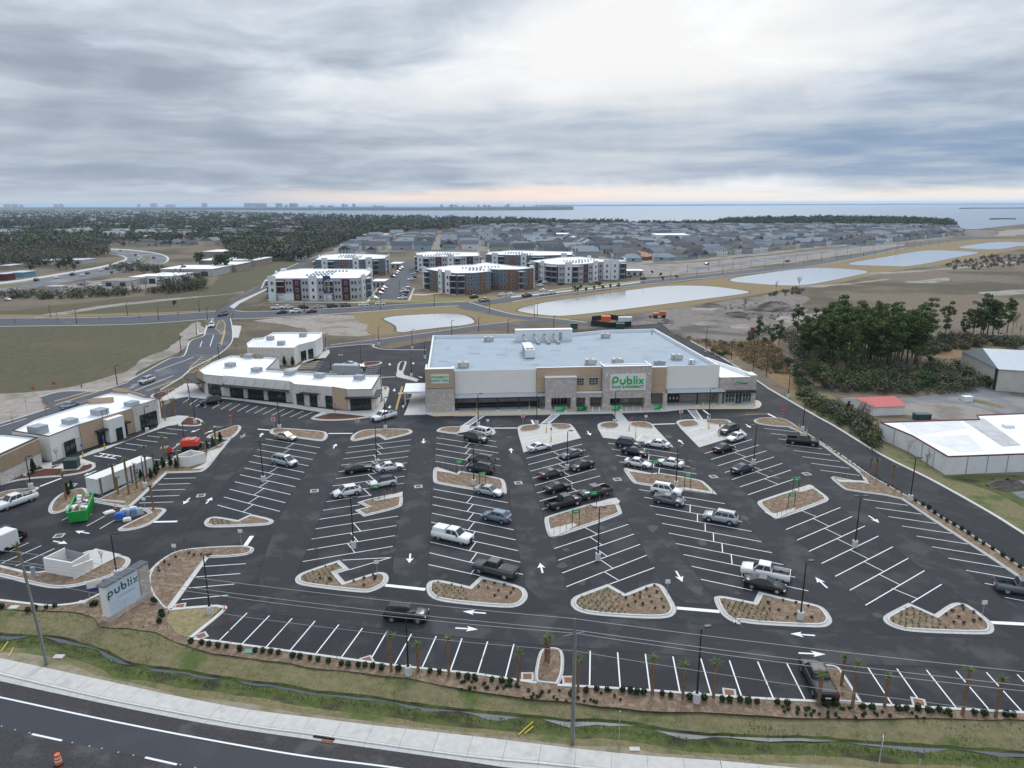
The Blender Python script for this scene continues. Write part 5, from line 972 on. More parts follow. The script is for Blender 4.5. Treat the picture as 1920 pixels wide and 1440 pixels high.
for s_ in ('K:1385,560 K:1460,560 L:0,690 L:120,700 L:700,760 L:1080,815 L:1220,825 L:1440,815 L:1490,640 L:1530,640 L:1585,620 L:1570,700 L:1510,830 L:1440,872 L:1040,838 L:890,880 L:870,895 L:895,875 L:975,835 L:760,800 L:300,735 L:0,700 K:1660,690 K:1400,660 K:1200,692 K:1190,680 K:1240,650',
   'A:390,640 A:500,590 A:600,545 A:700,500 A:950,430 A:1180,330 A:1200,270 A:1330,240 A:1420,245 A:1350,300 A:1310,312 A:1260,318 A:1010,405 A:780,500 A:600,560 A:720,600 A:480,640 A:330,640 A:270,600 A:390,590',
   'L:600,450 L:740,430 L:790,400 L:940,345 L:990,290 L:1040,270 L:1050,295 L:1010,345 L:820,362 L:745,460', 'L:1645,500 L:1655,455 L:1700,460 L:1720,500 L:1800,520 L:1850,540 L:1830,560 L:1780,545 L:1650,515'):
 b_ = MB(); b_.prism([(p[0], p[1]) for p in PL(s_)], 0, .15, M_kerb, M_conc); struct(b_.build('shop_pavement'))
dt = thing('drive_through_canopy', 'white drive-through canopy on the left wall of the supermarket', 'canopy', (SO.x, SO.y, 0), SA_)
b_ = MB(); b_.box(-5.4, -.3, 6.5, 14.5, 2.9, 3.3, M_cap); b_.build('roof', dt)
for q in ((-5.1, 6.8), (-5.1, 14.2)): b_ = MB(); b_.box(q[0] - .2, q[0] + .2, q[1] - .2, q[1] + .2, 0, 2.9, M_brick); b_.build('column', dt)
b_ = MB(); b_.prism([sfr(-4.9, -1.5), sfr(-.2, -1.5), sfr(-.2, 20), sfr(-4.0, 20), sfr(-4.6, 3)], 0, .16, M_kerb, M_conc); struct(b_.build('shop_pavement'))
text_on('ONLY', 1.6, g('L', 1740, 658, ZL + .01), M_white, lot, rot=(0, 0, 0.06), depth=0.0, bold=.03, name='road_lettering').location.z = ZL + .008
# ------------------------------------------------------------ right side: warehouse, shed, barn
M_wh = mat('white_block', (0.70, 0.70, 0.69), .9, .06, .4, col3=(.62, .62, .61), var2=.56, scale2=.3); M_maroon = mat('maroon_trim', (0.14, 0.02, 0.035), .6)
wh = thing('white_warehouse', 'long low white warehouse with a maroon roof edge at the right', 'warehouse')
WHP = [(72.0, 132.9), (73.8, 124.6), (73.7, 113.3), (110, 116.5), (135, 119), (135, 142), (93.6, 137.0), (92.8, 135.0)]
WHP = [(72.0, 132.9), (73.8, 124.6), (73.7, 113.3), (125, 118), (125, 141), (93.8, 137.4), (92.6, 134.6)]
b_ = MB(); b_.prism(WHP, 0, 3.15, M_wh, M_roofw); b_.build('wall', wh); parapet('roof_edge', WHP, 3.12, 3.3, .12, M_maroon, M_maroon, wh)
for q0, q1 in ((WHP[0], WHP[1]), (WHP[1], WHP[2]), (WHP[2], WHP[3])):
 L_ = (Vector(q1) - Vector(q0)).length; n = max(1, int(L_ / 3.6))
 for i in range(1, n): q = lp(q0, q1, i / n); b_ = MB(); b_.box(q[0] - .06, q[0] + .06, q[1] - .06, q[1] + .06, 0, 3.1, M_post); b_.build('downpipe', wh)
M_roofg = mat('roof_patch_grey', (0.46, 0.46, 0.455), .9, .15, .5)
for s_ in ('Q:1450,265 Q:1620,258 Q:1900,460 Q:1760,470', 'Q:980,280 Q:1420,268 Q:1500,330 Q:1110,385', 'Q:1140,400 Q:1500,380 Q:1620,500 Q:1440,510'): sheet('roof_patch', PL(s_, z=3.16), 3.17, M_roofg if s_.startswith('Q:1450') else mat('roof_patch_pale', (.68, .68, .68), .9, .1, .5), wh)
p = g('Q', 1800, 325, 3.16); b_ = MB(); b_.box(-.9, .9, -.6, .6, 3.15, 3.7, M_unitw); b_.build('roof_unit', wh, loc=(p.x, p.y, 0))
M_redroof = mat('red_metal_roof', (0.46, 0.075, 0.065), .6, .08, 2)
sh_ = thing('red_roof_shed', 'small white shed with a red metal roof beside the shrubs', 'shed')
SP = [(77.6, 154.6), (78.5, 147.9), (85.6, 148.6), (85.9, 155.6)]
b_ = MB(); b_.prism(SP, 0, 2.15, M_wh); b_.build('wall', sh_)
b_ = MB(); v_ = [(78.3, 147.5, 2.1), (86.0, 148.3, 2.1), (85.4, 152.8, 3.1), (79.4, 152.2, 3.1), (86.2, 156.0, 2.2), (77.3, 155.0, 2.2)]
b_.add(v_, [(0, 1, 2, 3), (3, 2, 4, 5), (0, 3, 5), (1, 4, 2)], M_redroof); b_.build('roof', sh_)
barn = thing('metal_barn', 'tall pale metal barn at the right edge beyond the yard', 'barn')
BN = [(119.0, 168.8), (135, 163), (139, 185), (123, 190)]
b_ = MB(); b_.prism(BN, 0, 5.6, mat('cream_metal', (.50, .47, .42), .8, .08, .5), M_metal); b_.build('wall', barn)
b_ = MB(); v_ = [(118.6, 168.5, 5.5), (135.4, 162.6, 5.5), (137.5, 174, 8.6), (121, 179, 8.6), (139.4, 185.4, 5.5), (122.8, 190.4, 5.5)]; b_.add(v_, [(0, 1, 2, 3), (3, 2, 4, 5), (0, 3, 5), (1, 4, 2)], mat('barn_roof', (.45, .49, .52), .4, .05, 1, metal=.2)); b_.build('roof', barn)
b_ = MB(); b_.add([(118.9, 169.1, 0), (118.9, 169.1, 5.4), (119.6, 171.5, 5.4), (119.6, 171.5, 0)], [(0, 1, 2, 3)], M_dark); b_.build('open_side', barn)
dp = thing('green_skip', 'low dark green skip behind the white warehouse', 'skip', tuple(g('Q', 1150, 268)), 0)
b_ = MB(); b_.box(-1.6, 1.6, -.8, .8, .1, 1.3, mat('skip_green', (.02, .07, .055), .6)); b_.box(-1.65, 1.65, -.85, .85, 1.3, 1.42, MATS['skip_green']); b_.box(-1.4, -1.2, -.9, -.8, .2, 1.2, M_black); b_.box(1.2, 1.4, -.9, -.8, .2, 1.2, M_black); b_.build('body', dp)
bx_ = thing('white_bin', 'white box bin on the grass strip in the yard', 'bin', tuple(g('Q', 1490, 128)), 0); b_ = MB(); b_.box(-1, 1, -.7, .7, 0, 1.1, M_wh); b_.build('body', bx_); b_ = MB(); b_.box(-1.05, 1.05, -.75, .75, 1.1, 1.2, M_unitw); b_.build('lid', bx_)
# ------------------------------------------------------------ vehicles
M_tyre = mat('tyre', (0.02, 0.02, 0.02), .85); M_rim = mat('rim', (0.42, 0.42, 0.43), .35, metal=.6); M_rimd = mat('rim_dark', (0.04, 0.04, 0.04), .4, metal=.4)
M_carglass = mat('car_glass', (0.02, 0.028, 0.03), 0.05, spec=.8); M_trim = mat('car_trim', (0.025, 0.025, 0.026), .6)
M_head = mat('headlamp', (0.75, 0.78, 0.8), .12, spec=.8); M_tail = mat('tail_lamp', (0.32, 0.01, 0.012), .25)
def paint(c, metal=0.35, rough=.28):
 k = 'paint_' + c
 cols = {'white': (.74, .74, .73), 'black': (.012, .012, .014), 'silver': (.42, .44, .46), 'grey': (.13, .14, .155), 'darkgrey': (.05, .053, .058), 'navy': (.015, .022, .05), 'beige': (.46, .40, .31), 'brown': (.075, .055, .05), 'darkgreen': (.018, .03, .028), 'bluegrey': (.16, .22, .29), 'maroon': (.11, .018, .025), 'red': (.38, .03, .03), 'tan': (.30, .26, .20), 'blue': (.05, .13, .30), 'cyan': (.1, .4, .45), 'orange': (.65, .15, .05)}
 return mat(k, cols[c], rough, metal=0.0 if c == 'white' else metal * .6, spec=.5, coat=.4)
def fillet_stations(st): return st
CARS = {
 'sedan': dict(L=4.85, W=1.84, st=[(2.42, .36, .50, .56, .60), (2.30, .24, .62, .68, .80), (1.75, .2, .76, .84, .90), (1.0, .2, .86, .95, .92), (-1.35, .2, .92, 1.0, .92), (-1.9, .22, .95, 1.04, .90), (-2.30, .26, .92, 1.0, .82), (-2.42, .42, .78, .84, .70)], gh=(1.12, .92, .30, 1.44, -.78, 1.43, -1.78, 1.0), wb=(1.45, -1.40), r=.33),
 'coupe': dict(L=4.95, W=1.92, st=[(2.48, .34, .52, .62, .70), (2.36, .22, .66, .76, .86), (1.7, .2, .80, .90, .95), (0.8, .2, .88, .98, .96), (-1.3, .2, .93, 1.02, .97), (-1.95, .22, .98, 1.08, .96), (-2.38, .26, .96, 1.06, .88), (-2.48, .42, .8, .92, .78)], gh=(.85, .95, .05, 1.38, -.95, 1.36, -1.95, 1.06), wb=(1.55, -1.42), r=.36),
 'fastback': dict(L=4.8, W=1.92, st=[(2.4, .36, .52, .58, .64), (2.28, .22, .64, .72, .82), (1.7, .2, .78, .87, .92), (1.0, .2, .88, .96, .94), (-1.35, .2, .95, 1.04, .95), (-1.9, .22, .98, 1.10, .93), (-2.28, .26, .96, 1.1, .86), (-2.4, .42, .8, .95, .74)], gh=(1.2, .93, .25, 1.46, -.7, 1.46, -2.15, 1.1), wb=(1.45, -1.42), r=.35),
 'hatch': dict(L=4.45, W=1.84, st=[(2.22, .36, .55, .62, .62), (2.1, .24, .70, .78, .82), (1.6, .22, .84, .94, .90), (0.95, .22, .95, 1.04, .92), (-1.3, .22, 1.0, 1.10, .92), (-1.85, .24, 1.02, 1.12, .90), (-2.12, .28, 1.0, 1.08, .84), (-2.22, .42, .8, .9, .76)], gh=(1.15, 1.0, .4, 1.60, -1.35, 1.58, -2.05, 1.08), wb=(1.35, -1.3), r=.34),
 'suv': dict(L=4.9, W=1.95, st=[(2.45, .42, .66, .78, .72), (2.34, .28, .82, .96, .88), (1.75, .26, .95, 1.07, .95), (1.05, .26, 1.03, 1.14, .97), (-1.5, .26, 1.07, 1.17, .97), (-2.1, .28, 1.08, 1.18, .95), (-2.38, .32, 1.05, 1.14, .90), (-2.45, .46, .85, .95, .84)], gh=(1.2, 1.1, .5, 1.76, -1.95, 1.74, -2.35, 1.14), wb=(1.5, -1.45), r=.38),
 'minivan': dict(L=5.05, W=1.95, st=[(2.5, .38, .58, .66, .66), (2.38, .24, .74, .82, .84), (1.9, .22, .88, .98, .92), (1.35, .22, .98, 1.06, .95), (-1.7, .22, 1.02, 1.12, .96), (-2.2, .24, 1.03, 1.13, .94), (-2.44, .28, 1.0, 1.08, .9), (-2.5, .42, .82, .9, .86)], gh=(1.75, 1.0, .75, 1.72, -2.05, 1.70, -2.42, 1.08), wb=(1.55, -1.45), r=.34),
 'pickup': dict(L=5.8, W=2.02, st=[(2.9, .45, .75, .92, .80), (2.8, .32, .92, 1.06, .95), (2.2, .3, 1.04, 1.14, 1.0), (1.45, .3, 1.10, 1.20, 1.0), (-.75, .3, 1.14, 1.22, 1.0), (-.78, .3, 1.14, 1.2, 1.0), (-2.84, .32, 1.14, 1.2, 1.0), (-2.9, .42, 1.0, 1.12, .98)], gh=(1.55, 1.15, .85, 1.86, -.55, 1.86, -.78, 1.2), wb=(1.85, -1.75), r=.41, bed=(-.85, -2.82)),
}
def pane_of(q, u0, u1, v0, v1, off=.014):
 """q: 4 corner points bl, br, tr, tl"""
 q = [Vector(p) for p in q]; f = lambda u, v: (q[0].lerp(q[1], u)).lerp(q[3].lerp(q[2], u), v)
 n = (q[1] - q[0]).cross(q[3] - q[0]).normalized(); P_ = [f(u0, v0), f(u1, v0), f(u1, v1), f(u0, v1)]
 return [tuple(p + n * off) for p in P_]
def car_parts(kind, cap=False, capk=None):
 c = CARS[kind]; W2 = c['W'] / 2; parts = []
 b = MB(); rings = []
 for (x, zl, zs, zt, hw) in c['st']:
  hw = hw * W2 / .97 if hw <= 1 else hw
  rings.append([(x, -hw * .90, zl), (x, -hw, zl + (zs - zl) * .35), (x, -hw * .985, zs), (x, -hw * .90, zt - .015), (x, -hw * .45, zt + .015), (x, hw * .45, zt + .015), (x, hw * .90, zt - .015), (x, hw * .985, zs), (x, hw, zl + (zs - zl) * .35), (x, hw * .90, zl)])
 vs = [p for r_ in rings for p in r_]; k = 10; fs = []
 for i in range(len(rings) - 1):
  for j in range(k - 1): fs.append((i * k + j, i * k + j + 1, (i + 1) * k + j + 1, (i + 1) * k + j))
  fs.append((i * k + k - 1, i * k, (i + 1) * k, (i + 1) * k + k - 1))
 fs.append(tuple(range(k - 1, -1, -1))); fs.append(tuple((len(rings) - 1) * k + j for j in range(k)))
 if 'bed' in c:
  fs = [f for f in fs if not all(vs[i][0] < -.77 and vs[i][2] > 1.1 and abs(vs[i][1]) < .95 for i in f)] if not cap else fs
 b.add(vs, fs, 'P'); parts.append(('body', b, None, []))
 xf, zf, xtf, ztf, xtr, ztr, xr, zr = c['gh']; wb_, wt = W2 * .88, W2 * .70
 q = {'L': [(xr, wb_, zr), (xf, wb_, zf), (xtf, wt, ztf), (xtr, wt, ztr)], 'R': [(xf, -wb_, zf), (xr, -wb_, zr), (xtr, -wt, ztr), (xtf, -wt, ztf)],
   'F': [(xf, wb_, zf), (xf, -wb_, zf), (xtf, -wt, ztf), (xtf, wt, ztf)], 'B': [(xr, -wb_, zr), (xr, wb_, zr), (xtr, wt, ztr), (xtr, -wt, ztr)]}
 q['L'] = [(xf, wb_, zf), (xr, wb_, zr), (xtr, wt, ztr), (xtf, wt, ztf)][::1]; q['L'] = [q['L'][1], q['L'][0], q['L'][3], q['L'][2]]
 g_ = MB(); zrf = max(ztf, ztr)
 base = [(xf, -wb_, zf), (xf, wb_, zf), (xr, wb_, zr), (xr, -wb_, zr)]; top = [(xtf, -wt, ztf), (xtf, wt, ztf), (xtr, wt, ztr), (xtr, -wt, ztr)]
 low = [(x, y, z - .15) for x, y, z in base]; rf = [(xtf - .10, -wt * .8, ztf + .055), (xtf - .10, wt * .8, ztf + .055), (xtr + .10, wt * .8, ztr + .05), (xtr + .10, -wt * .8, ztr + .05)]
 g_.add(low + base + top + rf, [f for r_ in range(3) for f in [(r_ * 4 + i, r_ * 4 + (i + 1) % 4, (r_ + 1) * 4 + (i + 1) % 4, (r_ + 1) * 4 + i) for i in range(4)]] + [(12, 13, 14, 15)], 'P')
 parts.append(('roof', g_, None, []))
 w = MB(); w.add(pane_of([base[0], base[1], top[1], top[0]], .05, .95, .06, .96), [(0, 1, 2, 3)], M_carglass); parts.append(('windscreen', w, None, []))
 w = MB(); w.add(pane_of([base[2], base[3], top[3], top[2]], .08, .92, .15 if kind not in ('sedan', 'coupe', 'fastback') else .06, .92), [(0, 1, 2, 3)], M_carglass); parts.append(('rear_window', w, None, []))
 cuts = {'sedan': [(.08, .47), (.50, .90)], 'coupe': [(.10, .55), (.60, .85)], 'fastback': [(.08, .42), (.45, .82)], 'hatch': [(.08, .42), (.45, .74), (.78, .93)], 'suv': [(.07, .36), (.39, .65), (.69, .93)], 'minivan': [(.08, .36), (.39, .64), (.67, .94)], 'pickup': [(.08, .50), (.54, .94)]}[kind]
 for sd in (-1, 1):
  A_c, B_c = ((base[0], base[3]), (top[0], top[3])) if sd < 0 else ((base[1], base[2]), (top[1], top[2]))
  for (u0, u1) in cuts:
   w = MB(); P_ = pane_of([A_c[0], A_c[1], B_c[1], B_c[0]], u0, u1, .08, .88, -.014 if sd < 0 else .014)
   w.add(P_, [(0, 1, 2, 3)] if sd > 0 else [(3, 2, 1, 0)], M_carglass); parts.append(('side_window', w, None, []))
 x0 = c['st'][0][0]; xe = c['st'][-1][0]; z1 = c['st'][1][3]; ze = c['st'][-2][3]
 for s_ in (-1, 1):
  w = MB(); w.box(x0 - .26, x0 - .05, s_ * W2 * .72 - .17, s_ * W2 * .72 + .17, z1 - .22, z1 - .05, M_head); parts.append(('headlight', w, None, []))
  w = MB(); w.box(xe - .005, xe + .16, s_ * W2 * .76 - .14, s_ * W2 * .76 + .14, ze - .34, ze - .1, M_tail); parts.append(('tail_light', w, None, []))
  w = MB(); w.box(xf - .42, xf - .22, s_ * (W2 + .09) - .08, s_ * (W2 + .09) + .08, zf + .02, zf + .15, M_trim); parts.append(('mirror', w, None, []))
 w = MB(); w.box(x0 - .03, x0 + .012, -W2 * .42, W2 * .42, .36, z1 - .16, M_trim); parts.append(('grille', w, None, []))
 w = MB(); w.box(xe - .02, xe + .02, -.26, .26, ze - .52, ze - .38, M_signw); parts.append(('number_plate', w, None, []))
 if kind in ('suv', 'minivan') and not cap:
  for s_ in (-1, 1): w = MB(); w.box(xtr + .2, xtf - .25, s_ * wt * .86 - .025, s_ * wt * .86 + .025, ztf + .06, ztf + .11, M_trim); parts.append(('roof_rail', w, None, []))
 if 'bed' in c:
  a_, z_ = c['bed']; w = MB()
  if cap:
   zt_ = 1.75 if cap == 'tall' else 1.27
   w.add([(z_ + .05, -.92, 1.18), (a_ + .02, -.92, 1.18), (a_ + .02, .92, 1.18), (z_ + .05, .92, 1.18), (z_ + .1, -.78, zt_), (a_, -.78, zt_), (a_, .78, zt_), (z_ + .1, .78, zt_)], [(0, 1, 5, 4), (1, 2, 6, 5), (2, 3, 7, 6), (3, 0, 4, 7), (4, 5, 6, 7)], capk or 'P'); parts.append(('bed_cover', w, None, []))
  else:
   w.box(z_, a_, -.90, .90, .62, .70, M_trim); w.box(z_, a_, -.93, -.88, .62, 1.2, 'P'); w.box(z_, a_, .88, .93, .62, 1.2, 'P'); w.box(z_ - .04, z_ + .02, -.9, .9, .6, 1.19, 'P'); w.box(a_ - .02, a_ + .05, -.9, .9, .6, 1.22, M_trim); parts.append(('cargo_bed', w, None, []))
   w = MB(); w.box(z_ + .3, a_ - .1, -.875, .875, .70, .72, M_trim); parts.append(('bed_floor', w, None, []))
 tw = MB(); r = c['r']
 tw.tube((0, -.115, 0), (0, .115, 0), r, r, M_tyre, 18)
 rw = MB(); rw.tube((0, -.125, 0), (0, .125, 0), r * .62, r * .62, 'R', 12)
 ar = MB(); n_ = 14
 for s_ in (-1, 1):
  for xw in c['wb']:
   parts.append(('wheel', tw, (xw, s_ * (W2 - .10), r), [('rim', rw)]))
   w = MB(); yy = s_ * (W2 + .004); P_ = [(xw + math.cos(math.pi * i / n_) * (r + .07), yy, r + math.sin(math.pi * i / n_) * (r + .07)) for i in range(n_ + 1)] + [(xw - r - .07, yy, .24), (xw + r + .07, yy, .24)]
   w.add(P_ + [(a, yy - s_ * .12, c_) for a, b2, c_ in P_], [tuple(range(len(P_))) if s_ < 0 else tuple(reversed(range(len(P_))))], M_trim); parts.append(('wheel_arch', w, None, []))
 return parts
_PM = {}
def slot_mesh(b, name, smooth=False):
 mts = b.mats[:]; b.mats = [m if not isinstance(m, str) else None for m in mts]
 me = bpy.data.meshes.new(name); me.from_pydata([tuple(v) for v in b.v], [], b.f)
 for m in b.mats: me.materials.append(m if m else M_trim)
 me.polygons.foreach_set('material_index', b.mi)
 if smooth: me.polygons.foreach_set('use_smooth', [True] * len(b.f))
 b.mats = mts; me['slots'] = ','.join(m if isinstance(m, str) else '' for m in mts); return me
def put(name, me, par, col, rimm):
 o = link(name, me, par)
 for i, s_ in enumerate(str(me['slots']).split(',')):
  if s_ == 'P': o.material_slots[i].link = 'OBJECT'; o.material_slots[i].material = col
  if s_ == 'R': o.material_slots[i].link = 'OBJECT'; o.material_slots[i].material = rimm
 return o
def car(kind, colour, c, d, label, cat=None, cap=False, roofc=None, rim=None, group=None, capk=None, z=None):
 key = (kind, cap, bool(capk))
 if key not in _PM:
  lst = []; wm = {}
  for nm, b, loc, subs in car_parts(kind, cap, capk):
   if nm == 'wheel':
    if 'w' not in wm: wm['w'] = slot_mesh(b, 'wheel'); wm['r'] = slot_mesh(subs[0][1], 'rim')
    lst.append((nm, wm['w'], loc, [('rim', wm['r'])]))
   else: lst.append((nm, slot_mesh(b, nm, nm == 'body'), loc, []))
  _PM[key] = lst
 p = G(c[0], c[1]); q = G(c[0] + d[0] * .5, c[1] + d[1] * .5); dd = q - p; rz = math.atan2(dd.y, dd.x)
 nm = {'sedan': 'sedan', 'coupe': 'coupe', 'fastback': 'sedan', 'hatch': 'hatchback', 'suv': 'suv', 'minivan': 'minivan', 'pickup': 'pickup_truck'}[kind]
 t = thing(nm, label, cat or nm.replace('_', ' '), (p.x, p.y, ZL if z is None else z), rz, group); col = paint(colour)
 for pn, me, loc, subs in _PM[key]:
  o = put(pn, me, t, paint(roofc) if roofc and pn == 'roof' else col, rim or (M_rimd if colour in ('black', 'darkgrey') and random.random() < .4 else M_rim))
  if loc: o.location = loc
  for sn, sm in subs: put(sn, sm, o, col, rim or M_rim)
 return t
LOT = 'vehicles parked in the lot'
V = [
 ('sedan', 'beige', (536, 824), (40, 6.5), 'beige sedan nosed against the first top island from the left'),
 ('minivan', 'silver', (534.5, 871), (40, 9), 'silver minivan alone in the leftmost stall row'),
 ('coupe', 'black', (673, 884), (40, -6), 'black coupe on the left side of the second stall row'),
 ('sedan', 'white', (731, 881.5), (40, -6), 'white sedan right of the light pole in the second stall row'),
 ('hatch', 'white', (719, 911), (-40, 7), 'white crossover with a black roof above the small middle island'),
 ('hatch', 'white', (651, 928.5), (-40, 8), 'white hatchback on the far left of the second stall row'),
 ('suv', 'white', (899, 816), (-40, -8), 'white suv nearest the left crossing'),
 ('suv', 'darkgreen', (893, 828), (40, 8), 'very dark green suv beside a person, below the left crossing'),
 ('suv', 'brown', (903, 869), (-40, -7), 'brown-grey suv just above a black one by the left cart island'),
 ('suv', 'black', (901, 885), (-40, -8), 'black suv touching the top of the left cart island'),
 ('sedan', 'silver', (917, 927), (40, 8), 'silver sedan below the left cart island'),
 ('sedan', 'white', (1011, 844), (40, -9), 'white sedan parked at the foot of the left paved bay'),
 ('sedan', 'grey', (1071, 857), (-40, 10), 'grey sedan behind the light pole under the left paved bay'),
 ('sedan', 'black', (1090.5, 879), (-40, 11), 'black sedan right of the light pole base in the fourth row'),
 ('sedan', 'brown', (1033, 893.7), (40, -10), 'brown sedan on the left side of the fourth row'),
 ('sedan', 'black', (1045.5, 920.5), (40, -10), 'black sedan just above two black pickups in the fourth row'),
 ('pickup', 'black', (1057, 949), (40, -10), 'black pickup with an open bed left above the fourth row island'),
 ('pickup', 'darkgrey', (1114.7, 930), (-40, 10), 'dark pickup behind the green cart sign in the fourth row'),
 ('suv', 'navy', (1179, 839), (40, 6), 'navy suv at the foot of the middle paved bay'),
 ('sedan', 'black', (1190, 853), (40, 7), 'black sedan right below the navy suv'),
 ('sedan', 'white', (1232, 838), (-40, -6), 'white sedan against the right foot of the middle paved bay'),
 ('sedan', 'white', (1196, 874), (40, 7), 'white sedan on the left above the fifth row island'),
 ('sedan', 'white', (1256, 874), (-40, -7), 'white rounded sedan on the right above the fifth row island'),
 ('suv', 'black', (1366, 813), (-40, 12), 'large black suv standing on the rightmost paved bay'),
 ('sedan', 'white', (1380, 825), (-40, 12), 'white sedan beside the large black suv on the right paved bay'),
 ('sedan', 'black', (1356.7, 846), (40, -12), 'black sedan just below the rightmost paved bay'),
 ('sedan', 'navy', (1392, 885), (40, -12), 'dark navy sedan below the two-headed pole in the sixth row'),
 ('suv', 'white', (1249.5, 927), (40, 7), 'white suv below the fifth row island'),
 ('fastback', 'grey', (1254.5, 944), (40, 7), 'grey fastback overlapping the white suv in the fifth row'),
 ('pickup', 'black', (1504, 833), (40, 4), 'black pickup against the kerb of the east strip'),
 ('hatch', 'bluegrey', (931, 976), (-40, -9), 'blue-grey crossover on the right of the third row'),
 ('pickup', 'white', (849, 1013), (40, 9), 'white pickup with a white bed cover in the third row'),
 ('pickup', 'darkgrey', (929, 1076), (-40, -10), 'dark grey pickup with a covered bed above the third bottom island'),
 ('suv', 'black', (762.5, 1161), (40, 2.5), 'long black suv driving along the front lane'),
 ('suv', 'silver', (1350.5, 978), (-40, -7.5), 'silver suv alone on the right of the fifth row'),
 ('pickup', 'white', (1434.5, 1082), (-40, -8), 'white double-cab pickup low in the fifth row'),
 ('sedan', 'black', (1433, 1103.5), (40, 8), 'black sedan in front of the white double-cab pickup'),
 ('pickup', 'black', (1532, 1285), (-20, -40), 'black pickup with a hard bed cover in the front row'),
 ('pickup', 'grey', (1916, 1113), (40, 6), 'grey pickup cut by the right edge of the photo'),
 ('pickup', 'white', (31, 947), (-40, 14), 'white pickup beside the small left edge bed'),
 ('pickup', 'black', (13, 1012), (-40, -10), 'black pickup cut by the left edge of the photo'),
 ('suv', 'silver', (276, 718), (-40, 14), 'silver suv driving on the curved street'),
 ('suv', 'white', (397.5, 613), (-12, 25), 'white suv on the street next to the yellow hatching'),
 ('suv', 'black', (418, 592.5), (-40, 8), 'black suv crossing the street junction'),
 ('sedan', 'bluegrey', (132, 765), (40, -16), 'blue-grey car on the street behind the west shop'),
 ('suv', 'black', (396, 758), (-40, 6), 'black suv in the stalls before the shop row'),
 ('pickup', 'white', (720, 786), (-36, 10), 'white pickup turning in front of the drive-through exit'),
 ('sedan', 'silver', (655, 687), (-40, -2), 'silver sedan behind the shop row'),
 ('sedan', 'darkgrey', (672, 692), (-40, -6), 'dark sedan beside the rear light pole behind the shops'),
]
for i, v in enumerate(V):
 kw = {}
 if 'black roof' in v[4]: kw['roofc'] = 'black'
 if 'white bed cover' in v[4]: kw['cap'] = 'tall'
 elif 'bed cover' in v[4] or 'covered bed' in v[4]: kw['cap'] = 'flat'; kw['capk'] = M_trim
 if v[4].startswith('large black suv') or v[4].startswith('long black'): pass
 car(v[0], v[1], v[2], v[3], v[4], group=LOT if i < 39 else None, **kw)
def far_mesh(kind):
 b = MB(); c = CARS[kind]
 for nm, pb, loc, subs in car_parts(kind):
  if nm in ('mirror', 'number_plate', 'grille', 'roof_rail', 'wheel_arch', 'bed_floor'): continue
  off = loc or (0, 0, 0)
  for bb in [pb] + [s_[1] for s_ in subs if False]:
   base = len(b.v); b.v += [(x + off[0], y + off[1], z + off[2]) for x, y, z in bb.v]
   for f, mi in zip(bb.f, bb.mi): b.f.append(tuple(i + base for i in f)); b.mi.append(b.m(bb.mats[mi]))
 return slot_mesh(b, kind)
FM = {k: far_mesh(k) for k in ('sedan', 'suv', 'pickup', 'minivan', 'hatch')}
def far_car(kind, colour, c, dvec, label, group, z=.06):
 p = G(c[0], c[1]); q = G(c[0] + dvec[0], c[1] + dvec[1]); d = q - p
 o = put({'pickup': 'pickup_truck', 'hatch': 'hatchback'}.get(kind, kind), FM[kind], None, paint(colour), M_rim); o.location = (p.x, p.y, z); o.rotation_euler = (0, 0, math.atan2(d.y, d.x)); tag(o, label, 'car' if kind != 'pickup' else 'pickup', group); return o
def far_list(s, dv, where, group, z=.06):
 items = s.split()
 for i, it in enumerate(items):
  k, col, xy = it.split('/'); c_, xy = xy.split(':'); x, y = map(float, xy.split(',')); p = pp(c_, x, y)
  far_car(k, col, p, dv, f'{col.replace("darkgrey", "dark grey").replace("bluegrey", "blue-grey")} {k}, {ordn(i)} {where}', group, z)
far_list('pickup/white/U2:160,878 hatch/white/U2:243,875 suv/black/U2:355,876 sedan/silver/U2:465,872 suv/darkgrey/U2:572,865 suv/grey/U2:672,860 sedan/white/U2:808,856 sedan/white/U2:930,848', (8, -.6), 'from the left in the kerbside row before the front flats', 'cars along the street before the flats')
far_list('sedan/darkgrey/U2:193,912 suv/white/U2:297,906 sedan/maroon/U2:415,906', (-8, .6), 'from the left in the outer lane before the flats', 'cars in the outer lane before the flats')
far_list('suv/navy/U2:1635,797 pickup/tan/U2:1710,822 sedan/white/U2:1850,778 sedan/white/U2:1912,772 pickup/maroon/U3:112,787 sedan/white/U3:233,745 sedan/white/U3:238,773 suv/white/U3:297,765', (8, -1), 'from the left on the boulevard by the teal flats', 'cars on the boulevard by the teal flats')
far_list('sedan/white/U2:888,803 sedan/white/U2:925,765 sedan/red/U2:943,742 sedan/white/U2:957,724 sedan/darkgrey/U2:1030,640 suv/white/U2:1045,616 sedan/silver/U2:1058,603 sedan/black/U2:1075,587 sedan/white/U2:1090,573', (8, .5), 'from the near end left of the drive between the flats', 'cars left of the drive between the flats')
far_list('sedan/white/U2:1097,803 sedan/bluegrey/U2:1102,782 suv/darkgrey/U2:1110,766 sedan/white/U2:1118,750 suv/silver/U2:1128,734 sedan/white/U2:1165,661 sedan/darkgrey/U2:1178,645 sedan/silver/U2:1188,619 sedan/darkgrey/U2:1196,606', (-8, .5), 'from the near end right of the drive between the flats', 'cars right of the drive between the flats')
far_list('sedan/black/U3:210,678 sedan/white/U3:250,685 sedan/black/U3:370,697 sedan/white/U3:215,708 suv/bluegrey/U3:597,698 suv/maroon/U3:645,690 suv/darkgrey/U3:985,658 sedan/black/U3:880,640', (8, -1), 'from the left before the lavender flats', 'cars before the lavender flats')
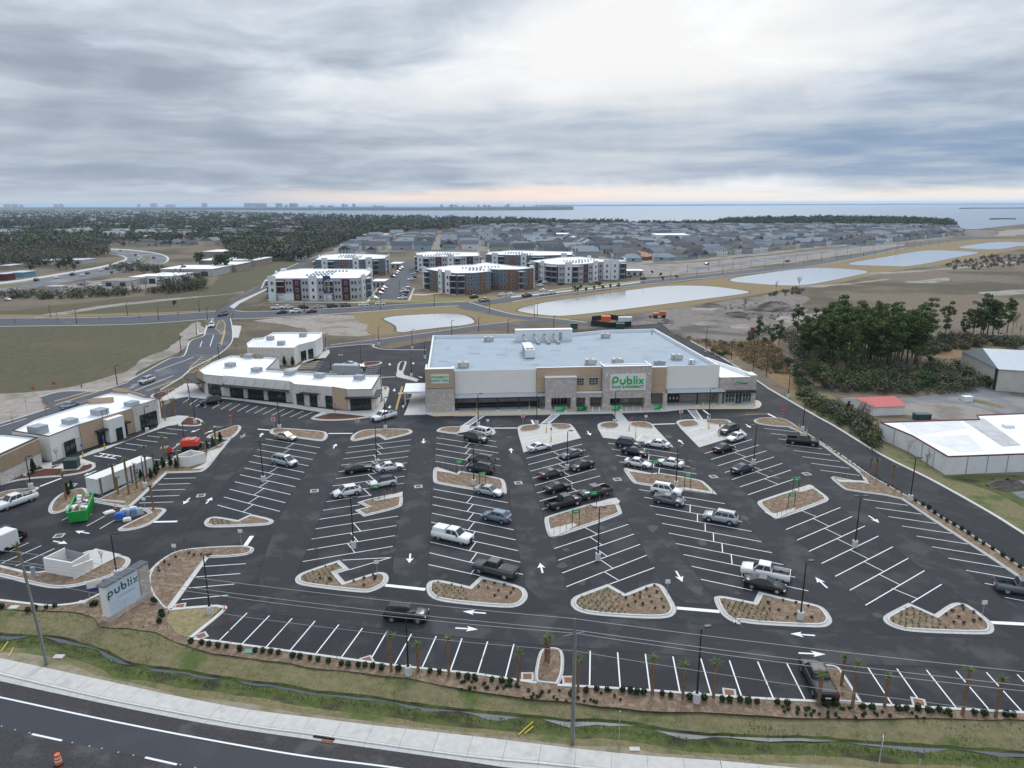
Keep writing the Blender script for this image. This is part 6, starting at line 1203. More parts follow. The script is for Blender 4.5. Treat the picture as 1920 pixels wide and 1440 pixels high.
far_list('suv/red/U3:1085,508 sedan/red/U3:1462,545 pickup/blue/U4:145,525 suv/black/U3:1055,488', (8, -1), 'of the scattered cars near the new houses', 'cars near the new houses')
far_list('suv/black/U1:275,668 sedan/white/U1:425,648 pickup/darkgrey/U1:545,627 sedan/white/U1:620,630 sedan/black/U1:657,615 suv/white/U1:758,593 suv/darkgrey/U1:805,583 sedan/white/U1:850,576 suv/white/U1:885,565 sedan/black/U1:920,557 suv/white/U1:965,548 sedan/white/U1:990,541 pickup/white/U1:1012,532 sedan/black/U1:1030,521 sedan/white/U1:1045,511 suv/white/U1:1057,500 sedan/white/U1:1037,487 suv/darkgrey/U1:1022,479 sedan/white/U1:990,469 sedan/silver/U1:1072,465 suv/maroon/U1:1155,500 sedan/black/U1:905,445', (8, -2), 'along the queue on the far curved highway', 'cars queueing on the far highway', .09)
far_list('sedan/silver/U1:598,696 sedan/darkgrey/U1:620,700 sedan/bluegrey/U1:640,690 sedan/silver/U1:660,682 sedan/white/U1:748,703 suv/silver/U1:100,795 sedan/orange/U1:70,790 sedan/orange/U1:110,787 sedan/white/U1:175,785 sedan/bluegrey/U1:210,775 sedan/white/U1:240,758 sedan/blue/U1:255,752 suv/bluegrey/U1:200,790 sedan/white/U1:60,812 suv/blue/U1:30,380 suv/blue/U1:70,382 sedan/white/U1:130,360 sedan/white/U1:195,362', (8, 1.5), 'among the cars in the yards by the far highway', 'cars in the yards by the far highway')
far_list('suv/bluegrey/O:1740,392', (8, .2), 'pale blue car behind the right trees', None)
def boxy(name, label, cat, q, d, L_, W_, z0, z1, mt, group=None, wheels=2):
 p = g(*q); e = G(*(Vector(pp(*q)) + Vector(d))); dd = e - p; t = thing(name, label, cat, (p.x, p.y, ZL), math.atan2(dd.y, dd.x), group)
 b_ = MB(); b_.box(-L_ / 2, L_ / 2, -W_ / 2, W_ / 2, z0, z1 - .08, mt); b_.box(-L_ / 2 + .08, L_ / 2 - .08, -W_ / 2 + .08, W_ / 2 - .08, z1 - .08, z1, mt); b_.build('body', t)
 for k in range(wheels):
  for s_ in (-1, 1): w_ = MB(); w_.tube((-.5 + k * .95, s_ * (W_ / 2 - .02) - .1, .36), (-.5 + k * .95, s_ * (W_ / 2 - .02) + .1, .36), .36, .36, M_tyre, 14); w_.build('wheel', t)
 return t
M_trg = mat('trailer_grey', (.36, .38, .39), .5, .06, 1)
boxy('box_trailer', 'grey enclosed trailer parked behind the shop row', 'trailer', ('L', 1200, 500), (40, 1), 7.2, 2.4, .4, 3.0, M_trg)
tw_ = boxy('box_trailer', 'white enclosed trailer with an open side at the left edge', 'trailer', ('B', -15, 385), (40, -18), 4.6, 2.2, .4, 2.6, M_signw)
b_ = MB(); b_.box(2.28, 2.34, -.85, .85, .5, 2.3, M_dark); b_.build('rear_opening', tw_)
p0, p1 = g('A', 745, 838), g('A', 1155, 665); p2 = g('A', 640, 800)
M_cont = mat('container_white', (.62, .64, .64), .6, .06, .6)
ct = thing('site_container', 'long white site container behind the row of palms', 'container', (p0.x, p0.y, 0), math.atan2((p1 - p0).y, (p1 - p0).x)); Lc = (p1 - p0).length
b_ = MB(); b_.box(0, Lc, 0, 2.6, .25, 2.75, M_cont, M_signw); k = .35
b_.build('body', ct)
k = .4
while k < Lc: b_ = MB(); b_.box(k, k + .06, -.03, -.001, .3, 2.7, M_cont); b_.build('rib', ct); k += 1.2
b_ = MB(); b_.box(-.02, Lc + .02, -.02, 2.62, 2.68, 2.78, M_signw); b_.box(0, Lc, -.01, .1, .12, .25, M_unitg); b_.build('roof_rim', ct)
b_ = MB(); b_.box(Lc * .62, Lc * .62 + .9, -.05, -.02, 1.6, 1.85, M_blue); b_.box(Lc * .62, Lc * .62 + .9, -.05, -.02, 1.15, 1.4, M_blue); b_.build('logo_plate', ct)
def enclosure(corners, h, label, gate=None):
 """open-topped walled yard; corners ground points; gate edge index has posts and slats"""
 c = [Vector(p[:2]) for p in corners]; c = c if area(c) > 0 else c[::-1]; t = thing('bin_enclosure', label, 'bin enclosure')
 n = len(c)
 for i in range(n):
  a_, b2 = c[i], c[(i + 1) % n]; d = (b2 - a_).normalized(); nn = Vector((-d.y, d.x)) * .2
  if gate == i:
   g_ = link('gate', None, t); L_ = (b2 - a_).length; k = 0.2
   while k < L_ - .2: m_ = MB(); q = a_ + d * k; m_.prism([q, q + d * .16, q + d * .16 + nn * .3, q + nn * .3], .2, h * .9, M_tanv if False else M_unitg); m_.build('slat', g_); k += .24
  else: m_ = MB(); m_.prism([a_ + d * .003, b2 + d * (-.003), b2 + nn - d * .2, a_ + nn + d * .2], 0, h, M_stucco, M_signw); m_.build('wall', t)
 m_ = MB(); m_.flat(inset(c, .2), ZL + .02, M_conc); m_.build('slab', t); return t
hA = 1.95
enclosure([G(*pp('A', 1295, 545), hA), G(*pp('A', 1410, 548), hA), G(*pp('A', 1540, 515), hA), G(*pp('A', 1430, 492), hA)], hA, 'white walled bin enclosure beside the red boom lift', None)
hB = 2.1
enclosure([G(*pp('B', 320, 425), hB), G(*pp('B', 535, 462), hB), G(*pp('B', 665, 388), hB), G(*pp('B', 488, 345), hB)], hB, 'large white walled bin enclosure near the store sign', 2)
cpz = [(p[0], p[1]) for p in PL('B:640,400 B:720,362 B:915,408 B:700,520 B:570,590')]
sheet('concrete_apron', cpz, .185, M_conc, lot); sheet('concrete_apron', PL('A:1440,648 A:1520,640 A:1590,590 A:1690,475 A:1560,510 A:1540,600'), .185, M_conc, lot)
e2 = thing('wing_wall', 'sloping white wing wall of the large bin enclosure', 'wall'); q0, q1 = g('B', 552, 598), g('B', 705, 505)
b_ = MB(); d = (q1 - q0); b_.add([(q0.x, q0.y, 0), (q1.x, q1.y, 0), (q1.x, q1.y, 1.3), (q0.x + .1, q0.y + .1, 1.9), (q0.x - .1, q0.y + .25, 0), (q1.x - .1, q1.y + .25, 0), (q1.x - .1, q1.y + .25, 1.3), (q0.x, q0.y + .3, 1.9)], [(0, 1, 2, 3), (5, 4, 7, 6), (3, 2, 6, 7), (1, 5, 6, 2)], M_stucco); b_.build('wall', e2)
bl = thing('boom_lift', 'red and white boom lift behind the white bin enclosure', 'boom lift', tuple(g('A', 1440, 490)), rad(10))
b_ = MB(); b_.box(-1.4, 1.4, -1.05, 1.05, .5, 1.0, M_trim); b_.build('chassis', bl)
b_ = MB(); b_.box(-1.7, 1.4, -1.15, 1.15, 1.0, 1.9, mat('lift_red', (.62, .07, .04), .4)); b_.box(-1.5, .9, -1.0, 1.0, 1.9, 2.15, MATS['lift_red']); b_.build('turret', bl)
b_ = MB(); b_.tube((1.0, 0, 2.3), (-2.4, -.8, 1.3), .22, .2, M_unitw, 6); b_.tube((-.2, 0, 2.4), (-3.0, -1.5, .8), .13, .12, M_unitw, 6); b_.build('boom', bl)
b_ = MB(); b_.box(-3.8, -2.9, -2.2, -1.0, .3, .4, MATS['lift_red']); b_.box(-3.8, -3.75, -2.2, -1.0, .3, 1.3, MATS['lift_red']); b_.box(-3.8, -2.9, -2.2, -2.15, .3, 1.3, MATS['lift_red']); b_.build('platform', bl)
for x in (-1.1, 1.1):
 for y in (-1.1, 1.1): b_ = MB(); b_.tube((x, y - .2, .45), (x, y + .2, .45), .45, .45, M_tyre, 14); b_.build('wheel', bl)
gk = thing('rubble_skip', 'bright green open skip heaped with building waste', 'skip', tuple(g('B', 618, 100)), rad(112))
M_gk = mat('skip_bright_green', (.02, .36, .06), .5, .1, 2); p = gk
b_ = MB(); Ls, Ws = 6.4, 2.3
b_.add([(-Ls / 2, -Ws / 2, .25), (Ls / 2, -Ws / 2, .25), (Ls / 2, Ws / 2, .25), (-Ls / 2, Ws / 2, .25), (-Ls / 2 - .25, -Ws / 2 - .1, 1.9), (Ls / 2, -Ws / 2 - .1, 1.9), (Ls / 2, Ws / 2 + .1, 1.9), (-Ls / 2 - .25, Ws / 2 + .1, 1.9)], [(0, 1, 5, 4), (1, 2, 6, 5), (2, 3, 7, 6), (3, 0, 4, 7), (3, 2, 1, 0)], M_gk)
b_.build('body', gk); parapet('rim', [(-Ls / 2 - .25, -Ws / 2 - .1), (Ls / 2, -Ws / 2 - .1), (Ls / 2, Ws / 2 + .1), (-Ls / 2 - .25, Ws / 2 + .1)], 1.85, 1.92, .1, M_gk, M_gk, gk)
for k in range(9): x = -Ls / 2 + .4 + k * .7; b_ = MB(); b_.box(x, x + .08, -Ws / 2 - .14, -Ws / 2 - .02, .3, 1.88, M_gk); b_.build('rib', gk)
M_card = mat('cardboard', (.36, .25, .16), .8, .15, 3); M_wrap = mat('white_wrap', (.7, .7, .7), .7, .1, 4)
b_ = MB(); b_.box(-Ls / 2 + .1, Ls / 2 - .1, -Ws / 2 + .1, Ws / 2 - .1, 1.2, 1.5, M_card); b_.build('fill', gk)
for k in range(34):
 b_ = MB(); a_ = random.uniform(.15, .5); b_.box(-a_, a_, -a_ * .7, a_ * .7, -.1, random.uniform(.05, .25), random.choice([M_card, M_wrap, M_wrap, M_unitg, M_card])); o = b_.build('debris', gk, loc=(random.uniform(-2.7, 2.8), random.uniform(-.8, .8), random.uniform(1.55, 1.95))); o.rotation_euler = (random.uniform(-.5, .5), random.uniform(-.5, .5), random.uniform(0, 3))
for i, (q, s_, mt_, lb) in enumerate([(('B', 905, 135), (1.3, 1.1, .9), M_blue, 'blue crate beside the wrapped pallets'), (('B', 945, 110), (1.4, 1.2, 1.0), mat('wrap_grey', (.40, .44, .48), .5, .2, 3), 'grey wrapped pallet behind the blue crate'), (('B', 955, 150), (1.1, .8, .4), M_wrap, 'pale sack on the asphalt before the pallets'), (('B', 1005, 110), (.9, 1.0, 1.0), mat('wrap_blue', (.12, .22, .38), .6, .2, 3), 'blue wrapped stack near the little island'), (('B', 1050, 100), (1.0, .8, .9), MATS['wrap_grey'], 'stack of pale drums by the little island kerb'), (('B', 990, 90), (1.6, .8, .8), M_wrap, 'white wrapped load behind the blue crate'), (('B', 820, 92), (1.5, 1.1, .25), M_wrap, 'flat pile of white sheets in a stall')]):
 p = g(*q); t = thing('pallet_load', lb, 'pallet', (p.x, p.y, ZL), .25 + i * .1, 'building supplies stacked in the stalls')
 b_ = MB(); b_.box(-s_[0] / 2, s_[0] / 2, -s_[1] / 2, s_[1] / 2, 0, .12, M_card); b_.build('pallet', t); b_ = MB(); b_.box(-s_[0] / 2 + .04, s_[0] / 2 - .04, -s_[1] / 2 + .04, s_[1] / 2 - .04, .12, s_[2], mt_); b_.box(-s_[0] / 3, s_[0] / 3, -s_[1] / 3, s_[1] / 3, s_[2], s_[2] + .12, mt_); b_.build('load', t)
def cone(q, lb, h=.7):
 p = g(*q); t = thing('traffic_cone', lb, 'cone', (p.x, p.y, .07)); b_ = MB(); b_.box(-.2, .2, -.2, .2, 0, .05, M_trim); b_.build('base', t); b_ = MB(); b_.tube((0, 0, .05), (0, 0, h * .45), .15, .10, M_orange, 12); b_.tube((0, 0, h * .6), (0, 0, h), .075, .03, M_orange, 12); b_.build('cone', t); b_ = MB(); b_.tube((0, 0, h * .45), (0, 0, h * .6), .10, .075, M_signw, 12); b_.build('band', t)
cone(('B', 867, 62), 'orange cone beside the green skip', .95); cone(('B', 1685, 822), 'orange cone at the kerb tip of the front row', .75)
p = g('C', 378, 935); t = thing('traffic_barrel', 'orange and white barrel on the highway, bottom left', 'barrel', (p.x, p.y, 0))
b_ = MB(); b_.tube((0, 0, 0), (0, 0, .1), .36, .36, M_trim, 14); b_.build('base', t)
for k, (a_, c_, m_) in enumerate(((.1, .35, M_orange), (.35, .47, M_signw), (.47, .64, M_orange), (.64, .76, M_signw), (.76, .98, M_orange))): b_ = MB(); b_.tube((0, 0, a_), (0, 0, c_), .29 - a_ * .08, .29 - c_ * .08, m_, 16); b_.build('band', t)
p = g('A', 545, 635); t = thing('transformer_box', 'dark green transformer box before the west shop', 'transformer', (p.x, p.y, 0), rad(12)); b_ = MB(); b_.box(-1.4, 1.4, -1.3, 1.3, .05, .25, M_conc); b_.build('pad', t); b_ = MB(); M_tg = mat('transformer_green', (.025, .06, .045), .5); b_.box(-1.05, 1.05, -.9, .9, .25, 1.75, M_tg); b_.box(-1.1, 1.1, -.95, .95, 1.75, 1.85, M_tg); b_.build('cabinet', t)
for x in (-.5, .55): b_ = MB(); b_.box(x - .45, x + .45, -.93, -.9, .4, 1.6, M_tg); b_.build('door', t)
p = g('A', 320, 580); t = thing('utility_meter', 'grey pipework and meter at the shop wall', 'meter', (p.x, p.y, 0)); b_ = MB(); b_.box(-.5, .1, -.3, .3, .1, 1.0, M_post); b_.tube((.1, 0, .5), (.8, 0, .5), .08, .08, M_post, 8); b_.tube((.8, 0, 0), (.8, 0, 1.1), .08, .08, M_post, 8); b_.build('body', t)
def person(q, shirt, trousers, lb, rz=0):
 p = g(*q); me = bpy.data.meshes.new('person')
 J = [(0, 0, .95), (0, 0, 1.15), (0, 0, 1.38), (0, 0, 1.50), (0, .02, 1.62), (0, .03, 1.70), (.1, 0, .90), (.12, .04, .50), (.12, -.03, .08), (.12, .10, .03), (-.1, 0, .90), (-.12, -.02, .50), (-.12, -.10, .08), (-.12, .03, .03), (.19, 0, 1.40), (.25, .02, 1.14), (.24, .12, .92), (-.19, 0, 1.40), (-.25, -.03, 1.14), (-.24, .05, .92)]
 R_ = [.14, .13, .15, .055, .10, .07, .09, .06, .045, .04, .09, .06, .045, .04, .065, .045, .035, .065, .045, .035]
 E_ = [(0, 1), (1, 2), (2, 3), (3, 4), (4, 5), (0, 6), (6, 7), (7, 8), (8, 9), (0, 10), (10, 11), (11, 12), (12, 13), (2, 14), (14, 15), (15, 16), (2, 17), (17, 18), (18, 19)]
 me.from_pydata(J, E_, []); o = bpy.data.objects.new('person', me); COL.objects.link(o); o.modifiers.new('s', 'SKIN'); ss = o.modifiers.new('u', 'SUBSURF'); ss.levels = 1
 if not me.skin_vertices:
  bmx = bmesh.new(); bmx.from_mesh(me); bmx.verts.layers.skin.verify(); bmx.to_mesh(me); bmx.free()
 for v_, r_ in zip(me.skin_vertices[0].data, R_): v_.radius = (r_, r_)
 me.skin_vertices[0].data[0].use_root = True
 dg = bpy.context.evaluated_depsgraph_get(); dg.update(); m2 = bpy.data.meshes.new_from_object(o.evaluated_get(dg)); bpy.data.objects.remove(o)
 m2.materials.clear()
 for mt_ in (mat('skin', (.42, .27, .2), .6), shirt, trousers, mat('hair', (.04, .025, .02), .8)): m2.materials.append(mt_)
 for f in m2.polygons:
  c = f.center; f.material_index = 2 if c.z < .97 else 3 if c.z > 1.66 or (c.z > 1.55 and c.y < -.02) else 0 if c.z > 1.46 or (abs(c.x) > .2 and c.z < 1.2) else 1
  f.use_smooth = True
 return thing('person', lb, 'person', (p.x, p.y, ZL), rz, None, m2)
M_teal = mat('teal_shirt', (.22, .48, .47), .8); M_dkt = mat('dark_trousers', (.03, .032, .04), .85)
person(('E', 498, 318), M_teal, M_dkt, 'person in a teal shirt and dark trousers beside the dark green suv')
# ------------------------------------------------------------ light poles
M_pole = mat('pole_black', (.015, .015, .016), .5); M_pbase = mat('pole_base', (.56, .56, .55), .85, .05, 3)
def light_pole(base, top, heads, label, group='light poles in the lot', foot=True, hmin=5.0):
 p = G(*base, .06); h = HT(base[0], base[1], top[1], .06); tx = G(top[0], top[1], h)
 h = max(hmin, min(10.5, h)); t = thing('light_pole', label, 'light pole', (p.x, p.y, .06), 0, group)
 if foot: t.children; link('concrete_base', PB, t)
 o = link('pole', PP, t); o.scale = (1, 1, (h - .4) / 6.0); o.location = (0, 0, .3)
 for k in range(heads):
  a = {1: [0.3], 2: [0.0, math.pi], 4: [0, math.pi, math.pi / 2, -math.pi / 2]}[heads][k]
  o = link('lamp_head', PHD, t, (0, 0, h), a)
 return t
b_ = MB(); b_.tube((0, 0, 0), (0, 0, .95), .36, .36, M_pbase, 16); b_.tube((0, 0, .95), (0, 0, 1.0), .36, .30, M_pbase, 16); PB = b_.mesh('concrete_base')
b_ = MB(); b_.tube((0, 0, 0), (0, 0, 6.0), .10, .065, M_pole, 8); b_.tube((0, 0, .6), (0, 0, .75), .16, .16, M_pole, 8); PP = b_.mesh('pole')
b_ = MB(); b_.box(.05, .35, -.04, .04, -.02, .06, M_pole); b_.box(.32, .92, -.2, .2, -.05, .07, M_pole); b_.box(.36, .88, -.16, .16, -.07, -.05, M_unitw); PHD = b_.mesh('lamp_head')
LP = [('D:578,98', 'L:585,688', 1, 'on the first top island'), ('D:457,490', 'D:430,190', 2, 'in the leftmost stall row'), ('D:1307,360', 'D:1297,82', 1, 'in the middle of the second stall row'), ('D:1372,102', 'L:1540,700', 1, 'on the second top island'), ('G:493,348', 'D:1115,612', 2, 'low in the second stall row'), ('E:490,150', 'M:557,668', 1, 'beside the left ladder crossing'), ('E:1043,135', 'M:1088,657', 1, 'on the left paved bay'), ('E:447,703', 'E:440,338', 1, 'on the left cart island'),
 ('E:1330,558', 'E:1330,195', 1, 'in the fourth row under the left paved bay'), ('F:265,122', 'N:355,640', 1, 'by the walkway of the middle paved bay'), ('F:845,718', 'F:865,345', 1, 'on the fifth row island'), ('F:1580,508', 'F:1605,140', 2, 'in the sixth stall row'), ('F:1155,93', 'N:1205,620', 1, 'by the right ladder crossing'), ('H:485,598', 'H:493,205', 2, 'low in the fourth stall row'), ('R:747,612', 'R:783,262', 2, 'low in the sixth stall row'), ('R:370,1112', 'R:405,715', 1, 'on the fourth bottom island'),
 ('R:1130,290', 'Q:1103,555', 2, 'on the east strip before the warehouse'), ('Q:258,352', 'Q:280,112', 2, 'at the bend of the east strip'), ('O:150,825', 'O:160,605', 1, 'beside the shrubs east of the store'), ('N:1590,498', 'N:1605,268', 1, 'behind the liquor shop roof'), ('N:1395,390', 'N:1403,175', 1, 'right of the supermarket roof edge'), ('N:1168,288', 'N:1178,65', 1, 'right of the supermarket rear corner'), ('N:1710,530', 'N:1737,205', 1, 'tallest one among the reeds behind the liquor shop'),
 ('B:1577,842', 'B:1545,405', 1, 'at the left end of the front row'), ('B:880,570', 'B:828,248', 1, 'on the bed of the large bin enclosure'), ('A:235,787', 'A:195,545', 1, 'behind the white pickup at the left edge'), ('A:1090,780', 'A:1060,548', 1, 'in front of the white container'), ('A:1105,363', 'A:1078,170', 1, 'before the large window of the west shop'), ('A:1390,482', 'A:1383,355', 1, 'beside the red boom lift'), ('A:1465,297', 'K:1450,672', 1, 'on the small red bed before the shop row'), ('A:1190,228', 'K:1162,605', 1, 'at the corner of the west shop by the palms'),
 ('S2:1460,498', '762,1150', 1, 'at the front kerb below the driving black suv'), ('S3:1585,556', 'S3:1605,62', 1, 'at the front kerb right of the finger island'), ('L:1015,278', 'L:1008,122', 1, 'beside the rear shop'), ('L:1335,472', 'L:1330,230', 2, 'by the silver sedan behind the shop row'), ('L:1060,492', 'L:1050,410', 1, 'left of the grey trailer'), ('L:1490,228', 'L:1478,65', 1, 'on the grass by the rear road'), ('L:1792,262', 'L:1783,88', 1, 'by the small pond'), ('L:1905,348', 'L:1898,205', 1, 'at the rear left corner of the supermarket'), ('L:1785,512', 'L:1778,340', 2, 'on the drive-through island'), ('L:1517,732', 'L:1515,425', 1, 'at the right end of the shop row')]
for b0, t0, n, w in LP:
 def one(s): c, xy = s.split(':') if ':' in s else ('', s); x, y = map(float, xy.split(',')); return pp(c, x, y)
 light_pole(one(b0), one(t0), n, f'black {"two-headed" if n == 2 else "single-headed"} light pole {w}', foot=w not in ('at the rear left corner',) and not b0.startswith(('N:1710',)))
SL = 'U1:380,942/858 U1:577,990/885 U1:957,922/840 K:1190,80/-5 U1:1497,900/822 U1:1558,958/880 K:880,567/425 K:1360,327/215 K:1478,195/100 K:1645,390/330 U2:157,820/755 U2:365,900/825 U2:935,885/815 U2:1338,855/770 U2:1752,908/820 U2:1076,730/690 U3:190,930/850 U3:167,942/905 U3:985,690/640 U3:1190,660/615 U3:1472,592/525 U3:1578,612/560 U3:1386,636/570 U3:1312,607/545 U3:1715,592/540 U3:1655,568/500 U3:1790,557/505 U3:1895,577/530 U3:453,745/680 U4:115,562/490 U4:268,542/490 U4:400,522/450 U4:513,512/455 U4:615,494/450 U4:715,480/440 U4:800,472/430 U4:886,460/415 U4:957,457/380 U4:975,447/385 U4:1032,432/395 U4:295,507/460 U4:205,510/475 U4:690,455/415 U4:785,437/400 U4:500,475/440 U4:595,465/430 U4:1090,420/385 U4:1140,412/382 U4:1212,405/375 U4:1280,402/370 U4:1350,395/365 M:323,132/45 M:565,100/5 M:828,122/32 U3:1550,555/525 M:1240,85/30'
for i, it in enumerate(SL.split()):
 c, r_ = it.split(':'); xy, yt = r_.split('/'); x, y = map(float, xy.split(',')); b0 = pp(c, x, y); t0 = pp(c, x, float(yt)); p = G(*b0); h = max(5, min(11, HT(b0[0], b0[1], t0[1])))
 t = thing('street_lamp', f'dark street lamp on the far streets, {ordn(i)} counted from the left field to the ponds', 'street lamp', (p.x, p.y, .04), 0, 'street lamps on the far streets')
 o = link('pole', PP, t); o.scale = (1.3, 1.3, h / 6); o = link('lamp_head', PHD, t, (0, 0, h), .5)
# ------------------------------------------------------------ timber utility poles and wires
M_wood = mat('pole_wood', (.20, .19, .155), .9, .2, 3, stretch=(4, 4, .4)); M_wire = mat('wire', (.34, .34, .34), .5)
def util_pole(b0, h, lb, lean=0):
 p = G(*b0); t = thing('utility_pole', lb, 'utility pole', (p.x, p.y, 0)); b_ = MB(); b_.tube((0, 0, 0), (lean, 0, h), .17, .11, M_wood, 10); b_.build('pole', t)
 b_ = MB(); b_.tube((.16, -.05, 0), (.12 + lean, -.05, h * .9), .045, .045, M_unitg, 6); b_.build('conduit', t)
 b_ = MB(); b_.tube((-.9, 0, h - 1.6), (.9, 0, h - 1.2), .03, .03, M_unitg, 5); b_.build('bracket', t)
 b_ = MB(); b_.tube((.35, 0, h - 2.6), (.35, 0, h - 1.6), .2, .2, M_unitg, 10); b_.build('transformer_can', t) if 'left' in lb else None
 return Vector((p.x + lean, p.y, h))
H1 = HT(88, 1245, 1035); T1 = util_pole((88, 1245), H1, 'timber utility pole left of the store sign', -.6)
B2 = (1073, 1392); H2 = HT(B2[0], B2[1], 1160); T2 = util_pole(B2, H2, 'timber utility pole at the middle of the foreground verge', .0)
T3 = T2 + (T2 - T1) * 1.05; T3.z = H2 + 2.4; T3.y -= 3; T0 = T1 + (T1 - T2); T0.z = H1;
wires = thing('overhead_wires', 'overhead wires strung across the foreground between the utility poles', 'wires'); wires['kind'] = 'thing'
def wire(a_, b2, sag, r=.018):
 m_ = MB(); n = 18; P_ = [a_.lerp(b2, i / n) - Vector((0, 0, sag * 4 * (i / n) * (1 - i / n))) for i in range(n + 1)]
 for u_, v_ in zip(P_, P_[1:]): m_.tube(u_, v_, r, r, M_wire, 4, caps=False)
 return m_.build('wire', wires)
for dz, sg, r in ((0, .5, .022), (-1.05, .55, .022), (-1.35, .7, .022), (-3.0, .9, .016)):
 o = Vector((0, 0, dz)); wire(T1 + o, T2 + o, sg, r); wire(T2 + o, T3 + o, sg, r); wire(T0 + o, T1 + o, sg, r)
# ------------------------------------------------------------ planting
M_trunk = mat('palm_trunk', (.24, .155, .095), .95, .3, 5, bump=1.0); M_frond = mat('palm_frond', (.085, .13, .03), .7, .35, 3, rand=.15); M_dead = mat('palm_dead', (.25, .19, .11), .9, .2, 3)
M_leaf = mat('shrub_leaf', (.022, .042, .014), .8, .35, 4, rand=.25); M_leaf2 = mat('shrub_leaf_dark', (.040, .028, .022), .85, .3, 4, rand=.25); M_leafg = mat('tuft_leaf', (.10, .17, .05), .8, .25, 4, rand=.2)
def leaf_cloud(b, c, rad_, n, size, mt, flat=1.0, seed=0, shell=.5, up=.35):
 r_ = np.random.default_rng(seed); d = r_.normal(size=(n, 3)); d /= np.linalg.norm(d, axis=1)[:, None]; rr = (shell + (1 - shell) * r_.random(n)) ** .6
 P_ = np.array(c) + d * rr[:, None] * np.array([rad_[0], rad_[1], rad_[2] * flat])
 nr = d + r_.normal(size=(n, 3)) * .6 + np.array([0, 0, up]); nr /= np.linalg.norm(nr, axis=1)[:, None]
 t1 = np.cross(nr, r_.normal(size=(n, 3))); t1 /= np.linalg.norm(t1, axis=1)[:, None]; t2 = np.cross(nr, t1); s = size * (.6 + .8 * r_.random(n))[:, None]
 V_ = np.stack([P_ - t1 * s - t2 * s * .5, P_ + t1 * s - t2 * s * .5, P_ + t1 * s * .6 + t2 * s * .6, P_ - t1 * s * .6 + t2 * s * .6], 1).reshape(-1, 3)
 base = len(b.v); b.v.extend(map(tuple, V_.tolist())); k = b.m(mt)
 for i in range(n): b.f.append((base + 4 * i, base + 4 * i + 1, base + 4 * i + 2, base + 4 * i + 3)); b.mi.append(k)
def shrub_mesh(name, r, h, mt, n=110, size=.11, seed=1):
 b_ = MB(); leaf_cloud(b_, (0, 0, h * .5), (r, r, h * .5), n, size, mt, seed=seed, shell=.3); b_.tube((0, 0, 0), (0, 0, h * .6), .03, .02, M_wood, 4); return b_.mesh(name)
SH = [shrub_mesh('hedge_shrub', .30, .62, M_leaf, 120, .09, i) for i in range(3)]
SS = [shrub_mesh('small_shrub', .17, .30, M_leaf, 50, .06, 10 + i) for i in range(3)]
SD = [shrub_mesh('bronze_shrub', .2, .34, M_leaf2, 42, .06, 20 + i) for i in range(3)]
SC_ = []
for i in range(2):
 b_ = MB()
 for z, r in ((.5, .42), (.9, .36), (1.3, .27), (1.7, .15)): leaf_cloud(b_, (0, 0, z), (r, r, .35), 80, .12, M_leaf, seed=30 + i * 7 + int(z * 10), shell=.3)
 b_.tube((0, 0, 0), (0, 0, 1.2), .05, .03, M_wood, 5); SC_.append(b_.mesh('conical_shrub'))
def shrub(kind, p, lb, grp, name='shrub', z=.1, s=None):
 me = random.choice(kind); o = link(name, me, None, (p[0], p[1], z), random.random() * 6.28, s or random.uniform(.85, 1.15)); tag(o, lb, 'shrub', grp); return o
def pts_of(s, c): return [g(c, *map(float, t.split(','))) for t in s.split()]
hed = pts_of('65,300 132,307 180,315 237,327 293,330 377,348 475,356 525,358 575,364 625,370 717,392 763,399 828,407 880,414 948,425 1030,442 1075,449 1138,452 1182,452 1232,457 1288,469 1398,477 1598,490 1658,497 1780,519 1840,529 1885,532', 'S2') + pts_of('60,407 107,410 222,422 285,430 340,435 850,497 920,485 988,489 1092,492 1142,499 1187,509 1232,509 1355,517 1413,529 1538,542 1635,547 1755,557 1805,562 1873,557', 'S3') + pts_of('95,539 145,547 203,552 332,554 397,562 655,565 700,565 885,583 943,585 1105,589 1163,594 1235,594 1302,605 1370,605 1433,612 1598,622 1660,627 1800,634 1848,634', 'S4')
HG = 'shrubs in the hedge along the front kerb'
for i, p in enumerate(hed): shrub(SH, p, f'round dark green shrub in the front kerb hedge, {ordn(i)} from the left', HG)
def in_poly(x, y, P_):
 c = False; n = len(P_)
 for i in range(n):
  x1, y1 = P_[i][:2]; x2, y2 = P_[(i + 1) % n][:2]
  if (y1 > y) != (y2 > y) and x < (x2 - x1) * (y - y1) / (y2 - y1) + x1: c = not c
 return c
belt = [PL('S2:1730,520 S2:1920,535 S3:0,395 S3:500,450 S3:520,440 S3:680,460 S3:1050,490 S3:1100,590 S3:400,540 S3:0,480 S2:1900,590 S2:1700,530'), PL('S4:300,575 S4:700,560 S4:860,565 S4:1460,600 S4:1460,655 S4:1000,665 S4:600,645 S4:300,610')]
k = 0
for bp_ in belt:
 xs0 = [q[0] for q in bp_]; ys0 = [q[1] for q in bp_]; n = 0
 while n < 52:
  x, y = random.uniform(min(xs0), max(xs0)), random.uniform(min(ys0), max(ys0))
  if in_poly(x, y, bp_): shrub(SS, (x, y), 'small green shrub scattered in the mulch below the front hedge', 'small shrubs below the front hedge', 'small_shrub', .1); n += 1
est = pts_of('400,425 440,468 492,500 512,520 545,538 600,572 632,595 668,618 700,635 728,655 795,700 835,725 875,748 900,770 960,800 1000,825 1105,885 1160,915 1205,945', 'Q') + pts_of('1220,330 1260,355 1300,385 1345,415 1385,440 1433,468 1487,498 1535,528 1585,568 1635,600 1700,635 1770,680 1835,718 1890,760', 'R')
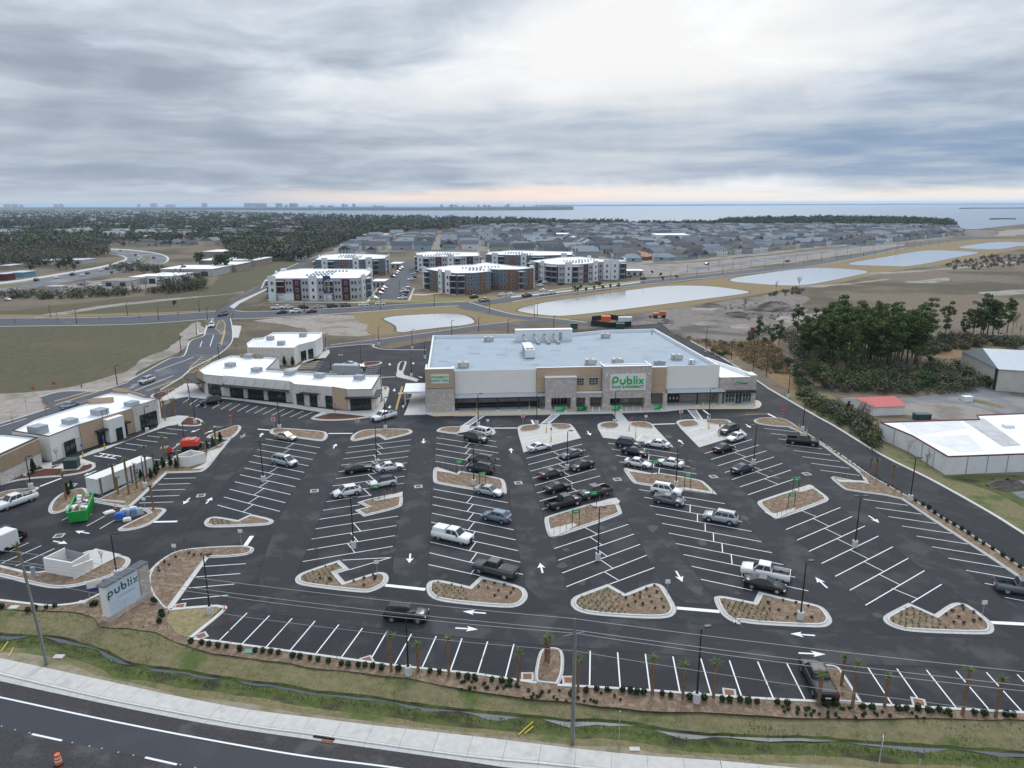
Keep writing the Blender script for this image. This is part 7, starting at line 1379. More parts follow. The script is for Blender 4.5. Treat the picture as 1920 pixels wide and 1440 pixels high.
for i, p in enumerate(est): shrub(SH if p.y < 105 else SS, p, f'dark green shrub in the side drive strip, {ordn(i)} from the store end', 'shrubs in the east strip')
for p in pts_of('1060,715 1170,695 1135,720 1185,665 1225,640 1280,625 1322,635 1555,495 1600,480 1655,445', 'A') + pts_of('540,-80 510,-35', 'B'): shrub(SC_, p, 'dark conical holly in the west bed of palms', 'conical hollies in the west bed', 'conical_shrub', .15)
for q, lb in ((('A', 255, 670), 'conical evergreen between the edge building and the west shop'), (('A', 100, 680), 'loose shrub against the stone wall of the edge building'), (('L', 640, 410), 'dark shrub at the wall of the rear shop'), (('L', 715, 412), 'round shrub at the corner of the rear shop'), (('Q', 600, 215), 'young pine left of the red roof shed')): shrub(SC_, g(*q), lb, None, 'conical_shrub', .1, 1.3)
for p in pts_of('212,835 268,820 350,810 412,800 15,810 690,790 720,785 1165,770 1150,755 1210,850 1220,870 1195,920', 'B'): shrub(SH, p, 'dark shrub in the mulch around the store sign', 'shrubs around the store sign')
for p in pts_of('1320,430 1270,485 1235,465 1195,535 1190,510 1420,400 1560,420 1510,410 1455,415', 'B') + pts_of('310,590 325,600 240,590 495,610 570,590 650,595 655,580 570,640 640,565', 'G') + pts_of('1430,650 1500,660 1550,625 1580,680 1620,640 1690,665 1475,610 1550,720 1640,730 1670,700', 'G') + pts_of('695,895 755,875 800,855 850,830 910,805 925,850 870,885 960,905 885,925 820,945 912,975 975,965 765,925 710,950 800,890', 'H') + pts_of('150,1010 160,1055 220,1060 340,1010 425,1030 280,1110 335,1090 450,1110 250,990', 'R') + pts_of('1420,1065 1500,1055 1465,1110 1432,1145 1500,1150 1570,1135 1615,1125 1570,1075 1380,1090 1490,1030', 'R'):
 shrub(SD, p, 'low bronze shrub in a bottom planting island', 'bronze shrubs in the planting islands', 'bronze_shrub', .14)
def tufts(name, polys, dens, size, mt, seed, lb, z=.13, side=None, grid=None, parent=None, prob=1.0):
 r_ = random.Random(seed); b_ = MB(); k = b_.m(mt)
 for P_ in polys:
  A_ = abs(area(P_)); xs0 = [q[0] for q in P_]; ys0 = [q[1] for q in P_]; x0, x1, y0, y1 = min(xs0), max(xs0), min(ys0), max(ys0); spots = []
  if grid:
   yy = y0; row = 0
   while yy < y1:
    xx = x0 + (row % 2) * grid * .5
    while xx < x1: spots.append((xx + r_.uniform(-.1, .1), yy + r_.uniform(-.1, .1))); xx += grid
    yy += grid * .85; row += 1
  else: spots = [(r_.uniform(x0, x1), r_.uniform(y0, y1)) for _ in range(int((x1 - x0) * (y1 - y0) * dens))]
  for x, y in spots:
   if not in_poly(x, y, P_) or r_.random() > prob: continue
   if side is not None and (x - x0) / (x1 - x0) > side: continue
   s = size * r_.uniform(.7, 1.25)
   for j in range(7):
    a_ = r_.uniform(0, 6.28); ca, sa = math.cos(a_), math.sin(a_); w = s * .28; o = s * .75; base = len(b_.v)
    b_.v += [(x - sa * w, y + ca * w, z), (x + sa * w, y - ca * w, z), (x + ca * o, y + sa * o, z + s * r_.uniform(.5, 1.0))]; b_.f.append((base, base + 1, base + 2)); b_.mi.append(k)
 if not b_.f: return
 o = b_.build(name, parent); tag(o, lb, 'ground cover', None, 'stuff'); return o
botn = [0, 6, 7, 8, 10, 11]
for n_, ix in enumerate(botn):
 tufts('ground_cover', [ISL[ix][0]], 0, .27, M_leafg, 40 + ix, f'rows of grassy tufts in the {ORD[n_]} bottom island from the left', side=(.40, .40, .42, .50, .45, .55)[n_], grid=.72)
M_dry = mat('dry_tuft', (.15, .13, .065), .9, .2, 3, rand=.1)
tufts('ground_cover', [ISL[i][0] for i in range(len(ISL)) if i not in botn], 0, .15, M_dry, 99, 'small dry tufts planted over the mulch of the other islands', grid=1.15, prob=.85)
tufts('ground_cover', [[q[:2] for q in PL('300,1055 330,1038 450,1030 460,1036 385,1046 318,1135 285,1110 280,1080')], [q[:2] for q in PL('100,1142 180,1125 250,1095 310,1150 330,1190 240,1175 190,1165')]], .25, .16, M_dry, 98, 'dry tufts in the mulch around the sign', z=.12)
gv = MB(); rr_ = random.Random(5)
for mt_, n_, lo, hi, h_ in ((mat('blade_green', (.085, .125, .035), .9, rand=.1), 9000, -1.6, 1.2, .20), (mat('blade_dry', (.21, .18, .09), .9), 9000, .3, 6.5, .14), (MATS['blade_green'], 4000, .3, 6.0, .12), (MATS['blade_dry'], 3500, -3.5, -1.2, .09)):
 k = gv.m(mt_); X_ = [rr_.uniform(-75, 70) for _ in range(n_)]; X_.sort(); Y_ = xs_line(LN_dn, X_); Yt = xs_line(LN_lot, X_)
 for x, yb, yt in zip(X_, Y_, Yt):
  y = yb + rr_.uniform(lo, hi)
  if y > yt - 1.2 or (lo < 0 and hi > 0 and yb - .62 < y < yb + .05): continue
  z = -.5 + min(.5, abs(y - yb) * .17) if y > yb else -.48 + min(.48, max(0, yb - y - 1.0) * .2)
  a_ = rr_.uniform(0, 6.28); w = .05; s = h_ * rr_.uniform(.6, 1.4); base = len(gv.v)
  gv.v += [(x - math.cos(a_) * w, y - math.sin(a_) * w, z), (x + math.cos(a_) * w, y + math.sin(a_) * w, z), (x + rr_.uniform(-.1, .1), y + rr_.uniform(-.1, .1), z + s)]; gv.f.append((base, base + 1, base + 2)); gv.mi.append(k)
tag(gv.build('verge_grass'), 'grass growing along the ditch and verge', 'grass', None, 'stuff')
def palm_parts(h, bare, seed):
 r_ = random.Random(seed); t_ = MB(); n = 7
 for i in range(n):
  z0, z1 = h * i / n, h * (i + 1) / n; t_.tube((0, 0, z0), (r_.uniform(-.01, .01), 0, z1), (.19 if i < n - 2 else .24) * r_.uniform(.9, 1.1), .19 * r_.uniform(.85, 1.1), M_trunk, 9)
 for i in range(26):
  z = h * r_.uniform(.35, .98); a_ = r_.uniform(0, 6.28); base = len(t_.v); c_, s_ = math.cos(a_), math.sin(a_)
  t_.add([(c_ * .17 - s_ * .06, s_ * .17 + c_ * .06, z), (c_ * .17 + s_ * .06, s_ * .17 - c_ * .06, z), (c_ * .34, s_ * .34, z + .28)], [(0, 1, 2)], M_trunk)
 f_ = MB(); nf = 4 if bare else 16
 for i in range(nf):
  a_ = 6.28 * i / nf + r_.uniform(-.3, .3); up = r_.uniform(.5, 1.35); L_ = r_.uniform(.6, .95) if not bare else .5; pts = []
  for j in range(5):
   t = j / 4; rr = L_ * t * math.cos(up) + L_ * .18 * t * t; zz = L_ * t * math.sin(up) - L_ * .35 * t * t; pts.append((math.cos(a_) * rr, math.sin(a_) * rr, h + zz))
  for j in range(1, 5):
   (x0, y0, z0), (x1, y1, z1) = pts[j - 1], pts[j]; w = .22 * (1 - .12 * j); sx, sy = -math.sin(a_) * w, math.cos(a_) * w
   f_.add([(x0, y0, z0), (x1 + sx, y1 + sy, z1 - .1), (x1, y1, z1), (x1 - sx, y1 - sy, z1 - .1)], [(0, 1, 2), (0, 2, 3)], M_dead if (bare or r_.random() < .12) else M_frond)
 return t_.mesh('trunk'), f_.mesh('fronds')
PALMS = [palm_parts(1.0 * 3.6, False, i) for i in range(4)]; PBARE = [palm_parts(3.6, True, 9)]
def palm(b0, t0, lb, bare=False):
 p = G(*b0); h = max(2.2, min(8, HT(b0[0], b0[1], t0[1]) - .35)); t = thing('palm_tree', lb, 'palm', (p.x, p.y, .1), random.random() * 6, 'newly planted cabbage palms')
 tr_, fr_ = random.choice(PBARE if bare else PALMS); o = link('trunk', tr_, t); o.scale = (.78, .78, h / 3.6); o = link('fronds', fr_, t); o.scale = (.85, .85, 1); o.location = (0, 0, h - 3.6); return t
PM = 'S2:1350,482,1345,230 S2:1523,482,1508,295 S2:1720,512,1713,260 S3:397,422,397,222 S3:600,300,592,115 S3:580,285,578,205 S3:795,492,798,255 S3:1290,507,1292,255 S3:1493,542,1497,300 S3:1698,532,1700,280 S4:597,562,602,348 S4:745,437,750,240 S4:815,577,835,285 S4:1022,572,1035,362 S4:1522,627,1548,322 S4:1735,637,1760,382'
for i, it in enumerate(PM.split()): c, r_ = it.split(':'); a_, b2, c2, d2 = map(float, r_.split(',')); palm(pp(c, a_, b2), pp(c, c2, d2), f'young palm along the front row, {ORD[i]} from the left')
PM2 = 'A:770,852,745,700,b A:868,802,848,605 A:888,832,880,700 A:968,827,938,562 A:995,747,990,610,b A:1028,787,1012,590,b A:1105,702,1085,470 A:1155,622,1143,545 A:1240,622,1218,395 A:1340,627,1330,500,b A:1545,512,1520,290 A:1622,472,1615,335 A:1240,277,1237,130 A:1300,237,1290,110 A:1320,242,1312,115 A:1425,247,1413,140 A:1210,232,1203,110 A:498,872,478,670 A:1152,952,1142,760 B:150,467,125,320'
for i, it in enumerate(PM2.split()):
 c, r_ = it.split(':'); v_ = r_.split(','); bare = len(v_) > 4; a_, b2, c2, d2 = map(float, v_[:4]); palm(pp(c, a_, b2), pp(c, c2, d2), f'{"bare-topped" if bare else "leafy"} palm at the west shops, {ordn(i)} in order round the container beds', bare)
for i, it in enumerate(('Q:762,682,760,560', 'Q:810,682,812,565', 'Q:930,762,928,610')): c, r_ = it.split(':'); a_, b2, c2, d2 = map(float, r_.split(',')); palm(pp(c, a_, b2), pp(c, c2, d2), f'young palm on the east strip, {ORD[i]} from the left')
M_twig = mat('twig', (.17, .13, .105), .95, rand=.15)
def bare_tree_mesh(h, seed, spread=.35, twigs=5, r0=.05):
 r_ = random.Random(seed); b_ = MB()
 def br(p, d, L_, r, lv):
  q = p + d * L_; b_.tube(p, q, r, r * .6, M_twig, 4 if lv > 0 else 5, caps=False)
  if lv >= 3: return
  for _ in range(twigs if lv < 2 else 4):
   t = r_.uniform(.4, 1.0); nd = (d + Vector((r_.uniform(-1, 1), r_.uniform(-1, 1), r_.uniform(-.1, .9))) * (spread + .3 * lv)).normalized(); br(p.lerp(q, t), nd, L_ * r_.uniform(.45, .7), r * .5, lv + 1)
 br(Vector((0, 0, 0)), Vector((0, 0, 1)), h * .45, r0, 0); return b_.mesh('sapling')
SAP = [bare_tree_mesh(3.2, i, .5, 5, .035) for i in range(3)]
sap = 'K:1368,590 K:1680,330 K:1770,320 K:100,870 K:350,790 D:865,1020 D:1680,1000 G:215,470 S2:320,300 S2:670,340 S2:1000,400 S3:180,390 S3:1030,460 S4:265,520 B:1385,400 B:1410,400 B:770,490 B:1240,560 L:1100,870 Q:840,420 Q:1195,610 Q:1050,530 Q:395,220 R:1240,80 H:400,280 D:1365,650 F:770,640 A:435,600 U1:430,950 U2:365,905 K:115,125 K:435,110 K:752,100 K:1050,88 K:1340,75 U2:860,895 U2:45,900'
for i, it in enumerate(sap.split()):
 c, xy = it.split(':'); p = g(c, *map(float, xy.split(','))); o = link('sapling', random.choice(SAP), None, (p.x, p.y, .05), random.random() * 6, random.uniform(.8, 1.2)); tag(o, 'thin leafless sapling newly planted in a bed or on a verge', 'sapling', 'leafless saplings in the beds and verges')
# ------------------------------------------------------------ cart corrals and green signs
M_copper = mat('corral_post', (.36, .19, .08), .6)
def pad(s, c, i): o = sheet('corral_pad', PL(s, c=c), .178, M_conc, lot)
for i, (s, c) in enumerate((('75,548 100,543 280,600 345,578 290,608 85,580', 'E'), ('560,718 700,750 740,700 758,795 735,795 560,772', 'E'), ('1270,640 1500,573 1500,607 1310,643', 'D'), ('560,150 620,140 650,165 640,185 460,210 430,190', 'H'), ('105,380 300,330 330,345 180,428 135,432', 'H'), ('430,185 455,192 475,210 370,240 320,222', 'R'), ('120,375 200,385 340,345 330,362 215,422 190,418', 'R'), ('350,560 365,550 620,602 650,592 600,612 400,585', 'F'), ('860,745 930,735 1180,775 1232,800 1215,800', 'F'), ('605,135 640,150 820,160 822,172 640,168', 'R'))): pad(s, c, i)
b_ = MB(); b_.tube((0, 0, 0), (0, 0, .95), .035, .035, M_copper, 6); CPm = b_.mesh('corral_post')
for i, it in enumerate('E:103,540 E:152,555 E:205,568 E:262,580 E:315,582 D:1273,625 D:1322,618 D:1370,603 D:1420,590 D:1468,580 E:650,758 E:690,768 E:722,790 H:497,165 H:535,150 H:575,135 H:423,185 H:155,415 H:200,400 H:248,383 H:290,368 R:390,200 R:408,190 R:423,180 R:310,215 R:210,405 R:240,392 R:272,378 R:305,362 F:390,555 F:455,570 F:518,580 F:580,592 F:990,760 F:1062,768 F:1130,778 F:1190,795 R:607,130 R:648,135 R:697,138 R:750,142'.split()):
 c, xy = it.split(':'); p = g(c, *map(float, xy.split(','))); o = link('corral_post', CPm, None, (p.x, p.y, .17)); tag(o, f'thin copper-coloured trolley return post, {ordn(i)} counted island by island from the left', 'post', 'copper-coloured posts of the trolley returns')
GS = [('E', 281, 600, 475, 'left cart island, upper left end'), ('E', 500, 718, 590, 'left cart island, lower end'), ('D', 1275, 630, 520, 'small second row island'), ('E', 1548, 895, 770, 'fourth row island, upper right end'), ('H', 292, 345, 225, 'fourth row island, lower left end'), ('F', 618, 605, 475, 'fifth row island, upper left end'), ('F', 925, 735, 598, 'fifth row island, lower right end'), ('R', 318, 222, 133, 'sixth row island, upper end'), ('R', 285, 338, 242, 'sixth row island, lower end')]
for c, x, y, yt, w in GS:
 p = g(c, x, y, .17); b0 = pp(c, x, y); t0 = pp(c, x, yt); h = max(2.2, HT(b0[0], b0[1], t0[1], .17) - .1); t = thing('trolley_return_sign', f'green trolley sign on two black posts, {w}', 'sign', (p.x, p.y, .17), .1, 'green trolley return signs')
 for dx in (0, 1.0): b_ = MB(); b_.tube((dx, 0, 0), (dx, 0, h), .05, .05, M_black, 6); b_.build('post', t)
 b_ = MB(); b_.box(-.08, 1.08, -.04, .04, h - .55, h, M_gsign); pl_ = b_.build('plate', t)
 b_ = MB(); b_.box(.2, .42, -.05, -.04, h - .36, h - .22, M_signw); b_.box(.5, .82, -.05, -.04, h - .36, h - .22, M_signw); b_.build('print', pl_)
# ------------------------------------------------------------ monument sign of the store
q0 = g('', 206.5, 1168); q1 = g('', 285, 1118.5); d = (q1 - q0); Lm = d.length; d.normalize(); ms = thing('monument_sign', 'large pale blue and white store sign on a brick base by the drive', 'sign', (q0.x, q0.y, .05), math.atan2(d.y, d.x)); Hm = HT(206.5, 1168, 1102)
M_face = mat('sign_face_blue', (.54, .65, .75), .5, .02, 1); M_slate = mat('sign_cap', (.085, .09, .10), .7); M_darkgreen = mat('sign_letter_green', (.012, .10, .055), .5)
b_ = MB(); b_.box(-.1, Lm + .1, -.1, 1.0, 0, .7, M_brick); b_.build('base', ms)
b_ = MB(); b_.box(0, Lm * .76, .05, .9, .7, Hm, M_stucco); b_.build('wall', ms)
b_ = MB(); b_.box(Lm * .77, Lm + .02, -.04, .94, .7, Hm, M_brick); b_.build('brick_pier', ms)
b_ = MB(); b_.box(-.15, Lm + .15, -.12, 1.15, Hm, Hm + .1, M_slate); b_.build('cap', ms)
fc = link('sign_face', None, ms)
for z0, z1 in ((.80, 1.30), (1.36, 1.85)):
 for x0, x1 in ((.35, Lm * .37), (Lm * .37 + .06, Lm * .745)): b_ = MB(); b_.box(x0, x1, 0, .04, z0, z1, M_face); b_.build('panel', fc)
b_ = MB(); b_.box(.35, Lm * .745, 0, .04, 1.97, Hm - .12, M_face); b_.build('panel', fc)
rnd_font('publix', .88, (Lm * .39, -.005, 2.95), M_darkgreen, fc, t=.16, gap=.42, depth=.04)
text_on('FOOD & PHARMACY', .26, (Lm * .44, -.008, 2.32), mat('print_grey', (.22, .28, .30), .6), fc, depth=.005)
p = g('B', 725, 725); t = thing('yard_sign', 'small white and purple notice on posts left of the store sign', 'sign', (p.x, p.y, .05), .5)
b_ = MB(); b_.box(-.8, .8, -.03, .03, .9, 2.2, M_signw); b_.box(-.8, .8, -.035, -.03, .9, 1.35, mat('purple', (.06, .04, .2), .6)); b_.build('plate', t); b_ = MB(); b_.box(-.72, -.64, -.02, .08, 0, .9, M_post); b_.box(.64, .72, -.02, .08, 0, .9, M_post); b_.build('post', t)
p = g('C', 378, 245); t = thing('utility_cover', 'pale concrete cover in the verge right of the left utility pole', 'cover', (p.x, p.y, 0)); b_ = MB(); b_.box(-.5, .5, -.3, .3, -.1, .08, M_conc); b_.build('lid', t)
p = g('S5', 1840, 440); t = thing('utility_cover', 'pale round-ended cover in the verge right of the middle pole', 'cover', (p.x, p.y, 0)); b_ = MB(); b_.box(-.45, .45, -.22, .22, -.1, .07, M_conc); b_.build('lid', t)
for q, lb in ((('B', 620, 762), 'white pad in the mulch left of the store sign'), (('B', 105, 800), 'white pad in the mulch at the left edge'), (('C', 1605, 215), 'green valve lid in the hedge of the front row')):
 p = g(*q); t = thing('utility_cover', lb, 'cover', (p.x, p.y, 0)); b_ = MB(); b_.box(-.5, .5, -.35, .35, 0, .16, M_conc if 'white' in lb else mat('lid_green', (.12, .25, .18), .7)); b_.build('lid', t)
for a_, b2, lb in (('S5:1260,368', 'S5:1332,295', 'long yellow strip lying across the ditch bank'), ('S5:1290,362', 'S5:1333,320', 'short yellow strip lying on the ditch bank'), ('C:5,215', 'C:50,140', 'yellow strip lying on the verge at the left edge'), ('C:55,245', 'C:85,180', 'second yellow strip on the verge by the left pole')):
 q_ = PL(a_ + ' ' + b2); P_ = Vector((*q_[0][:2], .05)); Q_ = Vector((*q_[1][:2], -.12)); b_ = MB(); b_.tube(P_, Q_, .05, .05, mat('yellow_pipe', (.6, .45, .05), .6), 6); tag(b_.build('guy_guard'), lb, 'guard')
def post_sign(b0, t0, lb, plate=True, rz=1.1):
 p = G(*b0); h = max(1, HT(b0[0], b0[1], t0[1])); t = thing('sign_post', lb, 'sign', (p.x, p.y, 0), rz); b_ = MB(); b_.tube((0, 0, 0), (0, 0, h), .04, .04, M_post, 6); b_.build('post', t)
 if plate: b_ = MB(); b_.box(-.32, .32, -.04, -.02, h - .75, h, M_signw); pl_ = b_.build('plate', t); b_ = MB(); b_.box(-.06, .06, -.05, -.04, h - .6, h - .12, M_black); b_.build('print', pl_)
 return t
post_sign(pp('S6', 1190, 440), pp('S6', 1200, 270), 'white road sign on a post at the lower right verge'); post_sign(pp('S5', 1760, 430), pp('S5', 1766, 250), 'tall thin marker post right of the middle pole', False); post_sign(pp('S6', 1392, 440), pp('S6', 1392, 385), 'short marker post right of the white road sign', False); post_sign(pp('K', 205, 778), pp('K', 200, 672), 'twin-post sign on the sand by the street', True, 1.4)
p = g('K', 613, 588); t = thing('fire_hydrant', 'red fire hydrant on the sand beside the street', 'hydrant', (p.x, p.y, 0)); b_ = MB(); b_.tube((0, 0, 0), (0, 0, .8), .16, .14, M_red, 10); b_.tube((0, 0, .8), (0, 0, .95), .16, .05, M_red, 10); b_.tube((-.25, 0, .6), (.25, 0, .6), .07, .07, M_red, 8); b_.build('body', t)
p = g('F', 430, 105); t = thing('fire_hydrant', 'red fire hydrant on the bed of the middle paved bay', 'hydrant', (p.x, p.y, .1)); b_ = MB(); b_.tube((0, 0, 0), (0, 0, .7), .16, .14, M_red, 10); b_.tube((0, 0, .7), (0, 0, .85), .16, .05, M_red, 10); b_.tube((-.25, 0, .5), (.25, 0, .5), .07, .07, M_red, 8); b_.build('body', t)
# ------------------------------------------------------------ flats
M_lav = mat('lavender_render', (.40, .40, .43), .85, .04, .5); M_wht = mat('white_render', (.66, .67, .68), .85, .03, .5); M_mar = mat('maroon_board', (.085, .03, .028), .8, .1, 2); M_teal2 = mat('teal_board', (.12, .165, .19), .85, .06, 1); M_brk = mat('brown_brick', (.20, .105, .065), .9, .15, 2)
M_wing = mat('flat_window', (.05, .06, .07), .12)
b_ = MB(); b_.box(-.5, .5, -.08, 0, 0, 1.5, M_wing); b_.box(-.58, .58, -.05, 0, -.08, 0, M_wht); b_.box(-.58, .58, -.05, 0, 1.5, 1.58, M_wht); b_.box(-.58, -.5, -.05, 0, 0, 1.5, M_wht); b_.box(.5, .58, -.05, 0, 0, 1.5, M_wht); WINM = b_.mesh('window')
b_ = MB(); b_.box(-1.5, 1.5, -.06, 0, .05, 2.5, M_dark); b_.box(-1.7, 1.7, -1.5, 0, -.12, .05, M_wht); b_.box(-1.65, 1.65, -1.48, -1.44, .95, 1.02, M_black)
for k_ in range(12): x = -1.6 + k_ * .29; b_.box(x, x + .04, -1.47, -1.44, .05, .95, M_black)
b_.box(-1.7, -1.6, -1.5, 0, .05, 2.75, M_teal2); BALM = b_.mesh('balcony')
b_ = MB(); b_.box(-.45, .45, -.45, .45, 0, .8, M_unitg); RUM = b_.mesh('roof_unit')
def flats(label, poly, h, body, acc, seed, base=None):
 r_ = random.Random(seed); t = thing('apartment_block', label, 'flats'); P_ = poly if area(poly) > 0 else poly[::-1]
 b_ = MB(); b_.prism(P_, 0, h, body, M_roofw); b_.build('wall', t); parapet('parapet', P_, h, h + .35, .3, body, M_cap, t, M_roofw); n = len(P_)
 for i in range(n):
  p, q = Vector(P_[i]), Vector(P_[(i + 1) % n]); d = q - p; L_ = d.length; d.normalize(); nn = Vector((d.y, -d.x))
  if nn.y > .45 or L_ < 4: continue
  rz = math.atan2(d.y, d.x); nb = max(1, int(L_ / 3.7)); w = L_ / nb; pat = ['W', 'T', 'B', 'W', 'A', 'W', 'T', 'W', 'B', 'W', 'A', 'W', 'B']; o_ = r_.randrange(4)
  for k in range(nb):
   ty = pat[(k + o_) % len(pat)]; c = p + d * (w * (k + .5)); a_ = p + d * (w * k + .03); e = p + d * (w * (k + 1) - .03)
   if ty == 'T': wseg(t, a_, e, 0, h + 1.6, M_wht, .6, 'tower', M_roofw)
   if ty == 'A': wseg(t, a_, e, 0, h - .1, acc, .12, 'wall_panel', M_cap)
   if base and ty == 'W': wseg(t, a_, e, 0, 3.1, base, .1, 'wall_panel', M_cap)
   off = {'T': .6, 'A': .12}.get(ty, .1 if base and ty == 'W' else 0)
   for s_ in range(3):
    z = s_ * 3.35
    if ty == 'B': cc = c + nn * .02; link('balcony', BALM, t, (cc.x, cc.y, z + .15), rz)
    else:
     for dx in ((-.75, .75) if ty == 'W' else (0,)): cc = c + d * dx + nn * ((off if s_ == 0 or ty != 'W' else 0) + .005); link('window', WINM, t, (cc.x, cc.y, z + 1.0), rz)
   if ty == 'B': b2 = MB(); b2.box(-1.9, 1.9, -1.8, 0, 0, .25, M_cap); cc = c + nn * .01; o = b2.build('canopy', t, loc=(cc.x, cc.y, h - 1.0)); o.rotation_euler = (0, 0, rz); wseg(t, c + d * 1.75, e, 0, h - 1.1, acc, .14, 'wall_panel', M_cap) if (e - c).dot(d) > 1.9 else None
 xs0 = [q[0] for q in P_]; ys0 = [q[1] for q in P_]; cx = sum(xs0) / n; cy = sum(ys0) / n
 for row in range(4):
  y = cy - 12 + row * 7 + r_.uniform(-2, 2); x0 = cx + r_.uniform(-14, 0)
  for k in range(6):
   if in_poly(x0 + k * 1.9, y, inset(P_, 1.5)): link('roof_unit', RUM, t, (x0 + k * 1.9, y, h + .02))
 return t
ap1 = flats('maroon and lavender flats with a blue and yellow banner', [(-117, 342.5), (-74, 343), (-72, 356), (-74, 380), (-80, 392), (-116, 397), (-123, 382)], 10.3, M_lav, M_mar, 1)
wseg(ap1, (-117.05, 342.5), (-109, 342.55), 3.4, 10.2, M_mar, .3, 'wall_panel', M_cap); wseg(ap1, (-117.1, 342.5), (-105, 342.55), 0, 3.4, M_wht, .9, 'wall_panel', M_cap)
wseg(ap1, (-90.6, 343), (-86.6, 343), 0, 3.0, M_wht, 1.2, 'porch', M_cap)
b_ = MB(); b_.box(-90.4, -86.8, 341.7, 341.85, 3.4, 11.9, mat('banner_blue', (.02, .045, .16), .7)); bn = b_.build('banner', ap1)
for s_, x, sz in (('NOW', -89.6, 1.5), ('LEASING', -87.9, 1.6)): o = text_on(s_, sz, (x, 341.68, 7.2), mat('banner_yellow', (.75, .45, .06), .7), bn, depth=.01, bold=.04); o.rotation_euler = (math.pi / 2, math.pi / 2, 0)
flats('teal and brown brick flats behind the banner block', [(-126, 461), (-98, 461), (-83, 470), (-85, 500), (-99, 511), (-123, 519), (-132, 502)], 10.3, M_teal2, M_brk, 2, M_brk)
flats('large teal flats with a white corner tower facing the small pond', [(-48, 390), (-34, 368), (-28, 363), (-19, 364), (-11, 373), (-13, 386), (-7, 383), (3, 383), (12, 392), (8, 400), (0, 407), (-16, 432), (-22, 416), (-34, 412)], 10.6, M_teal2, M_brk, 3, M_brk)
flats('lavender and maroon flats behind the large teal ones', [(-64, 487), (-39, 485), (-22, 492), (-25, 528), (-61, 538), (-69, 523)], 10.3, M_lav, M_mar, 4)
flats('white and lavender flats nearest the long pond', [(11, 442), (23, 418), (27, 415), (39, 416), (51, 427), (51, 434), (60, 434), (70, 437), (70, 448), (58, 452), (46, 476), (34, 474), (21, 456)], 10.5, M_lav, M_mar, 5)
flats('teal flats farthest back on the right of the estate', [(-18, 505), (-5, 500), (18, 492), (42, 498), (44, 530), (0, 548), (-16, 530)], 10.3, M_teal2, M_brk, 6)
def shedlike(label, P_, h, wm, rm, cat='building', name='outbuilding', doors=0, hip=None, ce=.12):
 t = thing(name, label, cat); b_ = MB(); P_ = P_ if area(P_) > 0 else P_[::-1]; b_.prism(P_, 0, h, wm); b_.build('wall', t); b_ = MB(); b_.prism(inset(P_, -.3), h, h + .3, M_cap if hip is None else hip, rm); b_.build('roof', t)
 n = len(P_)
 for i in range(n):
  p, q = Vector(P_[i]), Vector(P_[(i + 1) % n]); d = q - p; nn = Vector((d.y, -d.x)).normalized()
  if nn.y > -.3 or d.length < 5 or not doors: continue
  for k in range(doors): a_ = p + d * ((k + .3) / doors); e = p + d * ((k + .7) / doors); wseg(t, a_, e, .1, min(3, h * .7), M_dark, .06, 'doorway')
 return t
def GP(s, z=0): return [(p[0], p[1]) for p in PL(s, z=z)]
def quad_from(c, x0, x1, yb, yt, h, depth):
 a_ = g(c, x0, yb); e = g(c, x1, yb if not isinstance(yb, tuple) else yb[1]); n = Vector((-(e - a_).y, (e - a_).x)).normalized() * depth; return [(a_.x, a_.y), (e.x, e.y), (e.x + n.x, e.y + n.y), (a_.x + n.x, a_.y + n.y)]
M_blk = mat('grey_block', (.42, .42, .41), .9, .1, .3); M_tanb = mat('tan_block', (.30, .25, .21), .9, .1, .5); M_mt = mat('metal_roof_pale', (.52, .54, .56), .6, .1, .15)
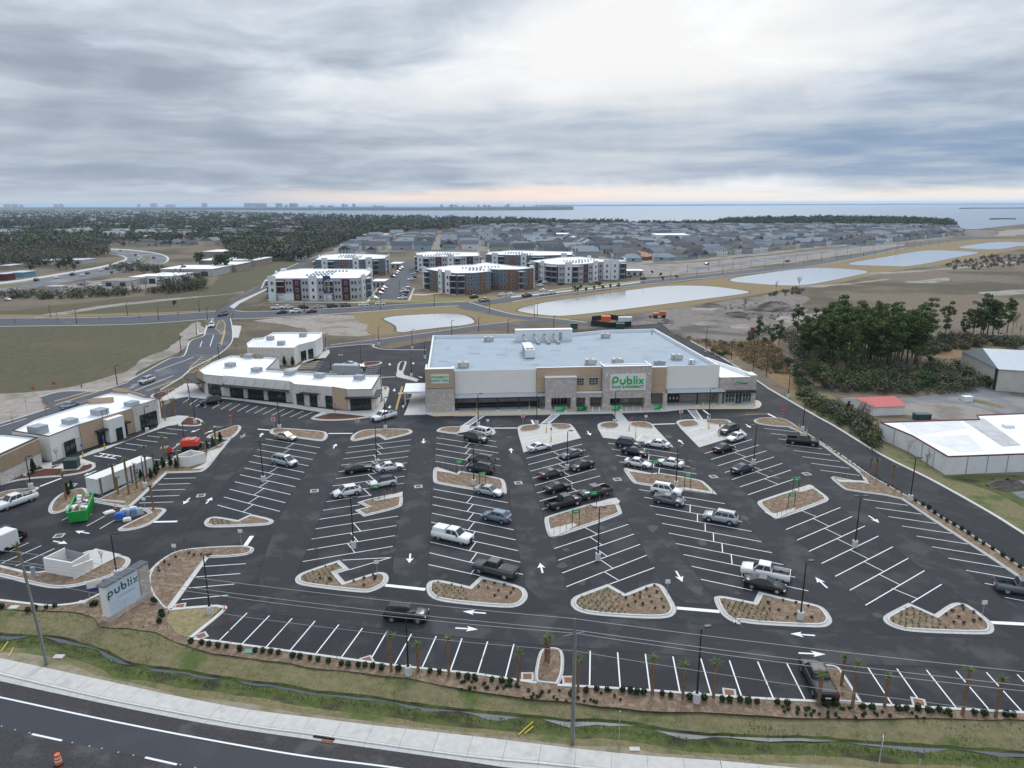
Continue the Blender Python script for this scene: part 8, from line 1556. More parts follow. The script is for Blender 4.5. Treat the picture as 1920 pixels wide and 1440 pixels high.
SHD = [('U2', 868, 965, 712, 3.0, 12, M_lav, M_roofw, 3, 'low white-roofed garage right of the banner flats'), ('U3', 855, 985, 628, 3.0, 10, M_lav, M_roofw, 3, 'low garage right of the lavender flats'), ('U2', 1010, 1085, 570, 3.0, 14, M_lav, M_roofw, 2, 'low garage beside the drive between the flats'),
 ('U1', 765, 975, 708, 3.2, 14, M_blk, M_tanb, 2, 'brown-roofed workshop by the far highway'), ('U1', 975, 1090, 690, 3.8, 20, M_blk, M_roofw, 0, 'white workshop with a curved front by the far highway'), ('U1', 1085, 1320, 687, 4.2, 22, M_wh, M_roofw, 2, 'white garage with two dark doors by the far highway'), ('U1', 1210, 1600, 632, 4.5, 30, M_blk, M_roofw, 3, 'long white-roofed warehouse behind the garage'), ('U1', 1600, 1775, 600, 4.8, 26, M_tanb, M_roofw, 0, 'beige end of the long warehouse'), ('U1', 1500, 1920, 560, 4.5, 34, M_tanb, M_roofw, 0, 'beige warehouse at the wood edge'), ('U1', 1525, 1795, 488, 4.5, 30, M_tanb, M_roofw, 0, 'tan building with a white flat roof by the wood'), ('U1', 350, 455, 745, 2.5, 6, M_blk, M_blk, 0, 'low grey block wall by the scrap yard'),
 ('U1', 210, 380, 545, 3, 18, M_blk, M_mt, 2, 'pale-roofed shed among bare trees left of the highway'), ('U1', 470, 620, 540, 3, 18, M_blk, M_mt, 2, 'second pale-roofed shed left of the highway'), ('U1', 0, 75, 585, 3, 14, M_tanb, M_mt, 0, 'grey shed at the left edge by the highway'), ('U1', 60, 175, 640, 3, 12, mat('blue_wall', (.12, .25, .38), .8), M_mt, 0, 'shed with a light blue wall at the left edge'), ('U1', -30, 50, 665, 4, 8, mat('maroon_wall', (.10, .03, .03), .8), M_mt, 0, 'dark maroon trailer at the left edge'), ('U1', 330, 640, 400, 5, 40, M_blk, M_mt, 0, 'long pale-roofed depot behind the bare trees'), ('U1', 0, 250, 375, 4, 30, mat('blue_tarp', (.05, .14, .27), .8), M_roofw, 0, 'white-roofed depot with a blue front at the left edge'), ('U1', 860, 1230, 355, 4, 30, M_tanb, M_mt, 0, 'long low beige building beyond the highway bend'), ('U1', 495, 570, 290, 5, 30, mat('cyan_wall', (.12, .42, .48), .8), mat('cyan_roof', (.15, .5, .55), .7), 0, 'turquoise roofed building among the far trees'),
 ('U3', 1080, 1330, 383, 9, 45, M_wht, M_roofw, 0, 'large white hall in the middle of the new houses'), ('U3', 430, 670, 378, 6, 50, M_wht, M_roofw, 2, 'white-roofed school with a pale front among the houses'), ('U3', 330, 450, 345, 5, 40, M_tanb, M_roofw, 0, 'pale school wing among the houses'), ('U2', 730, 1050, 352, 5, 60, M_tanb, mat('pinkish_roof', (.42, .34, .32), .8), 0, 'long pinkish roofed building at the head of the left street'), ('U3', 925, 1040, 360, 4, 20, mat('green_fence', (.03, .22, .10), .8), M_grav, 0, 'green screened court beside the white hall')]
for c, x0, x1, y, h, dep, wm, rm, dr, lb in SHD: shedlike(lb, quad_from(c, x0, x1, y, 0, h, dep), h, wm, rm, 'building', 'low_building', dr)
# ------------------------------------------------------------ houses
RF = [mat(n_, c_, .9, .08, .5, rand=.25) for n_, c_ in (('shingle_grey', (.13, .145, .17)), ('shingle_dark', (.075, .082, .095)), ('shingle_brown', (.13, .11, .10)), ('shingle_pale', (.22, .245, .27)))]
WM = [mat(n_, c_, .85) for n_, c_ in (('siding_white', (.62, .63, .63)), ('siding_blue', (.28, .38, .44)), ('siding_cream', (.48, .43, .33)), ('siding_grey', (.30, .32, .34)), ('siding_sage', (.33, .37, .32)))]
def house_mesh(w, d, h, kind, rm, wm):
 b_ = MB(); b_.box(-w / 2, w / 2, -d / 2, d / 2, 0, h, wm)
 for x in np.arange(-w / 2 + 1.6, w / 2 - 1, 3.0): b_.box(x - .5, x + .5, -d / 2 - .04, -d / 2 - .002, 1, 2.5, M_wing); b_.box(x - .5, x + .5, -d / 2 - .04, -d / 2 - .002, 4, 5.3, M_wing) if h > 5 else 0
 b_.box(-w / 2 - .04, -w / 2, -1, 1.4, 1, 2.4, M_wing); b_.box(w / 2, w / 2 + .04, -1, 1.4, 1, 2.4, M_wing)
 if kind == 2: b_.box(-w / 2, -w * .05, -d / 2 - 2.6, -d / 2 - .001, 0, 2.8, wm); b_.box(-w * .42, -w * .12, -d / 2 - 2.65, -d / 2 - 2.6, .1, 2.3, M_frame)
 r = MB(); e = .5; rh = w * .30; q = d * .5 + e; W_ = w / 2 + e; hp = 0 if kind == 0 else w * .38
 r.add([(-W_, -q, h - .1), (W_, -q, h - .1), (W_, q, h - .1), (-W_, q, h - .1), (0, -q + hp, h + rh), (0, q - hp, h + rh)], [(0, 1, 4), (1, 2, 5, 4), (2, 3, 5), (3, 0, 4, 5), (3, 2, 1, 0)], rm)
 if kind == 0: r.add([(-W_ + .4, -q + .35, h - .05), (W_ - .4, -q + .35, h - .05), (0, -q + .35, h + rh - .2)], [(0, 1, 2)], wm); r.f[0] = (0, 1, 4)
 if kind == 2: x0, x1 = -w / 2 - .4, -w * .05 + .4; r.add([(x0, -q - 2.4, 2.7), (x1, -q - 2.4, 2.7), ((x0 + x1) / 2, -q - 2.4, 4.4), (x0, -d * .1, 2.7), (x1, -d * .1, 2.7), ((x0 + x1) / 2, -d * .1, 4.4)], [(0, 1, 2), (1, 4, 5, 2), (0, 2, 5, 3)], rm)
 return b_, r
HV = []; rh_ = random.Random(3)
for i in range(16):
 w, d, h, k_ = rh_.choice([9, 10.5, 12]), rh_.choice([14, 17, 20]), rh_.choice([3.0, 3.0, 5.6]), rh_.choice([0, 1, 2, 0]); b_, r = house_mesh(w, d, h, k_, RF[(i * 7) % 4], WM[rh_.choice([0, 0, 0, 1, 2, 3, 4])]); HV.append((b_.mesh('wall'), r.mesh('roof'), b_, r, ('one-storey' if h < 4 else 'two-storey'), ['grey', 'near-black', 'brownish', 'pale grey'][(i * 7) % 4]))
def proj(p):
 v = Vector(p) - Vector((0, 0, CAMH)); x, y, z = v.dot(_rx), v.dot(_uy), v.dot(_f); return 960 + x / z * FPX, 720 - y / z * FPX
ZONES = [('in the streets behind the flats', '575,492 600,478 640,462 690,447 760,440 900,440 1010,441 1060,452 1150,470 1240,492 1180,497 1060,478 960,476 860,466 760,470 690,474 640,480', 95), ('in the new estate by the boulevard', '1010,440 1200,437 1400,432 1560,430 1785,432 1800,443 1750,449 1690,455 1620,461 1560,462 1510,468 1440,477 1370,483 1290,492 1240,492 1150,470', 44), ('at the far side of the estate', '900,440 860,432 960,426 1120,424 1300,425 1420,427 1560,426 1700,427 1785,431 1400,433 1010,441', 44)]
spots = []
for zn, s_, ang in ZONES:
 P_ = GP(s_); A_ = rad(ang); ca, sa = math.cos(A_), math.sin(A_); us = [x * ca + y * sa for x, y in P_]; vs_ = [-x * sa + y * ca for x, y in P_]; v0 = min(vs_); r_i = 0
 while v0 < max(vs_):
  u0 = min(us) + rh_.uniform(0, 5); hn_ = 0
  while u0 < max(us):
   x, y = u0 * ca - v0 * sa, u0 * sa + v0 * ca
   if in_poly(x, y, P_) and rh_.random() < .9: hn_ += 1; spots.append((y, x, f'{ordn(hn_ - 1)} along street row {ORD[r_i % 20]} {zn}', A_ + (math.pi if r_i % 2 else 0)))
   u0 += rh_.uniform(13.5, 16)
  v0 += 21 if r_i % 2 == 0 else 27; r_i += 1
spots.sort(); big = MB(); nb_ = 0
keep = [sp for sp in spots if not any(abs(sp[1] - x) < 30 and abs(sp[0] - y) < 34 for x, y in ((60, 985), (-2, 1060)))]
for i, (y, x, zn, a_) in enumerate(keep):
 v_ = rh_.choice(HV); a_ += rh_.choice([0, 0, 0, math.pi / 2]); z = .03
 if i < 300:
  t = thing('house', f'{v_[5]}-roofed house, {zn}', 'house', (x, y, z), a_, 'houses of the new estate'); link('wall', v_[0], t); link('roof', v_[1], t)
 else:
  ca, sa = math.cos(a_), math.sin(a_)
  for mb in (v_[2], v_[3]):
   base = len(big.v); big.v += [(x + px * ca - py * sa, y + px * sa + py * ca, pz) for px, py, pz in mb.v]; big.f += [tuple(q + base for q in f) for f in mb.f]; big.mi += [big.m(mb.mats[m_]) for m_ in mb.mi]
if big.f: tag(big.build('distant_houses'), 'pale and grey roofed houses filling the far side of the estate', 'houses', None, 'stuff')
cover('estate_ground', ZONES[0][1], .012, M_grav, 3, 10); cover('estate_ground', ZONES[1][1], .02, M_grav, 3, 10); cover('bare_plot', '1100,486 1180,497 1280,494 1380,485 1500,473 1600,464 1700,455 1690,463 1560,482 1430,499 1240,519 1195,519 1175,505', .014, M_grav, 2, 5)
fm = thing('unfinished_house', 'unfinished house with a bare orange timber roof beside the plots', 'house', tuple(g('U3', 975, 508)), 1.0); b_, r = house_mesh(11, 13, 3.0, 1, mat('raw_timber', (.50, .25, .12), .8), M_brk); b_.build('wall', fm); r.build('roof', fm)
HX = [('U2', 330, 510, 0, 'dark-roofed blue house at the left end of the estate'), ('U1', 1330, 395, 4, 'grey-roofed house left of the wood'), ('U1', 1420, 400, 7, 'second grey-roofed house left of the wood'), ('U1', 1540, 365, 9, 'pale roofed house at the wood edge'), ('U1', 1600, 400, 1, 'low green-grey roofed house at the wood edge'), ('U1', 1750, 385, 5, 'grey house in the wood'), ('U1', 1900, 380, 8, 'house with a pale gable in the wood'), ('U2', 10, 385, 3, 'white gabled house at the wood edge'), ('U2', 200, 388, 6, 'white roofed house in the dark wood'), ('U2', 260, 390, 2, 'pale house in the dark wood'), ('U1', 1100, 408, 10, 'small white house beyond the highway bend'), ('U1', 1220, 405, 11, 'long white house beyond the highway bend'), ('U1', 165, 330, 12, 'white box house among the left trees')]
for c, x, y, k_, lb in HX: p = g(c, x, y); t = thing('house', lb, 'house', (p.x, p.y, .03), rh_.uniform(0, 3), None); v_ = HV[k_ % 16]; link('wall', v_[0], t); link('roof', v_[1], t)
pale = MB()
for i in range(300):
 x, y = rh_.uniform(0, 620) if i < 220 else rh_.uniform(0, 460), rh_.uniform(397, 445) if i < 220 else rh_.uniform(396, 410); p = G(x, y); s_ = rh_.uniform(7, 15); h = rh_.uniform(5, 8)
 o = link('house', HV[i % 16][0], None, (p.x, p.y, 0), rh_.uniform(0, 3), (1.2, 1.1, h / 4)) if i < 0 else None
 pale.box(p.x - s_, p.x + s_, p.y - 6, p.y + 6, 0, h, WM[0] if i % 3 else WM[2]); pale.box(p.x - s_ * .9, p.x + s_ * .9, p.y - 5, p.y + 5, h, h + 1.5, M_mt if i % 2 else RF[3])
tag(pale.build('distant_houses'), 'pale roofs scattered through the far woods', 'houses', None, 'stuff')
# ------------------------------------------------------------ woods
def leafm(n_, c_, v=.3): return mat(n_, c_, .9, v, .5, rand=.0, world_co=True)
F_pine = leafm('needles', (.058, .088, .026)); F_pine2 = leafm('needles_light', (.090, .125, .036)); F_dark = leafm('wood_dark', (.036, .054, .034)); F_brown = leafm('wood_bare', (.125, .105, .088)); F_oak = leafm('oak_green', (.062, .082, .034)); F_olive = leafm('scrub_olive', (.115, .108, .055)); M_bark = mat('bark', (.085, .065, .052), .95, .2, 3)
def forest(name, s, n, hmin, hmax, mts, seed, lb, q=22, size=1.5, wide=.42, lowf=.15):
 """many crowns as leaf-sized faces; s is the outline on the ground"""
 P_ = [(float(t.split(',')[0]), float(t.split(',')[1])) for t in s.split()]; rg = np.random.default_rng(seed); xs0 = [p[0] for p in P_]; ys0 = [p[1] for p in P_]; C_ = []
 while len(C_) < n:
  x, y = rg.uniform(min(xs0), max(xs0)), rg.uniform(min(ys0), max(ys0))
  if in_poly(x, y, P_): C_.append(G(x, y))
 C = np.array([(p.x, p.y) for p in C_]); h = rg.uniform(hmin, hmax, n) * (.85 + .3 * np.array([mnoise.noise(Vector((a_ / 90, b2 / 90, seed))) for a_, b2 in C])); gi = rg.integers(0, len(mts), n)
 w = h * wide; N_ = n * q; d = rg.normal(size=(N_, 3)); d /= np.linalg.norm(d, axis=1)[:, None]; rr = (.35 + .65 * rg.random(N_)) ** .6; H = np.repeat(h, q); Wd = np.repeat(w, q)
 zc = H * (lowf + 1) / 2; X = np.repeat(C[:, 0], q) + d[:, 0] * rr * Wd; Y = np.repeat(C[:, 1], q) + d[:, 1] * rr * Wd; Z = zc + d[:, 2] * rr * H * (1 - lowf) / 2
 nr = d + rg.normal(size=(N_, 3)) * .5 + np.array([0, 0, .4]); nr /= np.linalg.norm(nr, axis=1)[:, None]; t1 = np.cross(nr, rg.normal(size=(N_, 3))); t1 /= np.linalg.norm(t1, axis=1)[:, None]; t2 = np.cross(nr, t1); sz = (size * (.6 + .8 * rg.random(N_)) * (H / hmax))[:, None]; Pc = np.stack([X, Y, Z], 1)
 V_ = np.stack([Pc - t1 * sz - t2 * sz * .6, Pc + t1 * sz - t2 * sz * .5, Pc + t1 * sz * .5 + t2 * sz * .8, Pc - t1 * sz * .7 + t2 * sz * .5], 1).reshape(-1, 3)
 me = bpy.data.meshes.new(name); me.vertices.add(len(V_)); me.vertices.foreach_set('co', V_.ravel()); me.loops.add(N_ * 4); me.loops.foreach_set('vertex_index', np.arange(N_ * 4)); me.polygons.add(N_); me.polygons.foreach_set('loop_start', np.arange(0, N_ * 4, 4)); me.polygons.foreach_set('loop_total', np.full(N_, 4))
 for m_ in mts: me.materials.append(m_)
 me.polygons.foreach_set('material_index', np.repeat(gi, q)); me.update(); me.validate(); return tag(link(name, me), lb, 'woods', None, 'stuff')
forest('woods', '-60,394 180,394 470,399 640,405 760,407 900,411 1080,417 1160,420 1200,425 1100,427 960,428 830,432 740,440 600,440 480,438 250,436 0,436 -60,436', 8500, 9, 15, [F_dark, F_dark, F_oak, F_pine, F_brown, F_brown], 1, 'dark woods running back to the bay on the left', 16, 2.2)
forest('woods', '470,438 600,436 760,436 700,447 640,460 600,476 570,492 520,488 470,500 440,495 430,470 400,450', 1400, 9, 14, [F_dark, F_oak, F_pine, F_brown, F_brown], 2, 'dark wood left of the estate', 30, 1.3)
forest('woods', '-60,436 480,436 440,450 330,455 200,462 150,470 -60,470', 1050, 7, 13, [F_brown, F_brown, F_oak, F_dark, F_pine], 3, 'mixed woods left beyond the highway', 26, 1.5)
forest('bare_wood', '-60,462 150,460 200,466 205,478 170,490 120,500 60,502 -60,500', 650, 7, 12, [F_brown, F_brown, F_olive, F_oak], 4, 'leafless brown wood inside the highway bend', 34, .8, .4, .1)
forest('bare_wood', '300,528 330,520 385,532 392,545 340,548 300,542', 90, 4, 8, [F_brown, F_brown, F_oak], 15, 'leafless thicket beside the white garage', 40, .5, .4, .1)
forest('bare_wood', '200,505 260,500 330,512 300,516 230,514', 60, 4, 7, [F_brown, F_oak], 16, 'thicket between the highway bend and the sheds', 40, .5, .4, .1)
forest('scrub', '0,560 100,562 180,560 260,552 330,552 380,540 390,530 340,535 280,548 180,545 100,552 0,553', 260, 2.5, 5, [F_brown, F_oak, F_olive], 5, 'scrub hedge between the field and the scrap yard', 40, .5, .5, 0)
forest('woods', '1350,417 1440,413 1560,412 1700,415 1780,421 1795,428 1700,428 1560,426 1420,425 1345,424', 2200, 11, 18, [F_dark, F_pine, F_dark, F_oak], 6, 'pine wood on the point beyond the estate', 22, 2.0)
forest('woods', '960,418 1080,420 1150,421 1280,421 1440,420 1420,424 1300,424 1120,424 960,427', 900, 8, 14, [F_dark, F_pine, F_dark, F_oak], 7, 'dark tree belt before the bay in the centre', 20, 2.0)
forest('scrub', '1045,455 1110,458 1180,465 1260,462 1262,465 1180,470 1100,464 1045,460', 220, 3, 6, [F_dark, F_oak], 8, 'dark tree line among the estate streets', 30, .9)
forest('scrub', '1400,640 1450,628 1480,650 1500,690 1560,735 1700,742 1840,735 1850,715 1800,690 1760,690 1700,700 1600,690 1540,660 1490,630 1430,620', 520, 2.0, 4.5, [F_oak, F_brown, F_pine, F_olive, F_oak], 9, 'mixed undergrowth under the right pines', 60, .32, .55, 0)
forest('scrub', '1700,655 1760,630 1850,634 1930,640 1930,650 1860,650 1780,660 1720,668', 260, 1.5, 3, [F_brown, F_olive, F_oak], 10, 'brown scrub beyond the right pines', 50, .35, .6, 0)
forest('reeds', '1262,628 1330,640 1400,645 1440,640 1470,665 1480,705 1440,700 1400,680 1340,655', 650, .6, 1.4, [mat('reed', (.27, .18, .085), .95), mat('reed2', (.20, .15, .08), .95), F_olive], 11, 'rusty reeds between the store and the wood', 24, .22, .8, 0)
forest('scrub', '1525,775 1560,790 1600,815 1640,850 1652,845 1640,800 1600,778 1540,758 1510,745 1490,738', 130, 1.5, 3.4, [F_olive, F_brown, F_pine, F_oak], 12, 'scrub between the side drive and the red-roofed shed', 60, .26, .5, 0)
forest('scrub', '1780,492 1840,482 1920,478 1960,490 1900,500 1830,507 1770,504', 130, 1.5, 3.0, [F_brown, F_brown, F_olive], 13, 'low brown scrub beyond the ponds', 40, .5, .6, 0)
forest('scrub', '1440,545 1500,540 1510,550 1470,556 1440,556', 25, 1.2, 2.5, [F_brown], 14, 'brown brush on the pond bank', 40, .4, .6, 0)
def tree_protos(kind, n):
 out = []
 for i in range(n):
  r_ = random.Random(50 + i + len(kind)); t_ = MB(); c_ = MB()
  if kind == 'pine':
   H = 16; t_.tube((0, 0, 0), (r_.uniform(-.3, .3), r_.uniform(-.3, .3), H * .93), .24, .07, M_bark, 7)
   for k in range(26):
    z = H * r_.uniform(.48, .97) if k < 19 else H * r_.uniform(.28, .5); a_ = r_.uniform(0, 6.28); R_ = (1.15 - abs(z / H - .7) * 1.9) * r_.uniform(1.0, 2.7); p = Vector((math.cos(a_) * R_, math.sin(a_) * R_, z)); t_.tube((0, 0, z - .8), p, .06, .03, M_bark, 4, caps=False)
    leaf_cloud(c_, p, (1.15, 1.15, .75), 62, .26, F_pine if r_.random() < .6 else F_pine2, seed=i * 100 + k, shell=.2, up=.5)
  elif kind == 'oak':
   H = 9; t_.tube((0, 0, 0), (0, 0, H * .5), .25, .15, M_bark, 7)
   for k in range(14): a_ = r_.uniform(0, 6.28); R_ = r_.uniform(.6, 2.7); z = H * r_.uniform(.35, .9); p = Vector((math.cos(a_) * R_, math.sin(a_) * R_, z)); t_.tube((0, 0, H * .4), p, .08, .03, M_bark, 4, caps=False); leaf_cloud(c_, p, (1.4, 1.4, 1.1), 60, .3, F_oak if k % 3 else F_pine, seed=i * 77 + k, shell=.2)
  else:
   for k in range(9): a_ = r_.uniform(0, 6.28); R_ = r_.uniform(.2, 1.5); p = Vector((math.cos(a_) * R_, math.sin(a_) * R_, r_.uniform(.7, 2.2))); t_.tube((0, 0, 0), p, .06, .02, M_bark, 4, caps=False); leaf_cloud(c_, p, (1.0, 1.0, .8), 70, .17, [F_oak, F_pine, F_olive][i % 3], seed=i * 31 + k, shell=.2)
  out.append((t_.mesh('trunk'), c_.mesh('crown')))
 return out
PINE, OAK, BUSH = tree_protos('pine', 5), tree_protos('oak', 3), tree_protos('bush', 3)
def tree(protos, p, h, H0, name, lb, cat, grp):
 t = thing(name, lb, cat, (p.x, p.y, 0), random.uniform(0, 6.28), grp, None, None); k = h / H0; t.scale = (k * random.uniform(.9, 1.1),) * 2 + (k,); a_, b2 = random.choice(protos); link('trunk', a_, t); link('crown', b2, t); return t
pn = 'O:490,440,30 O:215,400,115 O:340,430,140 O:640,440,75 O:800,430,85 O:940,420,90 O:560,470,190 O:265,590,200 O:385,625,230 O:450,560,180 O:520,640,210 O:610,660,230 O:690,620,150 O:750,600,160 O:830,640,190 O:890,585,130 O:960,600,170 O:1040,565,160 O:1095,575,130 O:1180,440,150 O:1185,380,65 O:1325,385,95 O:1210,610,465 O:1640,380,30 O:1530,385,90 O:1790,340,65 O:1590,390,120 O:1470,400,160 O:1720,380,150 O:30,470,260 O:80,440,230 O:340,740,520 O:200,720,560 O:650,560,140 O:720,520,110 O:580,560,120 O:480,520,170 O:880,480,110 O:1010,500,150 O:300,520,170 O:420,470,150 O:770,540,120 N:1640,170,-40 O:1680,380,80 O:1610,370,60'
pn = [v_ for v_ in pn.split()]
rp_ = random.Random(4)
pn += [f'O:{rp_.randint(260, 1120)},{rp_.randint(450, 640)},{rp_.randint(100, 260)}' for _ in range(26)]
for i, it in enumerate(pn):
 c, r_ = it.split(':'); x, y, yt = map(float, r_.split(',')); b0, t0 = pp(c, x, y), pp(c, x, yt); h = max(6, min(20, HT(b0[0], b0[1], t0[1]))); tree(PINE, G(*b0), h, 16, 'pine_tree', f'{"tall" if h > 15 else "middling" if h > 10 else "short"} pine in the right grove, {ordn(sorted(range(len(pn)), key=lambda j: pp(pn[j].split(":")[0], float(pn[j].split(":")[1].split(",")[0]), 0)[0]).index(i))} from the left', 'pine', 'pines of the right grove')
bs = 'O:60,620 O:230,700 O:330,660 O:420,740 O:480,700 O:560,745 O:640,720 O:700,750 O:780,730 O:860,750 O:940,740 O:1020,730 O:1080,740 O:1160,730 O:1240,720 O:1300,700 O:1380,735 O:1440,730 O:1510,760 O:1230,650 O:1100,680 O:980,680 O:880,690 O:740,680 O:540,690 O:400,680 O:1660,745 O:290,800 O:260,760 Q:260,110 Q:330,150 Q:430,190 Q:600,200 Q:560,250 Q:640,290 Q:700,320 O:1560,440 O:1850,460 O:1760,440 O:640,640 O:300,600 O:150,580 N:1700,200 N:1560,190 N:1480,260 N:1240,300 N:1310,330'
for i, it in enumerate(bs.split()): c, r_ = it.split(':'); p = g(c, *map(float, r_.split(','))); tree(BUSH, p, random.uniform(2.4, 4.6) * (1 if c == 'O' else .7), 3, 'bush', 'dense green or olive bush at the foot of the right grove', 'bush', 'bushes below the right grove')
ok = 'U1:575,800,770 U1:780,790,750 U1:1310,860,815 U1:1240,760,690 U1:1300,760,700 U1:1100,610,560 U1:1000,610,565 U1:1180,590,540 U1:1690,600,440 U1:1650,600,450 U1:1500,560,440 U1:1370,620,540 U1:1490,680,600 U1:1400,720,640 U1:780,470,420 U1:530,560,480 U1:500,580,500 U1:450,590,510 U1:560,600,530 U1:240,600,540 U1:300,560,540 U1:600,470,380 U1:480,460,380 U1:640,440,380 U1:930,420,370 U1:1280,410,360 U1:1800,420,350 U1:1680,400,360 U1:840,625,605 U2:870,355,320 U2:1390,430,390 U2:1060,300,250 U3:1210,392,355 U3:490,765,705 U3:555,755,710 U3:615,745,700 U3:680,738,695 U3:738,730,695 U3:797,725,680 U3:470,740,705 U3:655,715,675 U3:515,735,700 U3:1115,640,600 U3:1130,668,640 U3:1232,655,628 U3:1050,620,585'
for i, it in enumerate(ok.split()): c, r_ = it.split(':'); x, y, yt = map(float, r_.split(',')); b0, t0 = pp(c, x, y), pp(c, x, yt); h = max(3, min(15, HT(b0[0], b0[1], t0[1]))); tree(OAK, G(*b0), h, 9, 'green_tree', 'round-crowned green tree beside the far highway' if c == 'U1' else 'small green tree beside the flats or the long pond', 'tree', 'green trees by the far highway' if c == 'U1' else 'small trees by the flats and the pond')
BT = [bare_tree_mesh(9, 60 + i, .45, 6, .12) for i in range(3)]
bt = 'U1:1300,730 U1:1100,750 U1:1000,770 U1:900,770 U1:1360,640 U1:1460,700 U1:1540,660 U1:100,500 U1:170,510 U1:250,500 U1:330,500 U1:420,500 U1:560,490 U1:650,510 U1:700,520 U1:380,540 U1:60,480 U2:230,490 U2:120,500 O:1830,340 O:1890,360 O:1860,300 O:1400,420 O:430,700 O:530,720 O:330,640 O:1130,640 Q:700,330 Q:670,300 Q:740,340 N:1650,130 U3:1740,905 U4:60,740 U4:230,735'
for it in bt.split(): c, r_ = it.split(':'); p = g(c, *map(float, r_.split(','))); o = link('bare_tree', random.choice(BT), None, (p.x, p.y, 0), random.uniform(0, 6), random.uniform(.5, .95)); tag(o, 'leafless grey-brown tree by the highway, the grove or the ponds', 'tree', 'leafless trees')
fs = thing('silt_screen', 'black fabric screen round the site bins behind the store', 'screen'); q_ = [Vector(p[:2]) for p in PL('V:452,170 V:600,185 V:765,178 V:762,140 V:600,120 V:455,135')]
for a_, b2 in zip(q_, q_[1:] + q_[:1]): m_ = MB(); n_ = Vector((-(b2 - a_).y, (b2 - a_).x)).normalized() * .08; m_.prism([a_, b2, b2 + n_, a_ + n_], 0, 2.0, M_black); m_.build('panel', fs)
def vbox(name, q, s_, mt, lb, cat, rz=0., z=0):
 p = g(*q); t = thing(name, lb, cat, (p.x, p.y, 0), rz); b_ = MB(); b_.box(-s_[0] / 2, s_[0] / 2, -s_[1] / 2, s_[1] / 2, z, s_[2], mt); b_.build('body', t); b_ = MB(); b_.box(-s_[0] / 2 - .08, s_[0] / 2 + .08, -s_[1] / 2 - .08, s_[1] / 2 + .08, s_[2], s_[2] + .12, mt); b_.build('lid', t); return t
vbox('red_tank', ('V', 567, 160), (3.4, 2.4, 3.2), MATS['safety_orange'], 'orange-red tank standing inside the black screen', 'tank', 0, 1.2); vbox('site_bin', ('V', 318, 192), (2.6, 1.8, 1.9), MATS['skip_green'], 'dark green bin left of the black screen', 'bin'); vbox('site_bin', ('V', 680, 192), (3.0, 1.8, 1.9), MATS['skip_green'], 'dark green bin in front of the black screen', 'bin'); vbox('site_cage', ('V', 717, 160), (5, 2, 2.8), M_unitw, 'white framed unit at the right of the black screen', 'unit'); vbox('red_box', ('V', 1715, 235), (1.4, 1.2, 2.4), M_red, 'small red cabin at the edge of the mud', 'cabin')
ex = thing('telehandler', 'orange telehandler on the mud behind the pond', 'machine', tuple(g('V', 985, 108)), .1); b_ = MB(); M_exo = mat('machine_orange', (.55, .13, .05), .5); b_.box(-2.5, 2.5, -1, 1, .9, 2.0, M_exo); b_.box(.2, 2.4, -.9, .9, 2.0, 2.7, M_exo); b_.build('body', ex); b_ = MB(); b_.tube((1.5, 0, 2.6), (-3.6, 0, .8), .25, .18, M_exo, 6); b_.box(-4.0, -3.5, -.8, .8, .3, 1.1, M_trim); b_.build('boom', ex)
for x in (-1.7, 1.7):
 for y in (-1.1, .9): b_ = MB(); b_.tube((x, y, .65), (x, y + .3, .65), .65, .65, M_tyre, 12); b_.build('wheel', ex)
def mound(name, q, r, h, lb, mt=None, seed=0):
 p = g(*q); b_ = MB(); n = 14; v_ = []; rr_ = random.Random(seed)
 for j in range(7):
  for i in range(n): a_ = 6.28 * i / n; k = 1 - j / 6; v_.append((math.cos(a_) * r * k * rr_.uniform(.8, 1.15), math.sin(a_) * r * .6 * k * rr_.uniform(.8, 1.15), h * (1 - k * k) * rr_.uniform(.7, 1.15)))
 b_.add(v_, [(j * n + i, j * n + (i + 1) % n, (j + 1) * n + (i + 1) % n, (j + 1) * n + i) for j in range(6) for i in range(n)], mt or M_mud); o = b_.build(name, None, loc=(p.x, p.y, -.05)); return tag(o, lb, 'heap')
mound('brush_heap', ('O', 50, 165), 12, 3.6, 'large grey heap of cleared brush left of the pines', None, 1); mound('debris_heap', ('V', 1040, 150), 4, 1.6, 'dark heap of debris on the mud right of the screen', None, 2); mound('brush_heap', ('V', 1390, 20), 8, 1.5, 'low heap of roots on the mud by the pond', None, 3); mound('brush_heap', ('V', 1600, 95), 9, 1.8, 'grey heap of cleared trees near the lone pine', None, 4); mound('rubble_heap', ('Q', 1790, 770), 3.5, 1.4, 'heap of rubble by the flooded pavement', None, 5)
for q, lb, s_ in ((('O', 1550, 600), 'yellow and grey heap of junk left of the metal barn', 1.0), (('O', 1330, 600), 'low grey junk left of the yellow heap', .6)):
 p = g(*q); t = thing('junk_heap', lb, 'junk', (p.x, p.y, 0), 0, None, None, s_); rr_ = random.Random(8)
 for k in range(26): b_ = MB(); a_ = rr_.uniform(.3, 1.1); b_.box(-a_, a_, -a_ * .6, a_ * .6, 0, rr_.uniform(.3, 1.0), rr_.choice([M_unitg, M_unitw, mat('junk_yellow', (.45, .36, .14), .7), M_black, M_trim])); o = b_.build('piece', t, loc=(rr_.uniform(-3.5, 3.5), rr_.uniform(-1.6, 1.6), rr_.uniform(0, .9))); o.rotation_euler = (rr_.uniform(-.4, .4), rr_.uniform(-.4, .4), rr_.uniform(0, 3))
cl = MB(); rr_ = random.Random(12); Pm = GP('1240,600 1300,578 1430,558 1480,556 1500,600 1450,628 1390,636 1300,628 1250,618')
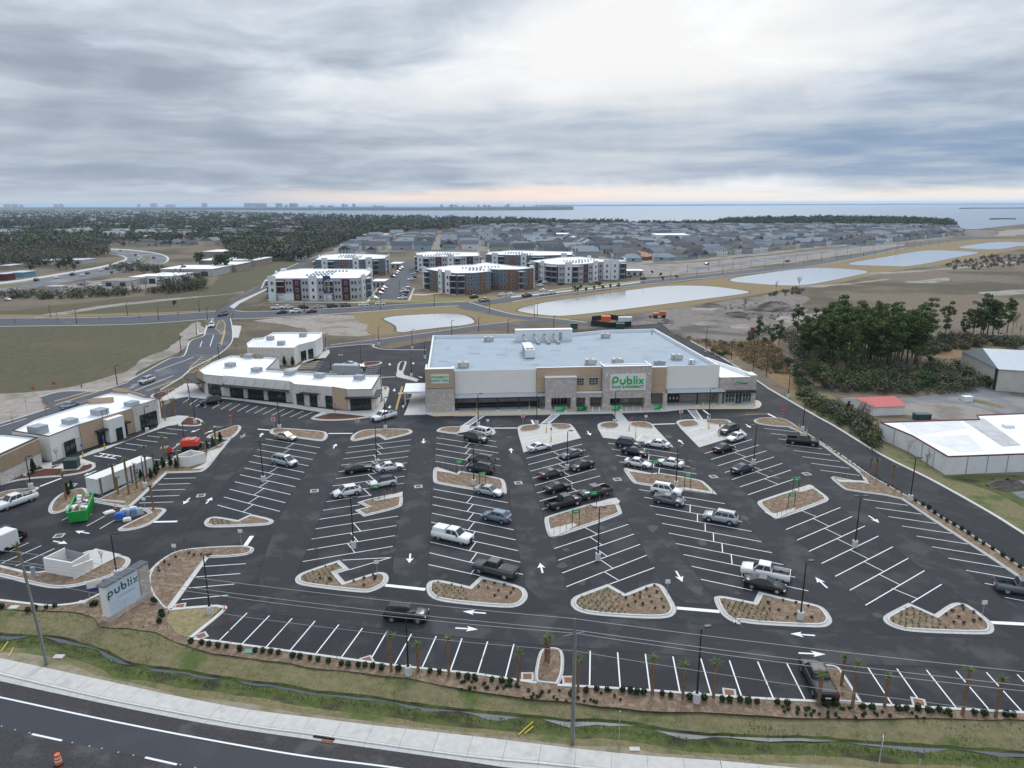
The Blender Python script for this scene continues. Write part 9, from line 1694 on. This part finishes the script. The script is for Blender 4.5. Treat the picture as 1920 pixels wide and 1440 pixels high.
for _ in range(900):
 x, y = rr_.uniform(90, 200), rr_.uniform(200, 330)
 if in_poly(x, y, Pm): s_ = rr_.uniform(.15, .9); cl.add([(x - s_, y - s_ * .6, 0), (x + s_, y - s_ * .5, 0), (x + s_ * .8, y + s_ * .6, 0), (x - s_ * .7, y + s_ * .7, 0), (x, y, s_ * .8)], [(0, 1, 4), (1, 2, 4), (2, 3, 4), (3, 0, 4)], M_mud if rr_.random() < .8 else F_brown)
if cl.f: tag(cl.build('clods'), 'clods and roots over the churned mud', 'clods', None, 'stuff')
# ------------------------------------------------------------ far shore and skyline
M_shore = mat('far_shore', (.030, .042, .040), .95, .3, .004, world_co=True); M_twr = mat('tower_wall', (.42, .40, .40), .8, .1, .02)
def shore_strip(s, h, dep, lb, seed=0):
 P_ = PL(s); A_ = spl(P_, 10); b_ = MB(); v_ = []
 for i, p in enumerate(A_):
  z = h * (.75 + .5 * mnoise.fractal(Vector((p.x / 500, seed, 0)), 1, 2, 4)); d = p.normalized() * dep; v_ += [(p.x, p.y, 0), (p.x + d.x * .1, p.y + d.y * .1, z), (p.x + d.x, p.y + d.y, z * .9), (p.x + d.x * 1.1, p.y + d.y * 1.1, 0)]
 b_.add(v_, [(i * 4 + k, (i + 1) * 4 + k, (i + 1) * 4 + k + 1, i * 4 + k + 1)[::-1] for i in range(len(A_) - 1) for k in range(3)], M_shore); struct(b_.build('far_shore'), lb)
shore_strip('-500,391.5 0,391.5 250,393 480,394.3 700,394.8 900,394.8 1000,394.5 1060,394 1075,393.8', 15, 3500, 'wooded far shore below the distant towers', 1)
shore_strip('1000,386.5 1200,386.3 1440,385 1700,384 1920,383.3 2200,383', 22, 5000, 'thin far shore on the right horizon', 2)
shore_strip('1798,392.2 1830,391.5 1880,391.3 1960,391.2 2200,391', 9, 300, 'low wooded island in the bay at the right', 3)
shore_strip('1855,412 1890,411.5 1905,411.7', 4, 40, 'tiny scrub island near the right shore', 4)
sk = [(15, 80, 13), (29, 84, 10), (41, 97, 6), (106, 87, 7), (116, 87, 7), (289, 82, 11), (320, 97, 18), (384, 83, 9), (261, 93, 4), (470, 86, 22)] ; sk = [(x, 360 + y / 4, w) for x, y, w in sk] + [(490, 382, 20), (524, 382, 12), (537, 384.5, 5), (551, 382, 15), (583, 386, 9), (605, 386, 8), (620, 386, 11), (644, 383, 5), (650, 384, 3), (664, 383, 5), (703, 386, 7), (714, 387, 14), (828, 384.5, 4), (847, 384.5, 8), (855, 384.5, 4), (869, 386, 4), (897, 385, 4), (909, 385, 6), (917, 385.5, 6), (948, 386, 4), (953, 383.5, 5), (982, 385.5, 3), (1006, 385.5, 3), (1015, 385.7, 3), (1024, 385.5, 5)]
for i, (x, yt, w) in enumerate(sk):
 yb = 391.2 if x > 480 else 390.2; p = G(x, yb); d = ray(x, yt); h = min(66, max(22, CAMH + p.y / d.y * d.z + 4)); wm = w * p.y / 1370; t = thing('tower_block', f'distant tower block on the far shore, {ordn(i)} from the left', 'tower', (p.x, p.y, 0), 0, 'tower blocks on the horizon')
 b_ = MB(); b_.box(-wm / 2, wm / 2, -15, 15, 0, h, M_twr); b_.build('wall', t); b_ = MB(); b_.box(-wm / 6, wm / 6, -6, 6, h, h + 3, M_twr); b_.build('roof_house', t)
# ------------------------------------------------------------ the air
hb = MB(); hb.box(-33000, 33000, -420, 31000, -1.8, 72, M_dark); haze = hb.build('haze'); haze.data.materials.clear(); hm = bpy.data.materials.new('haze'); hm.use_nodes = True; nt = hm.node_tree; nt.nodes.clear(); o_ = nt.nodes.new('ShaderNodeOutputMaterial'); v_ = nt.nodes.new('ShaderNodeVolumePrincipled'); v_.inputs['Color'].default_value = (.62, .80, 1, 1); v_.inputs['Density'].default_value = 0.000055; v_.inputs['Anisotropy'].default_value = .2; nt.links.new(v_.outputs[0], o_.inputs['Volume']); haze.data.materials.append(hm); tag(haze, 'thin pale blue haze over the whole place', 'haze', None, 'stuff')
